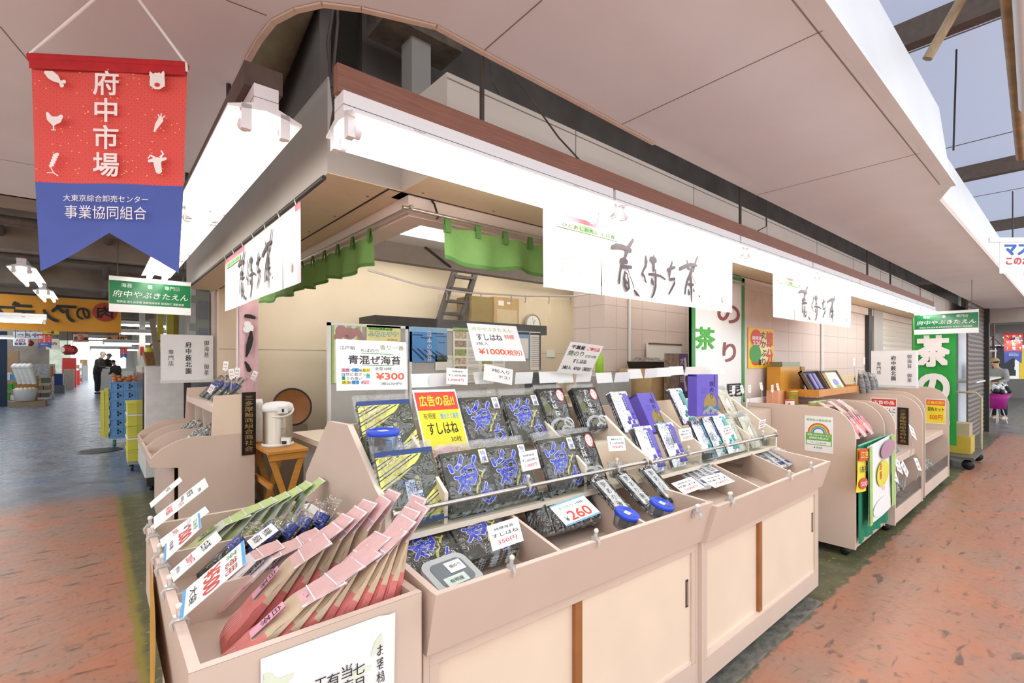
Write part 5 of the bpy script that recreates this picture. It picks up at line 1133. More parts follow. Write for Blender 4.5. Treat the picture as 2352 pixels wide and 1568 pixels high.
for st in ZST:
    o_ = []
    for x, y, w in st:
        X, Z = nz(x, y); sc = (at(1240+x/4.9, 460+y/4.9, Y=NY)-CC).dot(FW)/FPX/4.9
        o_.append(((X-NX0)/NW, (Z-NZ0)/NH, w*sc*1.6/NH))
    NST.append(o_)
def noren(m, W_, H_, label, seed=0, slits=(.225, .835), tie=True):
    r = random.Random(seed); ed = [0]+list(slits)+[1]
    b = MB(m)
    def zf(x, y): return .0035*math.sin(x*9/ W_*1.0+seed)*(1-y/H_) + .001*math.sin(31*x/W_+seed*2)*(1-.5*y/H_)
    for a, c in zip(ed, ed[1:]):
        g = .006/W_
        def f(u, v):
            x = a + (c-a)*u; k = max(0, 1-v/.62)
            if u == 0 and a > 0: x += g*k
            if u == 1 and c < 1: x -= g*k
            return (x*W_, v*H_, zf(x*W_, v*H_))
        def cm(u, v):
            x = a+(c-a)*u
            if v > .90: return PBLUSH if x < .34 or x > .95 else CLOTH
            return PALEPINK if x < .10 and v > .6 or x > .97 else CLOTH
        b.grid(f, 14, 12, cm)
    p = MB(m); Z = .0072
    for st in NST: p.stroke([(x*W_, y*H_, w*H_) for x, y, w in st], BRUSH, Z)
    p.rect(.045*W_, .30*W_, .80*H_, .89*H_, PILL, Z-.0016); p.text('ひとあしお先に 心は春', .065*W_, .815*H_, .055*H_, INK, w=.215*W_, z=Z)
    d = MB(m)
    for k in range(46):
        x = r.uniform(.05, .95)*W_; y = r.uniform(.25, .97)*H_; a_ = r.uniform(-2.4, -.6); s_ = r.uniform(.010, .022)
        if .36*W_ < x < .80*W_ and y < .7*H_: continue
        d.stroke([(x, y, .0008), (x+s_*.5*math.cos(a_), y+s_*.5*math.sin(a_), .003), (x+s_*math.cos(a_), y+s_*math.sin(a_), .0006)], LGREEN, Z-.002, cap=False)
    d.disc(.925*W_, .24*H_, .05*H_, PALEPINK, Z-.002, .07*H_); d.stroke([(.925*W_, .28*H_, .002), (.89*W_, .5*H_, .0015)], LGREEN, Z-.0018)
    parts = [('cloth', b), ('calligraphy', p), ('leaf_print', d)]
    if tie:
        for k in range(7):
            t = MB(m); x = (.03+.94*k/6)*W_; t.tube([(x, H_-.004, .004), (x+.002, H_+.02, .012), (x, H_+.026, -.01), (x-.002, H_-.004, -.004)], .003, CLOTH, 6); parts.append(('tie_loop', t))
    return thing('noren_curtain', label, 'curtain', parts, 'white tea curtains')
noren(face((NX0, NY, NZ0), (1, 0, 0), (0, 0, 1)), NW, NH, 'big white noren curtain with brush writing below the second lamp', 1, tie=False)
a = at(1775, 625, Y=NY); c = at(1955, 678, Y=NY); z0 = at(1778, 728, Y=NY).z
noren(face((a.x, NY, z0), (1, 0, 0), (0, 0, 1)), c.x-a.x, a.z-z0, 'smaller white noren curtain above the gift boxes on the right', 2, tie=False)
a = at(517, 592, X=.688); c = at(690, 462, X=.688); z0 = at(690, 648, X=.688).z
noren(face((.688, a.y, z0), (0, -1, 0), (0, 0, 1)), a.y-c.y, c.z-z0, 'white noren curtain over the left aisle side', 3)
b = MB(); b.tube([(.686, 1.96, c.z+.018), (.686, 5.6, c.z+.018)], .010, DARKST, 8); one('curtain_rod', b, 'dark rod carrying the left white curtain', 'rod')
GCL = mat('green_noren_cloth', '#7dab5e', .8, var=.06, scale=12, bump=.2); GCD = mat('green_cloth_tab', '#5c8f47', .8, var=.06)
def green_noren(m, W_, H_, n, label, seed):
    b = MB(m); r = random.Random(seed)
    b.grid(lambda u, v: (u*W_, v*H_+.012*(1-v)*math.sin(5*u*W_/.4+seed)+.008*math.sin(math.pi*n*u)**2*(-1)*v, .016*math.sin(14*u*W_/.5+seed)*(1-.6*v)+.008*math.sin(31*u*W_+seed*3)*(1-v)), 60, 8, GCL)
    hem = MB(m); hem.grid(lambda u, v: (u*W_, v*.018+.012*math.sin(5*u*W_/.4+seed), .003+.016*math.sin(14*u*W_/.5+seed)+.008*math.sin(31*u*W_+seed*3)), 60, 1, GCD)
    parts = [('cloth', b), ('hem', hem)]
    for k in range(n):
        t = MB(m); x = W_*(k+.12)/(n-.76); t.grid(lambda u, v: (x-.016+.032*u, H_-.035+.075*min(v, 1-v)*2 if True else 0, .010*math.cos(math.pi*v)+.004), 1, 8, GCD); parts.append(('tab', t))
    return thing('green_noren', label, 'curtain', parts, 'green curtains on rods')
RX, RY, RZ = 1.03, 1.90, 2.165
y0 = at(855, 510, X=RX).y; y1 = at(600, 690, X=RX).y; zb = at(856, 612, X=RX).z
green_noren(face((RX, y1, zb), (0, -1, 0), (0, 0, 1)), y1-y0, RZ-.04-zb, 11, 'green noren curtain on the left aisle side', 1)
x0 = at(1018, 485, Y=RY).x; x1 = x0+1.25; zb = at(1018, 600, Y=RY).z
green_noren(face((x0, RY, zb), (1, 0, 0), (0, 0, 1)), x1-x0, RZ-.04-zb, 8, 'green noren curtain behind the big white noren', 2)
b = MB(); b.tube([(RX, RY-.03, RZ), (RX, 5.5, RZ)], .009, STEEL, 8); one('curtain_rod', b, 'steel rod of the left green curtain', 'rod', 'rods of the green curtains')
b = MB(); b.tube([(RX-.03, RY, RZ-.002), (4.3, RY, RZ-.002)], .009, STEEL, 8)
one('curtain_rod', b, 'steel rod of the right green curtain', 'rod', 'rods of the green curtains')
b = MB(); x = at(995, 460, Y=1.94).x; b.tube([(x, 1.95, 2.24), (x, 1.93, 2.22), (x, 1.91, 2.18), (x, 1.895, 2.15), (x, 1.91, 2.15)], .005, DARKST, 6); one('hook', b, 'dark hook holding the right curtain rod', 'hook')
# clear sheet and its line
a = at(845, 620, Y=2.35); k1 = at(1075, 672, Y=2.35); k2 = at(1320, 680, Y=2.35)
b = MB(); b.tube([a, a.lerp(k1, .5)-V((0, 0, .02)), k1, k1.lerp(k2, .5)-V((0, 0, .01)), k2, k2+V((.3, 0, .06))], .005, WHITE, 6); one('line', b, 'white cord strung across the shop', 'cord')
l = at(1000, 650, Y=2.36); 
for x0, x1, yt, yb, lab in ((1005, 1190, 668, 900, 'clear plastic sheet hanging in front of the stair landing'), (1192, 1322, 676, 900, 'clear plastic sheet hanging beside the block wall')):
    p = at(x0, yt, Y=2.36); q = at(x1, yt+8, Y=2.36); z0 = at(x0, yb, Y=2.36).z; b = MB(); SHEETC = clear('hanging_clear_sheet', '#f6f3ec', .05, .12, bump=.6, bscale=5, haze=.05)
    b.grid(lambda u, v: (p.x+(q.x-p.x)*u, 2.36+.02*math.sin(9*u)*(1-v)+.008*math.sin(21*u+3*v), z0+(p.z-.02-z0)*v+(q.z-p.z)*u*v), 20, 12, SHEETC)
    parts = [('sheet', b)]
    for k in range(3):
        c = MB(); x = p.x+(q.x-p.x)*(.1+.4*k); z = p.z+(q.z-p.z)*(.1+.4*k); c.tube([(x, 2.36, z-.05), (x+.004, 2.36, z-.02), (x, 2.36, z)], .004, CLIPM, 6); parts.append(('hanging_hook', c))
    thing('plastic_sheet', lab, 'plastic sheet', parts)
# ================================================================ hanging red and blue banner, tea signs
def seigaiha():
    m = bpy.data.materials.new('red_wave_pattern'); m.use_nodes = True; N = m.node_tree.nodes; L = m.node_tree.links; pb = N['Principled BSDF']; pb.inputs['Roughness'].default_value = .8
    tc = N.new('ShaderNodeTexCoord'); sp = N.new('ShaderNodeSeparateXYZ'); L.new(tc.outputs['Object'], sp.inputs[0])
    def mt(op, a, b=None):
        n = N.new('ShaderNodeMath'); n.operation = op
        for i, v in enumerate((a, b)):
            if v is None: continue
            if isinstance(v, (int, float)): n.inputs[i].default_value = v
            else: L.new(v, n.inputs[i])
        return n.outputs[0]
    x = mt('MULTIPLY', sp.outputs[0], 60); y = mt('MULTIPLY', sp.outputs[1], 120)
    row = mt('FLOOR', y); fx_ = mt('SUBTRACT', mt('FRACT', mt('ADD', x, mt('MULTIPLY', row, .5))), .5); fy = mt('MULTIPLY', mt('FRACT', y), .5)
    d = mt('SQRT', mt('ADD', mt('MULTIPLY', fx_, fx_), mt('MULTIPLY', fy, fy))); s_ = mt('SINE', mt('MULTIPLY', d, 38))
    rp = N.new('ShaderNodeValToRGB'); rp.color_ramp.elements[0].position = .35; rp.color_ramp.elements[1].position = .75
    rp.color_ramp.elements[0].color = lin('#d8362f'); rp.color_ramp.elements[1].color = lin('#e8736a'); L.new(mt('MULTIPLY_ADD', s_, .5), rp.inputs[0])
    rp.inputs[0].default_value = 0; n = N.new('ShaderNodeMath'); n.operation = 'MULTIPLY_ADD'; n.inputs[1].default_value = .5; n.inputs[2].default_value = .5; L.new(s_, n.inputs[0]); L.new(n.outputs[0], rp.inputs[0])
    L.new(rp.outputs[0], pb.inputs['Base Color']); return m
RWAVE = seigaiha(); BBLUE = mat('banner_blue', '#4f62ad', .8, var=.03); BRED = mat('banner_red_roll', '#b81f26', .8, var=.12, scale=40); GOLDF = mat('gold_fleck', '#f0c870', .6); BW = mat('banner_white', '#f6efea', .8, var=.02)
def banner(w=.41, h=.59, detail=True):
    b = MB(); hb = h
    def bend(x, y): return .004*math.sin(9*x/w+1) + .012*max(0, .25-y/h)*math.sin(5*x/w)
    yb = .42*h; n = 12
    def dx(v): return .03*w*(1-v)*0
    red = MB(); red.grid(lambda u, v: ((-.5+u)*w*(1-.05*(1-v)), yb+(h-yb)*v, bend((-.5+u)*w, yb+(h-yb)*v)), n, 8, RWAVE)
    blu = MB()
    def fb(u, v):
        lo = .185*h*(1-abs(2*u-1)); y = lo + (yb-lo)*v
        return ((-.5+u)*w*(.95-.06*(1-y/yb)), y, bend((-.5+u)*w, y))
    blu.grid(fb, 24, 8, BBLUE)
    rl = MB(); rl.tube([(-.51*w, h+.002, 0), (.50*w, h-.002, 0)], .012, BRED, 10); rl.grid(lambda u, v: ((-.5+u)*w, h-.032+.03*v, .008), 6, 1, BRED)
    t = MB(); z = .016
    t.text('府中市場', 0, h*.955, h*.118, BW, vert=True, w=h*.112, z=z, bold=.018)
    t.text('大東京綜合卸売センター', 0, h*.325, h*.032, BW, w=w*.54, z=z, bold=.004, al='C'); t.text('事業協同組合', 0, h*.245, h*.062, BW, w=w*.52, z=z, bold=.01, al='C')
    ic = MB(); s_ = h*.045; L_, R_ = -w*.33, w*.33
    def F(cx, cy, st): 
        for q in st: ic.stroke([(cx+x*s_, cy+y*s_, r*s_) for x, y, r in q], BW, z)
    F(L_, h*.90, [[(-.8, .5, .12), (-.3, .25, .45), (.2, -.1, .4), (.6, -.45, .12)], [(.6, -.45, .1), (1.0, -.4, .2)], [(.6, -.45, .1), (.8, -.8, .2)]])
    F(L_, h*.70, [[(-.6, .7, .12), (-.4, .2, .3), (0, -.1, .5), (.5, .1, .35), (.75, .45, .15)], [(0, -.4, .08), (.0, -1.0, .06)], [(-.2, -1.0, .04), (.2, -1.0, .04)]])
    F(L_, h*.505, [[(-.3+.1*k, -.4+.28*k, .15), (-.1+.12*k, -.3+.28*k, .16)] for k in range(5)]+[[(-.3, -.5, .05), (0, -1.1, .05), (.4, -1.4, .05)], [(0, -1.1, .05), (-.6, -1.1, .05)]])
    F(R_, h*.905, [[(0, .1, .72), (0, -.15, .75)], [(-.6, .6, .2), (-.7, .85, .08)], [(.55, .7, .2), (.6, .95, .08)]]); ic.disc(R_, h*.885, s_*.28, RED, z+.0006, s_*.22)
    F(R_, h*.70, [[(.3, .4, .28), (0, -.1, .24), (-.3, -.8, .06)], [(.3, .5, .1), (.1, 1.0, .05)], [(.35, .5, .1), (.4, 1.1, .05)], [(.4, .5, .1), (.75, .9, .05)]])
    F(R_, h*.51, [[(0, .3, .42), (.05, -.2, .36), (.15, -.7, .3)], [(-.4, .4, .2), (-.8, .3, .14)], [(.4, .5, .2), (.8, .6, .14)], [(-.3, .7, .12), (-.7, .9, .1), (-.9, .6, .06)], [(.35, .8, .12), (.6, 1.1, .1), (.4, 1.4, .06)]])
    r = random.Random(3)
    for k in range(90):
        x = r.uniform(-.47, .47)*w; y = r.uniform(.44, .95)*h; ic.rect(x, x+.0035, y, y+.0022, GOLDF, z-.003)
    parts = [('red_panel', red, {'sub': [('symbols', ic)]}), ('blue_tail', blu), ('top_roll', rl), ('lettering', t)]
    if detail:
        for sx, y in ((-1, h+.005), (1, h)):
            c = MB(); c.tube([(sx*.505*w, y-.02 if sx > 0 else y, .004), (sx*.505*w, y, .006), (.03, h+.242, 0)], .004, WHITE, 6); parts.append(('cord', c))
    return parts
g = 'red and blue market banners'
cpt = CC + (FW + RT*((253-1176)/FPX))*1.36; bz = HC + (828-625)/FPX*1.36
thing('market_banner', 'large red and blue market banner hanging at the top left', 'banner', banner(), g, face((cpt.x, cpt.y, bz), (math.cos(R(-36)), math.sin(R(-36)), 0), (-.02*0, 0, 1)))
SG = mat('sign_green', '#1f7a45', .15, var=.02)
def shop_sign(w, h, wl=.62):
    b = MB(); b.box(-w/2, w/2, 0, h, -.006, .006, CARD)
    g_ = MB(); g_.rect(-w*.497, w*.497, h*.22, h*.88, SG, .0068)
    t = MB(); z = .0085
    SIL = mat('raised_silver_letters', '#d9ddd8', .25, metal=.7)
    for k, (s_, x) in enumerate((('海苔', -.30), ('茶', -.02), ('専門店', .26))): t.text(s_, x*w, h*.70, h*.12, SIL if k else SIL, z=z, al='C')
    t.text('府中やぶきたえん', 0, h*.42, h*.19, CARD, w=w*.92, z=z, al='C', bold=.004, slant=.15); t.text('贈答品 返礼品各種 業務用海苔茶 製造加工 業務用茶', 0, h*.265, h*.065, CARD, w=w*.82, z=z, al='C', bold=.01)
    c = []
    for sx in (-.4, .4):
        q = MB(); q.tube([(sx*w, h, 0), (sx*w, h+wl, 0)], .003, DARKST, 5); c.append(('hanging_wire', q))
    return [('panel', b), ('green_field', g_), ('lettering', t)] + c
p = at(250, 712, Y=5.2); q = at(438, 712, Y=5.2); zt = at(250, 628, Y=5.2).z
thing('shop_sign', 'green and white shop sign hanging over the left aisle', 'sign', shop_sign(q.x-p.x, zt-p.z-.005), 'green shop signs', face(((p.x+q.x)/2, 5.2, p.z-.01), (1, 0, 0), (0, 0, 1)))
p = at(2100, 765, X=9.0); q = at(2248, 762, X=9.0); zt = at(2248, 708, X=9.0).z
thing('shop_sign', 'green and white shop sign hanging over the right aisle', 'sign', shop_sign(p.y-q.y, zt-q.z, .40), 'green shop signs', face((9.0, (p.y+q.y)/2, q.z-.01), (0, -1, 0), (0, 0, 1)))
# ================================================================ right part: signs on the wall, goods on the gondolas
Yw = 1.945
a = at(1588, 905, Y=Yw); c = at(1709, 640, Y=Yw)
b = MB(); w = c.x-a.x; m = face((a.x, Yw, a.z-.25), (1, 0, 0), (0, 0, 1)); h = c.z-a.z+.25
b.m = m; b.box(0, w, 0, h, -.02, 0, mat('white_sign_board', '#ebe9e6', .3, var=.01)); fr_ = MB(m); GF = mat('green_frame', '#2f8a3a', .4)
for x0, x1, y0, y1 in ((0, .05, 0, h), (w-.05, w, 0, h), (0, w, h-.03, h)): fr_.box(x0, x1, y0, y1, -.022, .006, GF)
t = MB(m); MAROON = mat('maroon_letters', '#8e4a44', .5); BG = mat('bright_green_letters', '#3fae2c', .5)
def onsign(ch, x0, x1, y0, y1, mm):
    p = at(x0, y1, Y=Yw); q = at(x1, y0, Y=Yw); t.text(ch, p.x-a.x, p.z-(a.z-.25), q.z-p.z, mm, w=q.x-p.x, z=.004, bold=.03)
onsign('の', 1648, 1698, 704, 738, MAROON); onsign('り', 1660, 1689, 788, 830, MAROON); onsign('茶', 1597, 1641, 754, 801, BG); onsign('昆', 1668, 1705, 880, 912, INK)
hk = MB(); hk.tube([(c.x-.06, Yw-.01, c.z), (c.x-.09, Yw, c.z+.03), (c.x-.12, Yw, c.z+.01), (c.x-.10, Yw, c.z+.05)], .004, STEEL, 6)
thing('tea_sign', 'tall white sign with green frame, brown のり and green 茶', 'sign', [('panel', b), ('frame', fr_), ('lettering', t), ('wire_hook', hk)])
a = at(1718, 846, Y=1.965); c = at(1777, 757, Y=1.965); w = c.x-a.x; h = c.z-a.z
b = MB(face((a.x, 1.963, a.z), (1, 0, 0), (0, 0, 1))); b.box(0, w, 0, h, -.002, 0, mat('poster_yellow', '#f3c62e', .5)); z = .001
b.disc(w*.5, h*.5, w*.38, mat('poster_cream', '#f6e3a0', .5), z, h*.4); b.disc(w*.30, h*.74, w*.22, RED, z+.0004, h*.22); b.text('南南東', w*.14, h*.70, h*.10, CARD, w=w*.36, z=z+.001, bold=.02); b.text('2/20', w*.18, h*.58, h*.09, CARD, w=w*.26, z=z+.001, bold=.02)
b.text('節分', w*.82, h*.97, h*.40, RED, vert=True, w=w*.26, z=z+.001, bold=.05); b.text('丸かぶり', w*.58, h*.95, h*.205, INK, vert=True, w=w*.20, z=z+.001, bold=.02)
for k in range(9): b.disc(w*(.26+.13*math.cos(k*.7)), h*(.36+.09*math.sin(k*.7)), w*.09, GREEN, z+.0006)
b.disc(w*.27, h*.17, w*.15, RED, z+.0008, h*.10); b.rect(w*.38, w*.48, h*.08, h*.22, INK, z+.001)
one('poster', b, 'yellow and red setsubun poster on the pink pier', 'poster')
# rainbow notice on the gondola end panel
PX = 4.343; a = at(1848, 1034, X=PX); c = at(1914, 955, X=PX); w = a.y-c.y; h = .40*w/.28
m = face((PX, a.y, a.z), (0, -1, 0), (0, 0, 1)); h = at(1846, 953, X=PX).z-a.z
b = MB(m); b.box(0, w, 0, h, -.001, .001, CARD); z = .0016
b.text('感染防止徹底宣言', w*.07, h*.86, h*.06, mat('leaf_green_ink', '#6fb45a', .6), w=w*.86, z=z, bold=.02)
for k, col in enumerate(('#d9482f', '#ee8a2a', '#f2d43a', '#58b46a', '#8fc9e8', '#3f58b8')): b.disc(w*.5, h*.52, w*(.385-.035*k), mat('rainbow_%s' % ('red', 'orange', 'yellow', 'green', 'pale_blue', 'blue')[k], col, .5), z, h*(.29-.026*k), 24, 0, math.pi, w*(.352-.035*k), h*(.265-.026*k))
LG2 = mat('notice_green', '#6fb94e', .5); b.rect(w*.05, w*.95, h*.19, h*.53, LG2, z); b.rect(w*.08, w*.92, h*.21, h*.32, CARD, z+.0004)
b.text('新型コロナウイルス', w*.11, h*.445, h*.055, CARD, w=w*.78, z=z+.0005, bold=.03); b.text('感染拡大防止中', w*.17, h*.36, h*.06, CARD, w=w*.66, z=z+.0005, bold=.03); b.text('（株）府中藪北園', w*.22, h*.24, h*.04, GREYINK, w=w*.54, z=z+.0008); b.text('東京都', w*.42, h*.10, h*.05, INK, w=w*.2, z=z); b.disc(w*.36, h*.125, w*.025, GREEN, z)
one('notice', b, 'white notice with a rainbow on the gondola end', 'notice')
def pxbox(b, x0, x1, y0, y1, Y, dep, mm, top=None):
    p = at(x0, y1, Y=Y); q = at(x1, y1, Y=Y); zt = at((x0+x1)/2, y0, Y=Y).z; z0 = at((x0+x1)/2, y1, Y=Y).z
    b.box(p.x, q.x, Y, Y+dep, z0, zt, mm, top); return p.x, q.x, z0, zt
# shelf boards that carry the goods on top of the gondolas
ORW = mat('orange_wood_tray', '#d08a34', .4, var=.08, scale=8)
b = MB(); b.box(4.37, 5.18, 1.42, 1.92, 1.075, 1.095, PINK); one('top_board', b, 'pink board across the first gondola carrying the cans', 'board')
b = MB(); b.box(4.966, 6.344, 1.546, 1.95, 1.175, 1.19, ORW); b.box(4.95, 6.36, 1.53, 1.545, 1.172, 1.235, ORW); b.box(4.95, 4.965, 1.5455, 1.95, 1.172, 1.235, ORW); b.box(6.345, 6.36, 1.5455, 1.95, 1.172, 1.235, ORW)
one('gift_tray', b, 'orange wooden tray of gift boxes on the gondola tops', 'tray')
GOLDC = mat('gold_tin', '#b99a3f', .3, metal=.7); REDW = mat('red_tin_label', '#cf4636', .4)
def can(x, Y, z, r, h, body, lid, label, cat='can', grp=None, mark=None):
    b = MB(); b.lathe([(.001, 0), (r, 0), (r, h*.86)], body, 20, (x, Y, z)); l = MB(); l.lathe([(r*1.02, h*.84), (r*1.04, h*.86), (r*1.04, h*.97), (r, h), (.001, h)], lid, 20, (x, Y, z))
    parts = [('body', b), ('lid', l)]
    if mark:
        d = V((-x, -Y, 0)).normalized(); s_ = MB(face((x+d.x*(r+.002), Y+d.y*(r+.002), z+h*.2), RT, (0, 0, 1))); s_.disc(0, h*.25, r*.5, mark, 0, h*.2); parts.append(('mark', s_))
    return thing('tin_can', label, cat, parts, grp)
p = at(1819, 934, Y=1.70); can(p.x, 1.70, 1.096, .05, .135, GOLDC, GOLDC, 'tall gold tea tin with a green mark on the gondola', mark=GREEN)
p = at(1814, 934, Y=1.60); can(p.x, 1.60, 1.096, .035, .075, CARD, REDW, 'small white and red tin before the gold tin', mark=REDW)
for k, px in enumerate((1866, 1877, 1889)): p = at(px, 936, Y=1.50); can(p.x, 1.50, 1.096, .028, .05, mat('green_gold_tin', '#b7b166', .4), mat('mint_lid', '#b9d6b4', .4), 'small mint lidded jar, ' + ('left', 'middle', 'right')[k] + ' of three', 'jar', 'three small jars')
b = MB(); pxbox(b, 1716, 1806, 910, 937, 1.90, .012, CARD); one('price_board', b, 'blank white board standing before the cans', 'board')
b = MB(); b.box(3.75, 4.335, 1.70, 1.92, 0, 1.095, PINK); one('low_cabinet', b, 'pink low cabinet left of the rainbow notice gondola', 'cabinet')
b = MB(); pxbox(b, 1787, 1806, 897, 930, 1.76, .10, mat('peach_box', '#e8a37c', .5)); one('small_box', b, 'peach box beside the orange gift box', 'box')
OGB = mat('orange_gift_box', '#dc9a35', .35, var=.05)
b = MB(); x0, x1, z0, z1 = pxbox(b, 1793, 1838, 842, 905, 1.80, .12, OGB); l = MB(); l.box(x1+.001, x1+.09, 1.79, 1.92, z0, z1, mat('brown_side_band', '#a86f30', .4)); l.m = face((x1+.012, 1.789, z0+.03), (1, 0, 0), (0, 0, 1)); l.rect(0, .06, 0, .12, mat('dark_gift_label', '#4a302a', .4)); l.disc(.03, .03, .014, SKY, .0014)
thing('gift_box', 'tall orange gift box under the small silver box', 'gift box', [('box', b), ('label_side', l)])
b = MB(); pxbox(b, 1786, 1792, 855, 900, 1.84, .1, mat('brown_box', '#b5762c', .4)); one('gift_box', b, 'narrow brown box behind the orange gift box', 'gift box')
b = MB(); x0, x1, z0, z1 = pxbox(b, 1797, 1838, 831, 842, 1.80, .10, mat('green_grey_foil', '#8a8a6a', .3, metal=.4), SILVER); one('small_box', b, 'small silver topped box on the orange gift box', 'box')
def gift(x0, x1, y0, y1, Y, tiltm, inner, label):
    p = at(x0, y1, Y=Y); q = at(x1, y1, Y=Y); w = q.x-p.x; h = (at(x0, y0, Y=Y).z-p.z)*1.12; m = face((p.x, Y, p.z), (1, 0, 0), (0, math.sin(R(28)), math.cos(R(28))))
    b = MB(m); b.box(0, w, 0, h, -.03, -.02, mat('brown_gift_frame', '#6b5440', .4)); 
    for a_ in ((0, .012, 0, h), (w-.012, w, 0, h), (0, w, 0, .012), (0, w, h-.012, h)): b.box(*a_, -.03, .01, mat('brown_gift_frame', '#6b5440', .4))
    c = MB(m); inner(c, w, h); return thing('gift_set', label, 'gift box', [('box', b), ('contents', c)], 'open gift boxes in the orange tray')
def inn1(c, w, h):
    c.box(.012, w-.012, .012, h-.012, -.02, -.012, mat('navy_satin', '#1d1d35', .35))
    for k in range(2): c.tube([(w*(.38+.24*k), h*.15, -.002), (w*(.38+.24*k), h*.85, -.002)], .016, mat('lilac_tube', '#9a8fc4', .3), 10)
def inn2(c, w, h):
    c.box(.012, w*.3, .012, h-.012, -.02, -.01, GOLDC); c.box(w*.3, w-.012, .012, h-.012, -.02, -.006, CREAMP); c.disc(w*.62, h*.4, w*.16, mat('wisteria_print', '#8d93cf', .5), -.0045, h*.18); c.disc(w*.66, h*.18, w*.15, mat('leaf_print', '#9cc07c', .5), -.0045, h*.08)
gift(1868, 1905, 852, 902, 1.58, 0, inn1, 'open gift box with lilac tubes on dark satin'); gift(1908, 1945, 852, 897, 1.60, 0, inn2, 'open gift box with a wisteria printed packet')
b = MB(); x0, x1, z0, z1 = pxbox(b, 1932, 1974, 862, 895, 1.86, .05, mat('pale_wood_box', '#e3cda6', .5)); t = MB(face((x0, 1.858, z0), (1, 0, 0), (0, 0, 1))); t.text('椎茸', (x1-x0)*.72, (z1-z0)*.95, (z1-z0)*.42, INK, vert=True, z=.001)
thing('shiitake_box', 'pale wooden box with 椎茸 brush writing', 'box', [('box', b), ('lettering', t)])
KELP = mat('dark_kelp', '#37322b', .5, var=.3, scale=20, bump=.5)
for k in range(6):
    p = at(1982+k*6, 901, Y=1.50+.03*(k % 2)); b = MB(); b.tube([(p.x, p.y, 1.15), (p.x+.01, p.y+.02, 1.25), (p.x+.03*(k % 2), p.y+.03, 1.36-.01*k)], [.022, .03, .012], KELP, 8)
    f = MB(); f.tube([(p.x, p.y, 1.148), (p.x+.01, p.y+.02, 1.25), (p.x+.03*(k % 2), p.y+.03, 1.40-.01*k)], [.028, .036, .012], FILMC, 8); thing('kelp_bundle', 'wrapped dark kelp bundle, %s beside the right white sign box' % ('leftmost', 'second', 'third', 'fourth', 'fifth', 'rightmost')[k], 'kelp', [('kelp', b), ('wrapper', f)], 'kelp bundles on the gondola')
# white sign boxes
def sign_box(p, right, w, h, dep, label, legs=0):
    m = face(p, right, (0, 0, 1)); b = MB(m); b.box(0, w, 0, h, -dep, 0, mat('white_sign_acrylic', '#ecebea', .25, var=.015)); tb = MB(m); tb.box(-.006, w+.006, -.03, 0, -dep, .012, mat('sign_base', '#d5d4d2', .3)); t = MB(m)
    t.text('御海苔　御茶', w*.86, h*.90, h*.125, INK, vert=True, w=w*.10, z=.003); t.text('府中薮北園', w*.51, h*.86, h*.135, INK, vert=True, w=w*.115, z=.003, bold=.014); t.text('専門店', w*.18, h*.68, h*.115, INK, vert=True, w=w*.10, z=.003)
    parts = [('panel', b), ('base', tb), ('lettering', t)]
    if legs: l = MB(m); l.box(w/2-.03, w/2+.03, -p.z, -.03, -dep, -dep+.04, DARKST); parts.append(('post', l))
    return thing('sign_box', label, 'sign', parts, 'white shop sign boxes')
p = at(370, 873, Y=5.96); q = at(490, 873, Y=5.96); sign_box(p, (1, 0, 0), q.x-p.x, at(370, 767, Y=5.96).z-p.z, .07, 'white sign box with black writing above the left shelf unit', 1)
p = at(2001, 893, X=7.3); q = at(2104, 893, X=7.3); p.z = max(p.z, 1.205); sign_box(p, (0, -1, 0), p.y-q.y, at(2050, 805, X=7.3).z-p.z, .12, 'white sign box with black writing on the right gondolas')
b = MB(); b.box(6.9, 8.0, 1.45, 1.9, 1.168, 1.178, ACRYL); one('acrylic_board', b, 'clear board on the farthest gondola', 'board')
# price tags along the first gondola
for k, (x, y) in enumerate(((1685, 890), (1706, 888), (1722, 887), (1750, 881), (1774, 886), (1788, 882), (1851, 905), (1865, 903), (1877, 902), (2172, 0))):
    if y == 0: break
    p = at(x, y+13, Y=1.80); m = face(p, (1, 0, .05*(k % 3-1)), (0, .2*(k % 2), 1)); b = MB(m); b.box(-.026, .026, 0, .06, -.001, .001, CARD); b.text('海苔', -.015, .036, .011, INK, z=.0016, w=.03); b.text('%d円' % (300+50*k), -.016, .012, .012, RED, z=.0016, w=.032)
    s_ = MB(); s_.tube([(p.x, 1.80, 1.096), (p.x, 1.80, p.z+.004)], .0028, CLIPM, 6); s_.ball((p.x, 1.80, p.z-.004), .008, WHITE, 6)
    thing('price_tag', 'small white price tag on a stem, %s from the left along the gondola' % ('first', 'second', 'third', 'fourth', 'fifth', 'sixth', 'seventh', 'eighth', 'ninth')[k], 'price tag', [('tag', b), ('stem', s_)], 'price tags on stems over the gondolas')
for k, (x, y) in enumerate(((1962, 835), (1985, 832))):
    p = at(x, y+5, Y=1.6); b = MB(face(p, (1, 0, 0), (0, 0, 1))); b.box(-.03, .03, 0, .085, -.001, .001, CARD); s_ = MB(); s_.tube([(p.x, 1.6, p.z+.004), (p.x+.03, 1.58, 1.15)], .003, CLIPM, 6); thing('price_tag', 'white tag on a slanting stem above the kelp, ' + ('left', 'right')[k], 'price tag', [('tag', b), ('stem', s_)], 'price tags on stems over the gondolas')
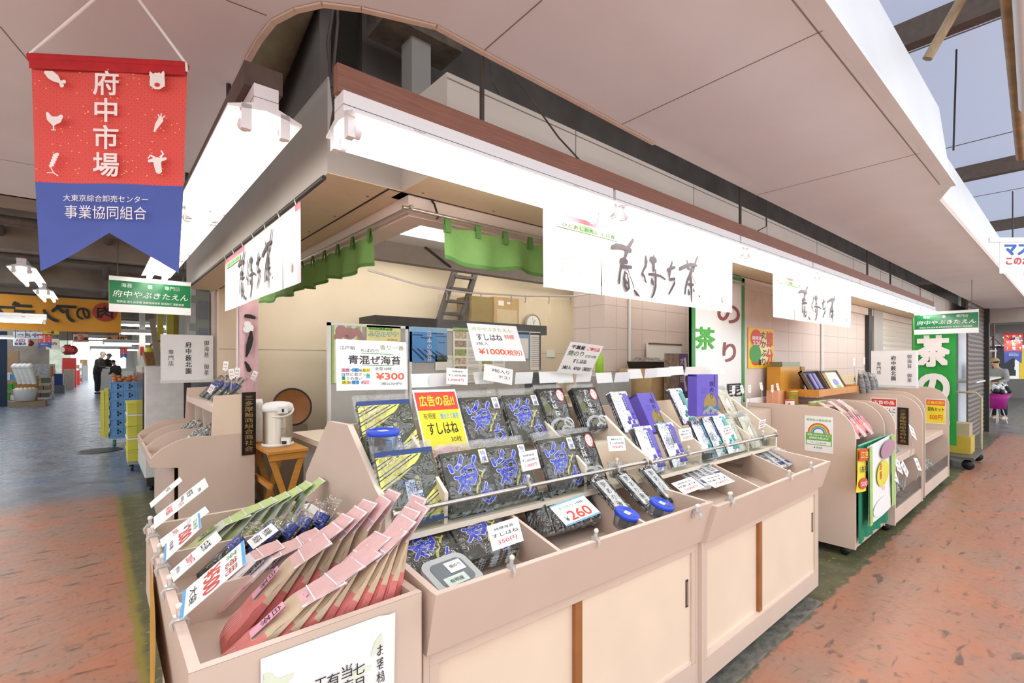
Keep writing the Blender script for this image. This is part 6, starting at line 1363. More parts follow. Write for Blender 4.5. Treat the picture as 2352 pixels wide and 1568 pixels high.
# pink tea bags in the first gondola
G = 'pink tea bags in the first gondola'
for i in range(12):
    x = 4.42+.075*i; m_ = lay(M.Identity(4), x, 1.155, .895, 32+(i % 3)*3, 0, (i*17 % 7)-3) if i < 9 else lay(M.Identity(4), 4.50+.2*(i-9), 1.12, .89, 40, 0, (i*17 % 9)-4)
    dup(TB if i < 9 else FB, m_, 'pink tea bag standing in the first gondola, ' + ('first from the panel', 'second', 'third', 'fourth', 'fifth', 'sixth', 'seventh', 'eighth', 'ninth')[i] if i < 9 else 'flat pink tea bag lying before the others in gondola, ' + ('left', 'middle', 'right')[i-9], G)
GCLOTH = mat('dark_green_cloth', '#1f7f5c', .85, var=.08, scale=10)
zt = at(1955, 1032, Y=1.085).z; b = MB(); b.grid(lambda u, v: (4.36+.84*u, 1.085-.012*math.sin(22*u)*(1-.4*v)-.006*math.sin(51*u), .12+(zt-.12)*v+.0*u), 40, 8, GCLOTH); r_ = MB(); r_.tube([(4.36, 1.085, zt+.004), (5.2, 1.085, zt+.004)], .008, mat('mint_rod', '#4fb58e', .4), 8)
thing('green_cloth', 'dark green cloth hanging on the front of the first gondola', 'cloth', [('cloth', b), ('rod', r_)])
def flyer(px0, px1, y0, y1, Y, lines, base, label, tilt=0., extra=None):
    p = at(px0, y1, Y=Y); q = at(px1, y1, Y=Y); zt_ = at(px0, y0, Y=Y).z; zb_ = p.z; w = q.x-p.x; h = zt_-zb_
    m = M.Translation((p.x, Y, zt_)) @ face((0, 0, 0), (1, 0, 0), (0, 0, 1)) @ M.Rotation(R(tilt), 4, 'Z') @ M.Translation((0, -h, 0)); b = MB(m); b.grid(lambda u, v: (u*w, v*h, .012*math.sin(3*u+2*v)*(1-v)), 4, 6, base); t = MB(m)
    if extra: extra(t, w, h)
    for (s_, x, y, hh, mm, ww, ve) in lines: t.text(s_, x*w, y*h, hh*h, mm, w=ww*w if ww else None, z=.017, vert=ve, bold=.015)
    return thing('flyer', label, 'flyer', [('sheet', b), ('print', t)])
YF = mat('yellow_flyer_paper', '#f4df2a', .5)
def yf(t, w, h): t.rect(0, w, h*.72, h, RED, .015); t.text('広告', w*.1, h*.78, h*.16, YELLOW, w=w*.8, z=.017, bold=.02); t.disc(w*.5, h*.2, w*.42, RED, .0155, h*.13)
flyer(1969, 1992, 1030, 1130, 1.05, [('お茶', .2, .45, .16, INK, .6, False), ('500', .2, .14, .10, CARD, .6, False)], YF, 'yellow and red flyer hanging on the green cloth', -6, yf)
flyer(2022, 2042, 1010, 1090, 1.07, [('お茶', .2, .45, .16, INK, .6, False)], YF, 'yellow and red flyer hanging behind the tea poster', 0, yf)
def tea_poster(t, w, h):
    t.rect(0, w*.10, 0, h, LGREEN, .0145); t.rect(w*.86, w, 0, h, LGREEN, .0145); t.disc(w*.5, h*.56, w*.24, mat('yellow_leaf_print', '#e4d84a', .6), .0145, h*.17); t.disc(w*.45, h*.14, w*.34, CARD, .0145, h*.11); t.disc(w*.72, h*.84, w*.3, mat('plum_teapot_print', '#b58a9c', .6), .0145, h*.12)
flyer(1992, 2050, 1026, 1210, 1.04, [('お茶', .40, .74, .11, RED, None, True), ('一服', .52, .46, .06, mat('orange_brush', '#d99a3a', .6), None, True)], CARD, 'long お茶 poster hanging over the green cloth', 2, tea_poster)
# second and third gondola signs and goods
def panel_sign(X, x0, x1, y0, y1, head, headc, lines, base, label):
    p = at(x0, y1, X=X); q = at(x1, y1, X=X); zt_ = at((x0+x1)/2, y0, X=X).z; w = p.y-q.y; h = zt_-p.z; b = MB(face((X, p.y, p.z), (0, -1, 0), (0, 0, 1))); b.box(0, w, 0, h, -.001, .001, CARD)
    b.rect(w*.03, w*.97, h*.03, h*.76, base, .0015); b.rect(w*.03, w*.97, h*.74, h*.97, headc, .0018); b.text(head[0], w*.10, h*.80, h*.12, head[1], w=w*.8, z=.0024, bold=.03)
    for (s_, x, y, hh, mm, ww) in lines: b.text(s_, x*w, y*h, hh*h, mm, w=ww*w, z=.0028, bold=.012)
    return one('price_sign', b, label, 'sign')
panel_sign(6.376, 2000, 2060, 914, 981, ('広告の品', CARD), RED, [('大分産どんこ', .06, .52, .16, INK, .88), ('100g', .6, .42, .07, GREYINK, .25), ('580円', .2, .10, .22, RED, .64)], CARD, 'white sign with red 広告の品 heading on the gondola panel')
panel_sign(7.976, 2126, 2172, 916, 971, ('広告の品!!', YELLOW), ORANGE, [('昆布カット', .12, .50, .17, INK, .8), ('500円', .2, .16, .20, RED, .64)], YF, 'yellow sign with red heading on the farthest gondola')
r0 = random.Random(5)
G = 'small film packs in the gondola trays'
JB = None
def small_pack():
    b = MB(); film(b, -.05, .05, 0, .10, .02, mat('small_pack', '#8a8468', .4, var=.4, scale=30), .006, 6, 6, 91); f = MB(); film(f, -.055, .055, -.004, .13, .028, FILMC, .005, 8, 8, 92); return [('contents', b), ('wrapper', f)]
for k in range(16):
    X = (5.35+.12*(k % 8)) if k < 9 else 6.68+.16*((k-9) % 7); z = .20; m_ = lay(M.Identity(4), X, 1.10+.05*(k % 2), z+.0, 40+5*(k % 3), 0, (k*13 % 21)-10)
    lb = 'small clear film pack in the lower tray of the second gondola' if k < 9 else 'small clear film pack in the lower tray of the farthest gondola'
    if JB is None: JB = thing('small_film_pack', lb, 'pack', small_pack(), G, m_)
    else: dup(JB, m_, lb, G)
for k in range(6): dup(JB, lay(M.Identity(4), 5.40+.13*k, 1.18, .598, 35, 0, (k*31 % 15)-7), 'small clear film pack on the middle shelf of the second gondola', G)
for k, (x, y, X, s_) in enumerate(((2068, 1085, 5.9, -25), (2085, 1090, 6.05, 15), (2113, 1080, 6.25, -12), (2058, 1105, 5.7, -30), (2100, 1005, 6.2, -30))):
    p = at(x, y, Y=1.02); b = MB(face(p, (1, 0, 0), (0, .35, 1)) @ M.Rotation(R(s_), 4, 'Z')); b.box(-.06, .06, 0, .12, -.001, .001, CARD); b.text('%d円' % (380+40*k), -.04, .02, .03, RED, w=.08, z=.0016); b.text('海苔', -.03, .07, .028, INK, z=.0016)
    zc_ = .598 if k == 4 else .335; s_ = MB(); s_.tube([(p.x, 1.056, zc_-.02), (p.x, 1.045, zc_+.02), (p.x, 1.03, p.z+.02)], .004, CLIPM, 6); one('clear_clip', s_, 'clear stem under the white price card in the second gondola, ' + ('largest', 'second', 'right end', 'lowest', 'top')[k], 'clip', 'card stems of the second gondola')
    one('price_card', b, 'white price card in the second gondola, ' + ('largest, tilted', 'behind the largest', 'at the right end', 'lowest on the left', 'blue edged, above the shelf')[k], 'card', 'price cards of the second gondola')
# green nori flag and the hand trolley
FGR = mat('flag_green', '#2fa544', .8, var=.05, scale=3)
p0 = at(2100, 764, X=9.1); p1 = at(2197, 764, X=9.1); zt = p0.z; zb = at(2180, 1022, X=9.1).z; w = p0.y-p1.y; h = zt-zb
m = face((9.1, p0.y, zb), (0, -1, 0), (0, 0, 1)); b = MB(m); b.grid(lambda u, v: (u*w, v*h, .02*math.sin(6*u+3*v)*(1-.5*v)), 12, 12, FGR); t = MB(m)
for ch, yy, hh in (('茶', .70, .26), ('の', .38, .24), ('り', .08, .22)): t.text(ch, w*.10, h*yy, h*hh, BW, w=w*.72, z=.03, bold=.05)
pl_ = MB(); pl_.tube([(9.12, p0.y+.02, 0.06), (9.12, p0.y+.02, zt+.22)], .012, GREEN, 8); pl_.tube([(9.12, p0.y+.02, zt+.01), (9.12, p1.y, zt+.01)], .008, GREEN, 8); ft = MB(); ft.box(9.0, 9.24, p0.y-.1, p0.y+.14, 0, .06, BLACK)
thing('nori_flag', 'tall green flag with white brush letters under the green sign', 'flag', [('cloth', b), ('lettering', t), ('pole', pl_), ('foot', ft)])
TRL = mat('trolley_deck', '#5b5650', .5); parts = []
bx_ = at(2150, 1052, Z=.17); ex = at(2232, 1046, Z=.17); b = MB(); b.box(9.0, 10.1, .93, 1.42, .15, .18, TRL); parts.append(('deck', b))
for x in (9.1, 10.0):
    for y in (1.0, 1.35): parts.append(('wheel', MB(M.Translation((x, y, .07)) @ M.Rotation(R(90), 4, 'Y')).lathe([(.001, -.02), (.065, -.02), (.07, 0), (.065, .02), (.001, .02)], BLACK, 14)))
hb = MB(); hb.tube([(10.05, .96, .18), (10.05, .96, .95), (10.05, 1.02, 1.02), (10.05, 1.34, 1.02), (10.05, 1.40, .95), (10.05, 1.40, .18)], .016, mat('worn_handle', '#b5a98c', .4, metal=.3), 10); parts.append(('handle', hb))
thing('hand_trolley', 'flat hand trolley parked behind the green flag', 'trolley', parts)
b = MB(); b.box(9.35, 9.75, 1.0, 1.35, .18, .42, mat('yellow_crate', '#c9a93a', .5)); one('crate', b, 'yellow crate on the hand trolley', 'crate'); b = MB(); b.box(9.4, 9.7, 1.02, 1.3, .42, .60, mat('paper_box', '#b9a487', .7)); one('carton', b, 'brown carton on the yellow crate', 'carton')
# hanging white sign at the right edge
p = at(2296, 628, D=2.6); q = at(2400, 628, D=2.6); m = face(p, (q-p)+V((0, 0, .0)), (0, 0, 1)); s_ = (q-p).length/104; b = MB(m); b.box(0, 104*s_, 0, 75*s_, -.002, .002, CARD); bar = MB(m); bar.box(-24*s_, 104*s_, 72*s_, 82*s_, -.006, .006, CARD)
t = MB(m); t.text('マスク', 11*s_, 43*s_, 26*s_, mat('sign_blue', '#2563b8', .4), z=.004, bold=.05); t.text('このお店', 14*s_, 20*s_, 18*s_, mat('sign_red', '#cf3a48', .4), z=.004, bold=.03); wv = MB(m); wv.tube([(30*s_, 82*s_, 0), (30*s_, 82*s_+.25, 0)], .003, DARKST, 6)
thing('hanging_sign', 'white hanging sign with blue and red letters at the right edge', 'sign', [('panel', b), ('top_bar', bar), ('lettering', t), ('hanging_rod', wv)])
# ================================================================ people
SKIN = mat('skin', '#d8a98c', .6, var=.04); HAIRG = mat('grey_hair', '#8d8985', .8, var=.2, scale=60); HAIRD = mat('dark_hair', '#2b2320', .7, var=.2, scale=60)
def skinmesh(name, chains, mm, parent, sub=2, label=None):
    """continuous tapering surface grown over connected joints; chains: lists of (key or None, (x, y, z), radius)"""
    vs = []; es = []; rad = []; key = {}
    for ch in chains:
        prev = None
        for k, p, r_ in ch:
            if k is not None and k in key: i = key[k]
            else:
                i = len(vs); vs.append(p); rad.append(r_)
                if k is not None: key[k] = i
            if prev is not None: es.append((prev, i))
            prev = i
    me = bpy.data.meshes.new(name); me.from_pydata(vs, es, []); me.materials.append(mm)
    o = link(name, me, parent); sk = o.modifiers.new('skin', 'SKIN'); sk.use_smooth_shade = True
    for i, sv in enumerate(me.skin_vertices[0].data):
        r_ = rad[i]; sv.radius = r_ if isinstance(r_, tuple) else (r_, r_); sv.use_root = (i == 0)
    s_ = o.modifiers.new('sub', 'SUBSURF'); s_.levels = sub; s_.render_levels = sub
    if label: o['label'] = label
    return o
def person(base, yaw, H, label, top, pants, hair, lean=8, elbow=(.13, .10, .60), hand=(.06, .26, .60), cap=None, longhair=False, vest=None, legs=((.05, .0), (.05, .03))):
    r = link('person', None); r.matrix_world = M.Translation(base) @ M.Rotation(yaw, 4, 'Z') @ M.Scale(H, 4); tagp(r, label, 'person')
    ls = math.sin(R(lean))
    def U(x, y, z): return (x, y + max(0, z-.52)*ls, z)
    def arm(s, g): return [('c', U(0, 0, .74), .05 if g < 0 else .078), (None, U(s*.105, 0, .79), .038+g*1.4), (None, U(s*elbow[0], elbow[1]*.4, elbow[2]+.04), .030+g), (None, U(s*hand[0]*1.3, hand[1]*.8, hand[2]), .022+g)]
    body = [[('p', U(0, 0, .52), (.055, .042)), (None, U(0, .0, .62), (.052, .038)), ('c', U(0, 0, .74), (.058, .04)), ('n', U(0, .0, .83), .03), (None, U(0, .012, .87), .034), (None, U(0, .022, .915), (.043, .052)), (None, U(0, .022, .965), (.036, .045))]]
    for s in (-1, 1):
        body.append(arm(s, -.012)+[(None, U(s*hand[0], hand[1], hand[2]), .016), (None, U(s*hand[0]*.8, hand[1]+.045, hand[2]-.01), .010)])
        ly = legs[0 if s < 0 else 1]
        body.append([('p', U(0, 0, .52), .045), (None, (s*.05, ly[1]*.3, .46), .032), (None, (s*ly[0], ly[1]*.6+.012, .27), .026), (None, (s*ly[0], ly[1]-.01, .05), .022), (None, (s*ly[0], ly[1]+.06, .022), .018)])
    skinmesh('body', body, SKIN, r)
    jk = [[('p', U(0, -.004, .43), (.094, .076)), (None, U(0, -.002, .52), (.094, .076)), (None, U(0, 0, .62), (.09, .068)), ('c', U(0, 0, .74), (.094, .064)), (None, U(0, 0, .815), .045), (None, U(0, .004, .862), .040)]]
    for s in (-1, 1): jk.append(arm(s, .007))
    skinmesh('jacket', jk, top, r)
    if vest: skinmesh('quilted_vest', [[(None, U(0, 0, .46), (.104, .088)), (None, U(0, 0, .60), (.106, .086)), (None, U(0, 0, .74), (.108, .080)), (None, U(0, 0, .80), (.075, .06))]], vest, r)
    tr_ = [[('t', U(0, 0, .60), (.076, .056)), ('p', U(0, 0, .52), (.08, .062)), (None, (0, 0, .46), (.075, .06))]]
    for k, s in enumerate((-1, 1)):
        ly = legs[k]; tr_.append([('p', U(0, 0, .52), .07), (None, (s*.05, ly[1]*.3, .45), .060), (None, (s*ly[0], ly[1]*.6+.012, .27), .047), (None, (s*ly[0], ly[1]-.004, .05), .042)])
    skinmesh('trousers', tr_, pants, r)
    for k, s in enumerate((-1, 1)):
        ly = legs[k]; b = MB(); b.box(s*ly[0]-.026, s*ly[0]+.026, ly[1]-.045, ly[1]+.085, 0, .035, BLACK if not longhair else PALE); o = link('shoe', b.mesh('shoe'), r); bevel(o, .012, 2)
    hx = U(0, .02, .94); b = MB(); b.grid(lambda u, v: (hx[0]+.050*math.sin(math.pi*v*.62)*math.cos(2*math.pi*u), hx[1]-.008+.060*math.sin(math.pi*v*.62)*math.sin(2*math.pi*u), hx[2]+.058*math.cos(math.pi*v*.62)), 16, 8, hair)
    if longhair: b.tube([(hx[0], hx[1]-.04, hx[2]+.01), (hx[0], hx[1]-.07, hx[2]-.02), (hx[0]+.01, hx[1]-.085, hx[2]-.08)], [.03, .026, .008], hair, 8)
    link('hair', b.mesh('hair'), r)
    f = MB(); 
    for s in (-1, 1): f.ball((hx[0]+s*.018, hx[1]+.052, hx[2]-.012), .006, INK, 6); f.ball((hx[0]+s*.050, hx[1], hx[2]-.018), .011, SKIN, 6)
    f.tube([(hx[0], hx[1]+.056, hx[2]-.012), (hx[0], hx[1]+.070, hx[2]-.03)], [.006, .010], SKIN, 6); f.box(hx[0]-.014, hx[0]+.014, hx[1]+.053, hx[1]+.056, hx[2]-.047, hx[2]-.043, mat('lips', '#b5706a', .5)); link('face', f.mesh('face'), r)
    if cap:
        c = MB(); c.grid(lambda u, v: (hx[0]+.054*math.sin(math.pi*v*.5)*math.cos(2*math.pi*u), hx[1]+.064*math.sin(math.pi*v*.5)*math.sin(2*math.pi*u), hx[2]+.014+.05*math.cos(math.pi*v*.5)), 16, 6, cap); c.slab([(hx[0]+.05*math.cos(t), hx[1]+.04+.075*math.sin(t), hx[2]+.014-.02*math.sin(t)) for t in [math.pi*i/8 for i in range(9)]], (0, 0, .005), cap); link('cap', c.mesh('cap'), r)
    return r
CHAR = mat('charcoal_jacket', '#2d2c2e', .7, var=.15, scale=20); BRNV = mat('dark_brown_quilt', '#3a2c28', .5, var=.4, scale=30, stretch=(.4, .4, 3)); NAVYP = mat('dark_navy_trousers', '#20222c', .8, var=.1)
GHOOD = mat('grey_hoodie', '#9b9b98', .85, var=.08, scale=20); KHAKI = mat('khaki_cap', '#b69a72', .7)
def face_yaw(dirv): return math.atan2(dirv.y, dirv.x) - math.pi/2
p = at(222, 904, Z=0); D = (p-CC).dot(FW); H = (904-806)/FPX*D
person(p, face_yaw(RT*1+FW*.25), H*.99, 'man in dark jacket and quilted vest standing at the white counter', CHAR, NAVYP, HAIRG, lean=16, elbow=(.12, .12, .60), hand=(.06, .24, .62), vest=BRNV)
p2 = at(240, 897, Z=0); D2 = (p2-CC).dot(FW); H2 = (897-811)/FPX*D2
person(p2, face_yaw(RT*1+FW*.1), H2, 'man in dark clothes behind the man with the quilted vest', CHAR, NAVYP, HAIRG, lean=14, elbow=(.12, .12, .60), hand=(.06, .2, .62))
p3 = at(272, 905, Z=0); D3 = (p3-CC).dot(FW); H3 = (905-826)/FPX*D3
person(p3, face_yaw(-FW), H3, 'dark haired person bending behind the white counter', CHAR, NAVYP, HAIRD, lean=24)
p = at(2298, 962, Z=0); D = (p-CC).dot(FW); H = (962-822)/FPX*D
person(p, face_yaw(-RT*1-FW*.25), H*1.0, 'woman in khaki cap and grey hoodie at the far right shop', GHOOD, NAVYP, HAIRD, lean=14, elbow=(.13, .12, .60), hand=(.07, .25, .60), cap=KHAKI, longhair=True)
# ================================================================ far right shop
b = MB(); b.box(17.5, 30, 2.6, 2.7, 0, 3.2, mat('bright_shop_wall', '#e9ebf0', .5)); b.box(14.45, 17.6, 1.75, 1.82, 0, 3.0, mat('white_door_panel', '#e6e9ee', .4)); b.box(28, 28.1, -3, 2.6, 0, 3.2, mat('far_wall_grey', '#8b8580', .7)); struct('wall_far_right', b, 'bright shop front at the far end of the right aisle')
b = MB(); b.box(14.46, 14.5, .64, 1.7, 2.3, 3.0, GREYMETAL); b.box(12, 28, .7, 2.7, 2.95, 3.0, HALL); struct('ceiling_far_right', b, 'ceiling of the far right shop')
YS = mat('yellow_banner', '#e8c22c', .6)
for k, (x0, x1, y0, y1, X) in enumerate(((2248, 2256, 770, 830, 14.8), (2238, 2247, 836, 880, 14.6), (2238, 2275, 880, 960, 15.2))):
    p = at(x0, y1, Y=1.70); q = at(x1, y1, Y=1.70); zt_ = at(x0, y0, Y=1.70).z; b = MB(); b.box(p.x, q.x, 1.70, 1.72, max(0, p.z), zt_, YS if k < 2 else mat('yellowed_board', '#b9a54e', .6, var=.2)); one('yellow_banner', b, 'yellow board at the far right shop, ' + ('high up', 'above the table', 'below the table')[k], 'board', 'yellow boards at the far right')
b = MB(); p = at(2236, 876, Y=1.35); q = at(2305, 874, Y=1.35); b.box(p.x, q.x, 1.3, 1.68, p.z-.03, p.z, CARD); parts = [('table_top', b)]
for x in (p.x+.05, q.x-.1):
    l = MB(); l.box(x, x+.05, 1.35, 1.40, 0, p.z-.03, GREYMETAL); parts.append(('leg', l))
thing('display_table', 'white topped display table at the far right', 'table', parts)
q = at(2252, 872, Y=1.45); b = MB(); b.m = face((q.x-.15, 1.45, q.z), (1, 0, 0), (0, .2, 1)); b.box(0, .9, 0, .42, -.01, 0, CARD); b.rect(.1, .35, .2, .36, mat('photo_print', '#a58f7d', .5)); one('menu_board', b, 'white menu card standing on the far right table', 'sign')
p = at(2300, 944, Z=.9); p = at(2291, 970, Z=0); D = (p-CC).dot(FW); sc = D/FPX
MAG = mat('magenta_wrap', '#b5208f', .5, var=.15, bump=.6); b = MB(); zc = HC-(938-828)*sc; b.lathe([(.001, 0), (14*sc, 0), (17*sc, 22*sc), (24*sc, 34*sc), (20*sc, 30*sc), (15*sc, 22*sc)], MAG, 14, (p.x, p.y, zc)); parts = [('wrapped_pot', b)]
for a_ in range(4): l = MB(); l.tube([(p.x+8*sc*math.cos(a_*1.57), p.y+8*sc*math.sin(a_*1.57), zc), (p.x+16*sc*math.cos(a_*1.57), p.y+16*sc*math.sin(a_*1.57), 0)], .9*sc, WHITE, 6); parts.append(('leg', l))
fo = MB(); r_ = random.Random(2)
for k in range(26): a_ = r_.uniform(0, 6.28); d_ = r_.uniform(4, 22)*sc; fo.ball((p.x+d_*math.cos(a_), p.y+d_*math.sin(a_), zc+r_.uniform(34, 56)*sc), r_.uniform(3, 6)*sc, (WHITE, DARKST, WHITE)[k % 3], 6)
parts.append(('flowers', fo)); thing('flower_pot', 'flower pot wrapped in magenta paper on a white stand', 'plant', parts)
def drying(x, y, wpx, D, mm, label):
    c = at(x, y, D=D); s_ = D/FPX; b = MB(); w = wpx*s_; b.tube([c+RT*w/2+FW*.2, c-RT*w/2+FW*.2, c-RT*w/2-FW*.2, c+RT*w/2-FW*.2, c+RT*w/2+FW*.2], 1.6*s_, mm, 6); parts = [('frame', b)]
    h_ = MB(); t_ = c+V((0, 0, 22*s_))
    for sx in (-1, 1): h_.tube([c+RT*w*.4*sx, t_], .8*s_, mm, 5)
    h_.tube([t_, t_+V((0, 0, 16*s_)), t_+V((0, 0, 16*s_))+RT*5*s_], 1.2*s_, mm, 6); parts.append(('hook', h_))
    for k in range(7): p_ = MB(); q = c+RT*w*(-.45+.15*k); p_.tube([q, q-V((0, 0, 7*s_))], 1.5*s_, mm, 5); parts.append(('clip', p_))
    return thing('clip_hanger', label, 'hanger', parts, 'clip hangers at the far right')
drying(2245, 806, 52, 12.5, mat('pale_plastic', '#cfcac0', .5), 'pale clip hanger near the brown shutter'); drying(2282, 797, 58, 13, mat('navy_plastic', '#2b2f45', .5), 'dark blue clip hanger above the magenta pot'); drying(2250, 772, 28, 12, BLACK, 'small black clip hanger under the green sign')
b = MB(); c = at(2282, 760, D=13); b.tube([(c.x, c.y, 0), (c.x, c.y, c.z+.4)], .03, mat('reddish_post', '#6e5048', .5), 8); one('post', b, 'thin reddish post behind the magenta pot', 'post')
c = at(2327, 830, D=12.6); thing('market_banner', 'small red and blue market banner at the far right', 'banner', banner(.5, .78, False), g if False else 'red and blue market banners', face((c.x, c.y, c.z-.05), RT, (0, 0, 1)))
c = at(2286, 870, D=15.5); s_ = 15.5/FPX; b = MB(face(c, RT, (0, 0, 1))); b.box(0, 75*s_, 0, 78*s_, -.03, 0, CARD); b.text('屋', 2*s_, 10*s_, 62*s_, INK, w=40*s_, z=.01, bold=.08); b.rect(55*s_, 75*s_, 0, 70*s_, YS, .008); one('shop_sign_board', b, 'white sign with big black 屋 behind the woman', 'sign')
for k, (x, y, D) in enumerate(((2315, 768, 14.5), (2262, 768, 20), (2335, 775, 12.8))):
    c = at(x, y, D=D); dup(L0, M.Translation(c) @ M.Rotation(R(4), 4, 'Z'), 'lit lamp in the far right shop, ' + ('middle one', 'farthest one', 'nearest one')[k], 'lamps of the far right shop')
# ================================================================ left aisle, beyond the shop
BCR = mat('blue_crate', '#6fa3d8', .45, var=.05); CRH = mat('crate_hole_dark', '#20242c', .8)
cx0, cx1, cy0, cy1 = .16, .66, 10.9, 11.6
def crate():
    b = MB(); h = .155; w = cx1-cx0; d = cy1-cy0; t = .015
    b.box(0, w, 0, t, 0, h, BCR); b.box(0, w, d-t, d, 0, h, BCR); b.box(0, t, t, d-t, 0, h, BCR); b.box(w-t, w, t, d-t, 0, h, BCR); b.box(t, w-t, t, d-t, 0, .01, BCR)
    b.box(-.012, w+.012, -.012, d+.012, h-.02, h-.001, BCR); b.box(-.006, w+.006, -.006, 0, .0, .02, BCR)
    for k in range(7): b.box(w*k/6.2, w*k/6.2+.008, -.010, 0, .02, h-.02, BCR)
    m0 = b.m; b.m = face((0, -.012, 0), (1, 0, 0), (0, 0, 1))
    for gx in (.10, .26):
        for dx, dy in ((0, .10), (0, .05), (.035, .075)): b.disc(gx+dx, dy, .014, CRH, .001, .018, 10)
    b.rect(.36, .48, .095, .12, CRH, .001); b.m = m0; return b
C0 = None
nm = ('bottom', 'second from the bottom', 'third from the bottom', 'fourth from the bottom', 'fifth from the bottom', 'top, filled with onions')
for k in range(6):
    m_ = M.Translation((cx0, cy0, .185+.158*k)); lb = 'blue plastic crate on the wheeled dolly, ' + nm[k]
    if C0 is None: C0 = one('crate', crate(), lb, 'crate', 'blue crates on the dolly', local=m_)
    else: dup(C0, m_, lb)
b = MB(); b.box(cx0-.03, cx1+.03, cy0-.03, cy1+.03, .145, .18, BCR); parts = [('deck', b)]
for x in (cx0+.06, cx1-.06):
    for y in (cy0+.06, cy1-.06): parts.append(('caster', MB(M.Translation((x, y, .065)) @ M.Rotation(R(90), 4, 'Y')).lathe([(.001, -.02), (.06, -.02), (.065, 0), (.06, .02), (.001, .02)], mat('teal_wheel', '#3c7d74', .5), 14))); 
for x in (cx0+.06, cx1-.06):
    for y in (cy0+.06, cy1-.06): f_ = MB(); f_.box(x-.03, x+.03, y-.03, y+.03, .11, .146, STEEL); parts.append(('fork', f_))
thing('dolly', 'blue dolly on casters under the crate stack', 'dolly', parts)
ON = mat('onion_skin', '#c0703c', .4, var=.2); ORN = mat('orange_net', '#e0552a', .5)
O0 = None
for k in range(22):
    x = cx0+.06+.065*(k % 7)+.012*(k % 3); y = cy0+.06+.11*(k//7)+.02*(k % 2); m_ = M.Translation((x, y, 1.105+.028*(k % 2)+.02*(k//7))); lb = 'onion in the top blue crate' if k else 'onion in the top blue crate'
    if O0 is None: b = MB(); b.ball((0, 0, .03), .042, ON, 8, .85); O0 = one('onion', b, lb, 'onion', 'onions in the top blue crate', local=m_)
    else: dup(O0, m_, lb)
YC = mat('yellow_plastic', '#d7d04a', .5, var=.04)
b = MB(); b.box(.085, .135, 10.9, 11.6, .18, 1.0, YC); b.box(.03, .075, 11.0, 11.6, .18, .95, YC); one('folded_crate', b, 'yellow folded crates leaning left of the blue stack', 'crate')
for k in range(5): b = MB(); b.box(.30, .62, 8.3, 8.8, .14+.16*k, .28+.16*k, YC); b.box(.29, .63, 8.29, 8.81, .275+.16*k, .295+.16*k, CARD if k in (1, 3) else YC); one('crate', b, 'yellow crate between the blue stack and the white freezer, ' + ('lowest', 'second', 'third', 'fourth', 'topmost')[k], 'crate', 'yellow crates beside the freezer')
b = MB(); b.box(.30, .62, 8.3, 8.8, .10, .138, STEEL); parts = [('deck', b)]+[('caster', MB(M.Translation((x, y, .05)) @ M.Rotation(R(90), 4, 'Y')).lathe([(.001, -.015), (.045, -.015), (.05, 0), (.045, .015), (.001, .015)], BLACK, 12)) for x in (.35, .57) for y in (8.36, 8.74)]; thing('dolly', 'small dolly under the yellow crates', 'dolly', parts)
FRZ = mat('white_freezer', '#e4e3e1', .3, var=.015)
b = MB(); b.box(.40, .93, 6.9, 8.1, .16, 1.43, FRZ); d_ = MB(); d_.box(.385, .40, 6.95, 8.05, .55, 1.40, mat('dark_glass_door', '#39383a', .1)); d_.box(.38, .40, 6.92, 8.08, 1.36, 1.43, GREYMETAL); k_ = MB(); k_.box(.42, .91, 6.92, 8.08, .06, .16, DARKST); t_ = MB(); t_.box(.41, .91, 6.885, 6.90, .62, 1.40, mat('freezer_panel', '#eceae8', .2))
parts = [('cabinet', b, {'bev': .01}), ('glass_door', d_), ('plinth', k_), ('front_panel', t_)]+[('caster', MB(M.Translation((x, y, .03)) @ M.Rotation(R(90), 4, 'Y')).lathe([(.001, -.02), (.028, -.02), (.03, 0), (.028, .02), (.001, .02)], BLACK, 12)) for x in (.47, .86) for y in (7.0, 8.0)]
thing('freezer', 'white upright freezer cabinet behind the left shelf unit', 'freezer', parts)
WK = mat('wicker', '#8a6234', .7, var=.3, scale=40, bump=.8, bscale=60, stretch=(1, 1, 4)); x0 = .44
b = MB(); b.slab([(.44, 7.2, 1.44), (.80, 7.2, 1.44), (.83, 7.2, 1.60), (.41, 7.2, 1.60)], (0, .3, 0), WK); h_ = MB(); h_.tube([(.62+.17*math.cos(math.pi*i/10), 7.35, 1.58+.17*math.sin(math.pi*i/10)) for i in range(11)], .012, WK, 6)
c = MB()
for i in range(5): c.ball((.47+.075*i, 7.35, 1.62), .045, (YC, CARD)[i % 2], 6)
thing('wicker_basket', 'brown wicker basket with yellow packets on the freezer', 'basket', [('basket', b), ('carry_handle', h_), ('packets', c)])
b = MB(); b.slab([(.52, 7.15, 1.44), (.58, 7.15, 1.44), (.52, 7.2, 2.0), (.46, 7.2, 2.0)], (0, .02, 0), mat('grey_wood_slat', '#8d8376', .7)); one('wooden_prop', b, 'grey wooden prop leaning over the wicker basket', 'prop')
def bg(name, label, cat, x0, x1, y0, y1, D, dep, mm, group=None, top=None, extra=None):
    """background piece: a real box whose front spans the given part of the photo at distance D"""
    if D is None: D = HC*FPX/(y1-828)
    p = at((x0+x1)/2, y1, D=D); s_ = D/FPX; w = (x1-x0)*s_/max(.5, RT.x*1.0) if False else (x1-x0)*s_*1.0; h = (y1-y0)*s_; b = MB(); zb = max(0.0, p.z)
    b.box(p.x-w/2*.9, p.x+w/2*.9, p.y, p.y+dep, zb, p.z+h, mm, top)
    if extra: extra(b, p, w, h)
    return one(name, b, label, cat, group)
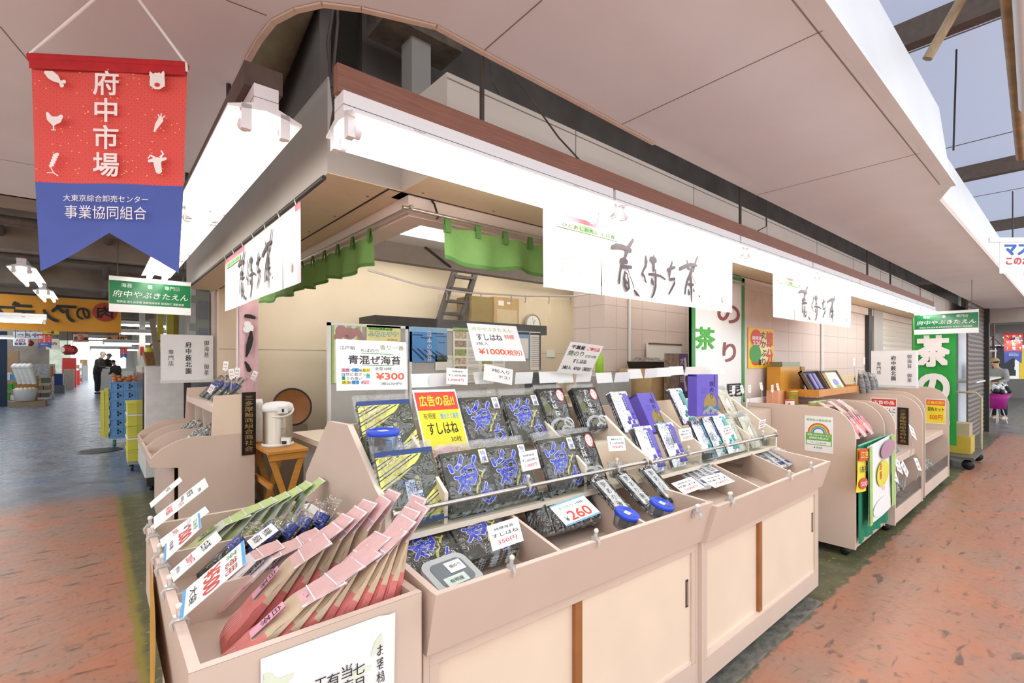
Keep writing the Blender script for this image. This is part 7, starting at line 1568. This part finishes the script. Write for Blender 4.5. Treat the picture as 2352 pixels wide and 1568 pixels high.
GRYB = mat('grey_stall', '#a7a6a2', .5, var=.1); RDS = mat('red_stall', '#c53a32', .5, var=.15); BRC = mat('brown_carton', '#a07a4a', .7, var=.15); NVB = mat('navy_cooler', '#2d3f78', .5); ORP = mat('orange_board', '#b5713a', .5); STLR = mat('steel_rack', '#b4b7ba', .3, metal=.6, var=.3, scale=12); MIX = mat('mixed_goods', '#a88f70', .6, var=.6, scale=22); PVC = mat('pale_vinyl', '#e4e2dc', .3, var=.1)
bg('counter', 'white counter where the men stand', 'counter', 232, 320, 846, 898, None, 1.5, mat('white_counter', '#d5d5d2', .4)); bg('counter_sign', 'white paper on the front of the white counter', 'sign', 283, 305, 852, 872, HC*FPX/70-.02, .02, CARD)
bg('cabinet', 'tall white cabinet behind the white counter', 'cabinet', 292, 322, 804, 893, None, .8, FRZ, top=BLACK); bg('wall_post', 'pale post carrying the fire extinguisher', 'post', 321, 333, 690, 960, 12.66, .12, PVC); bg('fire_extinguisher', 'red fire extinguisher by the tall white cabinet', 'extinguisher', 323, 330, 796, 816, 12.5, .15, RDS)
for k, (x0, x1, y0, y1, D) in enumerate(((362, 375, 700, 975, 11.5), (384, 398, 700, 980, 11), (398, 408, 700, 978, 11.2))): bg('yellow_post', 'yellow painted post behind the white sign box, ' + ('left', 'middle', 'right')[k], 'post', x0, x1, y0, y1, D, .12, mat('yellow_post', '#dccb56', .5, var=.05), 'yellow posts')
bg('bucket_stand', 'wooden pallet under the egg bucket', 'pallet', 30, 96, 922, 934, None, .8, mat('pallet_wood', '#9a8468', .7))
p = at(58, 930, D=15.9); p.z = .185; s_ = 15.9/FPX; b = MB(); b.lathe([(.001, 0), (17*s_, 0), (20*s_, 25*s_), (21*s_, 27*s_), (19*s_, 26*s_), (.001, 24*s_)], CARD, 20, (p.x, p.y, p.z)); e_ = MB()
for k in range(12): e_.ball((p.x+14*s_*math.cos(k*.55), p.y+14*s_*math.sin(k*.55), p.z+27*s_), 3.4*s_, PALE, 6)
thing('bucket', 'white bucket full of eggs at the left edge stalls', 'bucket', [('tub', b), ('eggs', e_, {'kind': 'stuff'})])
bg('wooden_crate', 'brown wooden crate behind the egg bucket', 'crate', 43, 79, 888, 932, None, .4, BRC)
for k in range(3): bg('basket_tray', 'brown woven tray stacked above the egg bucket, ' + ('lowest', 'middle', 'top')[k], 'tray', 40, 81, 889-9*k-8, 889-9*k, 16.2, .5, mat('woven_tray', '#a97b42', .6, var=.2, scale=25), 'brown trays above the bucket')
for k in range(4): p = at(36+11*k, 842, D=15.4); b = MB(); b.ball((p.x, p.y, p.z), .11, PVC, 8); b.tube([(p.x, p.y, p.z-.05), (p.x+.1, p.y, p.z-.55)], [.09, .06], PVC, 8); one('wrapped_roll', b, 'white plastic wrapped roll standing above the trays', 'roll', 'wrapped rolls')
for k, (n_, l_, c_, x0, x1, y0, y1, D, dp, mm) in enumerate((
    ('stall_front', 'pale stall front at the left edge', 'stall', -8, 36, 806, 913, None, .5, mat('beige_stall', '#b89674', .6)),
    ('display_case', 'steel rack display beside the orange board', 'display case', 84, 122, 836, 900, None, .8, STLR), ('board', 'orange brown upright board among the left stalls', 'board', 116, 122, 840, 905, None, .06, ORP), ('cooler', 'navy cooler box on the left side of the aisle', 'cooler', 123, 142, 858, 884, HC*FPX/75, .6, NVB), ('box', 'grey box under the navy cooler', 'box', 123, 146, 884, 903, None, .6, mat('grey_box', '#6a6a72', .5)),
    ('drink_case', 'red display case along the left stalls', 'display case', 146, 172, 822, 890, None, .7, RDS), ('cart', 'pale cart before the red display case', 'cart', 148, 168, 848, 894, None, .3, mat('wire_cart', '#c9b8a8', .4, var=.3, scale=30)), ('red_board', 'red board at the end of the left stalls', 'board', 172, 182, 850, 884, None, .3, RDS), ('freezer_chest', 'grey chest near the bright exit', 'chest', 182, 200, 838, 872, None, 1.0, GRYB), ('carton_pile', 'brown carton on the grey chest near the exit', 'carton', 185, 199, 826, 838, HC*FPX/44, .8, BRC),
    ('menu_wall', 'pale stall wall with notices behind the left stalls', 'wall panel', -20, 145, 770, 880, None, .1, mat('pale_stall_wall', '#c6cbb4', .6, var=.25, scale=2)), ('dark_doorway', 'dark doorway behind the left stalls', 'doorway', 92, 108, 796, 881, None, .1, DARK), ('hanging_jacket', 'dark blue curtain cloth at the left edge', 'cloth', -14, 12, 760, 934, None, .1, mat('dark_blue_cloth', '#27364f', .8)))): bg(n_, l_, c_, x0, x1, y0, y1, D, dp, mm)
def goods_rack(x0, x1, y0, y1, cols, label, n=3):
    D = HC*FPX/(y1-828); s_ = D/FPX; c = at((x0+x1)/2, y1, D=D); w = (x1-x0)*s_; h = (y1-y0)*s_; X0 = c.x-w/2; Y0 = c.y; parts = []
    for sx in (0, w-.04):
        for sy in (0, .5): l = MB(); l.box(X0+sx, X0+sx+.04, Y0+sy, Y0+sy+.04, 0, h*.95, STLR); parts.append(('post', l))
    r_ = random.Random(int(x0+50))
    for k in range(n):
        z = .08+h*.86*k/n; b = MB(); b.box(X0, X0+w, Y0, Y0+.54, z, z+.03, STLR); parts.append(('shelf', b))
        g_ = MB(); x = X0+.03
        while x < X0+w-.12:
            ww = r_.uniform(.10, .26); hh = h*.86/n*r_.uniform(.4, .8); g_.box(x, min(x+ww, X0+w-.02), Y0+.02, Y0+.4, z+.03, z+.03+hh, r_.choice(cols)); x += ww+.015
        parts.append(('packets', g_, {'kind': 'stuff'}))
    return thing('goods_rack', label, 'shelf', parts)
GBR = mat('bright_green_box', '#57b53a', .5)
goods_rack(-12, 40, 845, 926, (GBR, BLUE, CARD, SKY, GBR), 'shelf rack with blue and green boxes at the left edge', 3)
goods_rack(82, 116, 862, 918, (CARD, RDS, YC, MIX, OLV, BRC), 'low rack of small bottles and packets beyond the egg bucket', 3)
goods_rack(100, 122, 850, 896, (RDS, CARD, ORP, MIX), 'rack of red packets behind the egg bucket', 2)
goods_rack(148, 184, 826, 880, (RDS, CARD, PVC, BRC), 'rack of red and white goods near the lanterns', 3)
def lantern(x, y, D, rpx, label):
    s_ = D/FPX; c = at(x, y, D=D); b = MB(); b.ball(c, rpx*s_, RDS, 12, 1.0); e_ = MB(); e_.lathe([(rpx*s_*.5, -rpx*s_*1.05), (rpx*s_*.5, -rpx*s_*.9)], BLACK, 12, c); e_.lathe([(rpx*s_*.5, rpx*s_*.9), (rpx*s_*.5, rpx*s_*1.05), (.001, rpx*s_*1.05)], BLACK, 12, c); t = MB(face(c-FW*rpx*s_*1.01, RT, (0, 0, 1))); t.disc(0, 0, rpx*s_*.4, BW, 0, rpx*s_*.5); c2 = MB(); c2.tube([c+V((0, 0, rpx*s_)), V((c.x, c.y, 3.2))], .01, BLACK, 5)
    thing('red_lantern', label, 'lantern', [('shade', b), ('rims', e_), ('mark', t), ('cord', c2)], 'red lanterns over the left stalls')
lantern(155, 803, 20, 11, 'red round lantern over the left stalls, left of the pair'); lantern(166, 804, 21, 10, 'red round lantern over the left stalls, right of the pair'); lantern(70, 788, 17, 6, 'small red lantern right of the AED sign')
def hsign(x0, x1, y0, y1, D, base, lines, label, shape=None, yaw=None, cat='sign'):
    p = at(x0, y1, D=D); s_ = D/FPX; w = (x1-x0)*s_; h = (y1-y0)*s_; m = face(p, RT, (0, 0, 1)); b = MB(m); b.box(0, w, 0, h, -.015, 0, base)
    t = MB(m)
    for (tt, x, y, hh, mm, ww) in lines: t.text(tt, x*w, y*h, hh*h, mm, w=ww*w, z=.006, bold=.04)
    r_ = MB(m)
    for xx in (.15, .85): r_.tube([(xx*w, h, -.005), (xx*w, max(h+.1, 3.2-p.z), -.005)], .008, DARKST, 5)
    return thing('hanging_sign', label, cat, [('panel', b), ('lettering', t), ('hanging_rods', r_)], 'signs over the left aisle')
hsign(30, 64, 776, 794, 15, CARD, [('AED', .18, .52, .34, mat('magenta_letters', '#c23a78', .5), .64), ('設置店', .12, .10, .34, NAVY, .76)], 'white AED sign over the left stalls'); hsign(30, 98, 762, 778, 16.5, mat('pale_grey_sign', '#c9ccd8', .4), [('つちや', .15, .2, .6, GREYINK, .7)], 'pale grey sign with round letters behind the AED sign')
hsign(168, 203, 767, 785, 18, mat('peach_sign', '#f0b08a', .5), [('3', .36, .12, .78, RED, .3), ('西', .08, .2, .45, INK, .2), ('通路', .70, .2, .4, INK, .26)], 'peach sign with a red 3 over the aisle'); hsign(244, 288, 770, 788, 20, mat('orange_sign', '#e08a3a', .5), [('10', .62, .2, .6, INK, .3), ('魚', .1, .2, .6, INK, .2)], 'orange sign right of the peach sign'); hsign(106, 136, 778, 802, 20, mat('framed_paper', '#e6dcc8', .5), [('案内', .2, .4, .3, GREYINK, .6)], 'framed paper notice over the left stalls'); hsign(98, 136, 758, 768, 17, YS, [('一番', .3, .2, .6, INK, .4)], 'yellow sign edge under the orange banner')
for k, (x, y, D, sc_) in enumerate(((103, 800, 16.5, .0), (284, 823, 22, 0))):
    c = at(x, y, D=D); s_ = D/FPX; thing('market_banner', 'small red and blue market banner over the left aisle, ' + ('near the AED sign', 'near the white counter')[k], 'banner', banner((33, 17)[k]*s_, (32, 24)[k]*s_*1.0, False), 'red and blue market banners', face(c, RT, (0, 0, 1)))
# orange banner seen from behind, letters mirrored
OB = mat('orange_cloth_banner', '#d9962f', .7, var=.08, scale=2); p = at(-40, 766, Y=11); q = at(278, 753, Y=11); zt_ = at(120, 682, Y=11).z; w = q.x-p.x; zb = at(120, 760, Y=11).z; h = zt_-zb
m = face((p.x, 11, zb), (1, 0, 0), (0, 0, 1)); b = MB(m); b.grid(lambda u, v: (u*w, v*h, .02*math.sin(8*u)), 20, 4, OB); t = MB(m @ M.Translation((w, 0, 0)) @ M.Scale(-1, 4, (1, 0, 0)))

for ch, xa, xb, ya, yb in (('の', 176, 206, 708, 733), ('ア', 130, 174, 703, 738), ('ン', 100, 134, 705, 738), ('デ', 30, 78, 696, 738), ('ス', -18, 40, 704, 737)):
    pa_ = at(xa, yb, Y=11); pb_ = at(xb, ya, Y=11); t.text(ch, w-(pb_.x-p.x), pa_.z-zb, pb_.z-pa_.z, INK, w=pb_.x-pa_.x, z=.03, bold=.035)
pc_ = at(241, 717, Y=11); pr_ = at(269, 717, Y=11).x-pc_.x; t.disc(w-(pc_.x-p.x), pc_.z-zb, pr_, mat('red_round_mark', '#b5402c', .6), .026); t.text('肉', w-(pc_.x-p.x)-pr_*.62, pc_.z-zb-pr_*.6, pr_*1.2, INK, z=.03, bold=.03, w=pr_*1.24)
rd = MB(); rd.tube([(p.x, 11.0, zt_+.02), (q.x, 11.0, zt_+.02)], .015, DARKST, 6)
thing('cloth_banner', 'orange cloth banner with black letters seen in reverse', 'banner', [('cloth', b), ('lettering', t), ('rod', rd)])
# hall lamps
for k, (x, y, D, yaw, L_) in enumerate(((65, 614, 5.5, 90, 1.05), (107, 664, 6.9, 90, .95), (-30, 716, 7.0, 0, 1.0), (330, 738, 13, 0, 1), (345, 757, 12.5, 0, 1), (300, 780, 17, 0, 1.2), (235, 770, 20, 0, 1.3), (265, 795, 22, 0, 1.4), (15, 770, 15, 0, .8))):
    c = at(x, y, D=D); dup(L0, M.Translation(c) @ M.Rotation(R(yaw), 4, 'Z') @ M.Scale(L_, 4), 'lit lamp of the left hall, ' + ('nearest under the hall ceiling', 'second along the dark hall row', 'in front of the orange banner', 'behind the green sign, upper', 'behind the green sign, lower', 'beside the orange sign', 'above the white counter', 'far above the white counter', 'at the left edge')[k], 'lamps of the left hall')
# pipes and ducts under the hall ceiling, beams, end of the hall
PIPEM = mat('hall_pipe', '#6e655b', .6, var=.2)
for k, (p, q, r_) in enumerate((((-6, 7.2, 2.95), (.6, 7.2, 2.95), .05), ((-6, 7.6, 3.05), (.6, 7.6, 3.05), .035), ((-.9, 6.5, 3.05), (-.9, 30, 3.05), .06), ((.1, 6.5, 3.08), (.1, 30, 3.08), .05), ((-6, 9.2, 2.9), (.7, 9.2, 2.9), .03), ((-1.6, 5, 2.8), (-1.6, 30, 3.0), .045))): pole('ceiling_pipe', V(p), V(q), r_, PIPEM, 'grey brown pipe under the hall ceiling, ' + ('nearest crossing pipe', 'second crossing pipe', 'along the middle of the aisle', 'along the right of the aisle', 'thin crossing pipe', 'along the left of the aisle')[k], 'pipe')
b = MB()
for y in (8.4, 12, 16, 20, 25, 30): b.box(-6, 1.5, y, y+.2, 2.85, 3.2, HALL)
struct('beam_hall', b, 'brown cross beams of the hall ceiling')
b = MB(); b.box(-4.6, -1.9, 34, 34.2, 0, 3.3, HALL); b.box(1.8, 6, 34, 34.2, 0, 3.3, HALL); b.box(-1.9, 1.8, 34, 34.2, 2.55, 3.3, HALL); struct('wall_hall_end', b, 'hall end wall around the bright exit')
b = MB(); b.box(-4.6, -4.5, 5, 34, 0, 2.1, mat('left_stall_wall', '#8a857c', .7, var=.3, scale=1)); struct('wall_left', b, 'stall fronts on the far left'); b = MB(); b.box(1.4, 1.5, 8.2, 34, 0, 3.2, mat('right_stall_wall', '#a7a294', .7, var=.2, scale=1)); struct('wall_hall_right', b, 'stall side wall beyond the shop')
# ---------------------------------------------------------------- goods on the left shelf unit
G = 'packs on the left shelf unit'
zu = zs-.025; ztr = zt if False else lp(345, 1073)[1]+.02
for k in range(8):
    dup(BP, M.Translation((.745+.012*(k % 2), 4.52+.15*k, zu)) @ bag_m(0, 0, 0, 46-2*(k % 3), (k*7 % 11)-5) @ M.Scale(1.25, 4), 'dark film pack on the upper shelf of the left unit, ' + ('nearest', 'second', 'third', 'fourth', 'fifth', 'sixth', 'seventh', 'farthest')[k], G)
GRN = norimat('green_wakame', '#4c5236')
def puffy():
    b = MB(); b.grid(lambda u, v: ((u-.5)*.16, v*.15, .05*math.sin(math.pi*u)**.6*math.sin(math.pi*min(1, v+.12))**.6+.006*math.sin(17*u+9*v)), 10, 10, GRN); f = MB(); f.grid(lambda u, v: ((u-.5)*.18, v*.22, .008+.055*math.sin(math.pi*u)**.6*math.sin(math.pi*min(1, v*.8+.12))**.6+.006*math.sin(21*u+13*v)), 12, 12, FILMC); return [('seaweed', b), ('clear_wrapper', f)]
WKM = None
for k, (y, x) in enumerate(((4.54, .70), (4.70, .68), (4.84, .70), (4.62, .60), (5.15, .64), (5.3, .64))):
    m_ = M.Translation((x-.08, y, ztr)) @ bag_m(0, 0, 0, 38, (k*13 % 17)-8) @ M.Scale(1.15, 4); lb = 'puffy clear bag of green seaweed on the left unit, ' + ('nearest', 'second', 'third', 'front edge', 'behind the divider', 'farthest')[k]
    if WKM is None: WKM = thing('seaweed_bag', lb, 'seaweed bag', puffy(), 'seaweed bags on the left unit', m_)
    else: dup(WKM, m_, lb)
for k in range(3): dup(PROTO['fpu'], M.Translation((.60, 4.98+.10*k, ztr)) @ bag_m(0, 0, 0, 48, 4*k-4) @ M.Scale(.8, 4), 'blue and silver pouch on the tray of the left unit, ' + ('near', 'middle', 'far')[k], G)
for k, (x, y) in enumerate(((532, 858), (545, 855), (584, 862), (518, 840), (485, 893))):
    p = at(x, y, Y=4.5+.15*k); b = MB(face(p, RT, (0, 0, 1)) @ M.Rotation(R((8, -6, -24, -8, -30)[k]), 4, 'Z')); b.box(-.022, .022, -.04, .04, -.001, .001, CARD); b.text('海苔', -.014, .006, .014, INK, z=.0016, w=.028); b.text('500円', -.016, -.022, .014, RED, z=.0016, w=.032); s_ = MB(); s_.tube([p-V((0, 0, .03)), V((p.x-.01, p.y, zu))], .004, CLIPM, 6); s_.ball(p-V((0, 0, .045)), .009, WHITE, 6)
    thing('price_tag', 'white price tag on the left shelf unit, ' + ('left of the middle pair', 'right of the middle pair', 'slanting by the plaque', 'highest, far end', 'low, lying on the packs')[k], 'price tag', [('tag', b), ('stem', s_)], 'price tags of the left shelf unit')
# pink flag by the column
PF = mat('pink_flag_cloth', '#ecc3c8', .8, var=.15, scale=4); p = at(548, 880, Y=5.6); q = at(592, 880, Y=5.6); zt_ = at(560, 690, Y=5.6).z; w = q.x-p.x; zb = p.z-.3; h = zt_-zb; m = face((p.x, 5.6, zb), (1, 0, 0), (0, 0, 1)); b = MB(m); b.grid(lambda u, v: (u*w, v*h, .03*math.sin(7*u)), 10, 6, PF); t = MB(m)
for st in ([(.35, .86, .018), (.55, .858, .022), (.75, .85, .016)], [(.60, .72, .012), (.58, .66, .026), (.5, .60, .028), (.42, .54, .018), (.35, .50, .008)], [(.3, .45, .008), (.4, .42, .018), (.5, .38, .022)]): t.stroke([(x*w, y*h, r_*1.0) for x, y, r_ in st], INK, .04)
for k in range(7): t.disc(w*(.45+.12*math.cos(k*2)), h*(.76+.03*math.sin(k*2)), .03, CARD, .037)
pp_ = MB(); pp_.tube([(p.x-.01, 5.6, 0), (p.x-.01, 5.6, zt_+.03), (q.x, 5.6, zt_+.03)], .01, WHITE, 8)
thing('pink_flag', 'pink flag with black brush strokes by the pink column', 'flag', [('cloth', b), ('brush_print', t), ('pole', pp_)])
# ---------------------------------------------------------------- posters on the whiteboards, things behind the rack
def wb(x0, x1, y0, y1, base, label, fn=None, name='poster', Y=4.88):
    p = at(x0, y1, Y=Y); q = at(x1, y1, Y=Y); zt_ = at((x0+x1)/2, y0, Y=Y).z; w = q.x-p.x; h = zt_-p.z; b = MB(face((p.x, Y, p.z), (1, 0, 0), (0, 0, 1))); b.box(0, w, 0, h, -.002, 0, base)
    if fn: fn(b, w, h)
    return one(name, b, label, 'poster', 'papers on the whiteboards')
def f_pot(b, w, h):
    for k in range(3): b.rect(w*(.2+.3*k), w*(.34+.3*k), 0, h, LGREEN, .001)
    b.rect(0, w*.08, 0, h, LGREEN, .0012); TP = mat('plum_teapot', '#b98a8c', .5); b.disc(w*.55, h*.98, w*.34, TP, .0016, h*.22, 24, math.pi, 2*math.pi); b.stroke([(w*.3, h*.9, .06), (w*.22, h*.82, .04), (w*.14, h*.79, .025)], TP, .0018); b.stroke([(w*.8, h*.92, .03), (w*.92, h*.86, .03), (w*.96, h*.78, .03)], TP, .0018); b.text('今', w*.42, h*.78, h*.07, INK, z=.002)
wb(762, 832, 748, 880, mat('tea_poster', '#eef0df', .6), 'poster with a plum teapot on the left whiteboard', f_pot)
def f_tick(b, w, h): b.text('地元応援商品券', w*.05, h*.74, h*.16, GREEN, w=w*.7, z=.002, bold=.05); b.text('ふちゅチケ', w*.05, h*.36, h*.30, GREEN, w=w*.88, z=.002, bold=.08); b.text('ふちゅチケ', w*.05, h*.36, h*.30, CARD, w=w*.88, z=.003, bold=.02); b.text('利用店', w*.6, h*.12, h*.12, RED, w=w*.3, z=.002)
wb(842, 920, 748, 786, mat('ticket_yellow', '#f2efae', .6), 'yellow poster with green outlined letters', f_tick)
def f_sea(b, w, h):
    SEA2 = mat('sea_light', '#8fbde6', .5); SEA3 = mat('sea_dark', '#22406f', .5); b.rect(0, w, h*.86, h, SEA2, .001); 
    for k in range(9): x = w*(-.1+.16*k); b.stroke([(max(0, x), h*(.42-.02*k), h*.018), (min(w, x+w*.3), h*(.06+.01*k), h*.03)], SEA3, .0012, cap=False) if 0 <= x < w*.8 else None
    for (x, y, l_) in ((.3, .70, .3), (.05, .78, .3), (.7, .76, .28), (.75, .58, .2), (.5, .84, .4)): b.stroke([(x*w, y*h, h*.012), ((x+l_)*w*.98, (y-.01)*h, h*.018)], SEA3, .0012, cap=False)
    b.text('日本の海苔', w*.52, h*.92, h*.17, BW, vert=True, z=.002, bold=.0)
wb(939, 1027, 752, 831, mat('sea_blue_print', '#5a97d8', .5, var=.12, scale=4), 'blue sea poster with white vertical letters', f_sea)
def f_cal(b, w, h):
    for r_ in range(6):
        for c_ in range(2):
            b.rect(w*(.03+.5*c_), w*(.24+.5*c_), h*(.03+.155*r_), h*(.15+.155*r_), mat(('field', 'hill', 'blossom')[(r_+c_) % 3]+'_photo', ('#9aa85a', '#a58f70', '#c9b99a')[(r_+c_) % 3], .6, var=.5, scale=30), .001)
            for k in range(5): b.rect(w*(.27+.5*c_), w*(.46+.5*c_), h*(.04+.155*r_+.022*k), h*(.045+.155*r_+.022*k), GREYINK, .001)
    b.rect(0, w, h*.95, h, LGREEN, .001); b.text('カレンダー', w*.1, h*.955, h*.035, GREEN, w=w*.5, z=.002)
wb(1041, 1160, 755, 880, CARD, 'calendar sheet with small photos on the right whiteboard', f_cal, 'calendar')
wb(1000, 1040, 816, 850, CARD, 'small white notice with green heading below the sea poster', lambda b, w, h: b.text('感染防止徹底宣言', w*.06, h*.72, h*.14, GREEN, w=w*.88, z=.002))
wb(1190, 1216, 760, 826, mat('blue_notice', '#7fa8da', .5), 'blue bordered notice at the right of the whiteboard', lambda b, w, h: b.rect(w*.1, w*.9, h*.05, h*.75, CARD, .001)); wb(1218, 1242, 762, 850, CARD, 'white timetable at the right end of the whiteboard', lambda b, w, h: [b.rect(w*.1, w*.9, h*(.1+.05*k), h*(.11+.05*k), GREYINK, .001) for k in range(16)])
wb(1255, 1274, 803, 821, CARD, 'small white notice on the cream wall', lambda b, w, h: b.rect(0, w, 0, h*.1, TEAL, .001), 'notice', 5.79)
p = at(1490, 845, Y=2.70); q = at(1565, 790, Y=2.70); b = MB(); b.box(p.x, q.x, 2.70, 2.73, p.z, q.z, CARD); f_ = MB(); f_.box(p.x-.01, q.x+.01, 2.695, 2.70, p.z, p.z+.015, STEEL); f_.box(p.x-.01, q.x+.01, 2.695, 2.70, q.z-.015, q.z, STEEL); thing('small_whiteboard', 'small whiteboard on the block wall', 'whiteboard', [('board', b), ('frame', f_)])
p = at(1477, 846, Y=2.5); q = at(1522, 830, Y=2.5); b = MB(); b.slab([(p.x, 2.4, p.z), (q.x, 2.4, p.z), (q.x+.03, 2.4, q.z), (p.x-.03, 2.4, q.z)], (0, .25, 0), mat('black_basket', '#232122', .5, var=.3, scale=60)); c = MB(); film(c, 0, q.x-p.x, 0, .22, .03, FILMC, .006, 10, 6, 5); c.v = [V((p.x+v.x, 2.42+v.y, q.z+v.z)) for v in c.v]
thing('storage_basket', 'black basket with clear bags behind the right rack', 'basket', [('basket', b), ('bags', c)]); b = MB(); b.box(p.x-.1, q.x+.3, 2.35, 2.68, .0, p.z, mat('wooden_shelf', '#c9a878', .6, var=.1)); one('cabinet', b, 'wooden cabinet behind the right rack', 'cabinet')
p = at(1528, 880, Y=2.3); q = at(1580, 812, Y=2.3); b = MB(face((p.x, 2.3, p.z-.2), (1, 0, 0), (0, 0, 1))); w = q.x-p.x; h = q.z-p.z+.2; b.box(0, w, 0, h, -.01, 0, mat('sepia_photo', '#9a8474', .5, var=.5, scale=25)); b.rect(w*.6, w, 0, h, mat('purple_poster', '#6d4f86', .5), .001); b.text('大島紬', w*.72, h*.95, h*.16, BW, vert=True, z=.002); b.stroke([(w*.85, h*.9, .012), (w*.9, h*.7, .02), (w*.82, h*.5, .014), (w*.9, h*.3, .02)], BW, .002); one('poster', b, 'purple and sepia poster behind the right rack', 'poster')
p = at(1377, 862, Y=2.6); b = MB(); b.lathe([(.001, 0), (.035, 0), (.035, .14), (.012, .18), (.014, .21), (.001, .21)], mat('green_drink', '#a6d63a', .3), 14, (p.x, 2.6, p.z)); one('drink_bottle', b, 'yellow green drink bottle behind the rack', 'bottle'); b = MB(); b.box(p.x-.15, p.x+.3, 2.5, 2.72, 0, p.z, GRYB); one('cabinet', b, 'grey cabinet under the drink bottle', 'cabinet')
p = at(1226, 880, Y=2.6); b = MB(); b.box(p.x, p.x+.18, 2.55, 2.7, p.z-.1, p.z+.08, BLACK); s_ = MB(face((p.x, 2.549, p.z), (1, 0, 0), (0, 0, 1))); s_.rect(.02, .13, .005, .06, mat('calculator_screen', '#7d8a7a', .3)); thing('register', 'black register with a grey green screen behind the rack', 'register', [('case', b), ('screen', s_)]); b = MB(); b.box(p.x-.2, p.x+.35, 2.5, 2.75, 0, p.z-.1, mat('till_counter', '#cdb08c', .5)); one('till_counter', b, 'counter under the black register', 'counter')
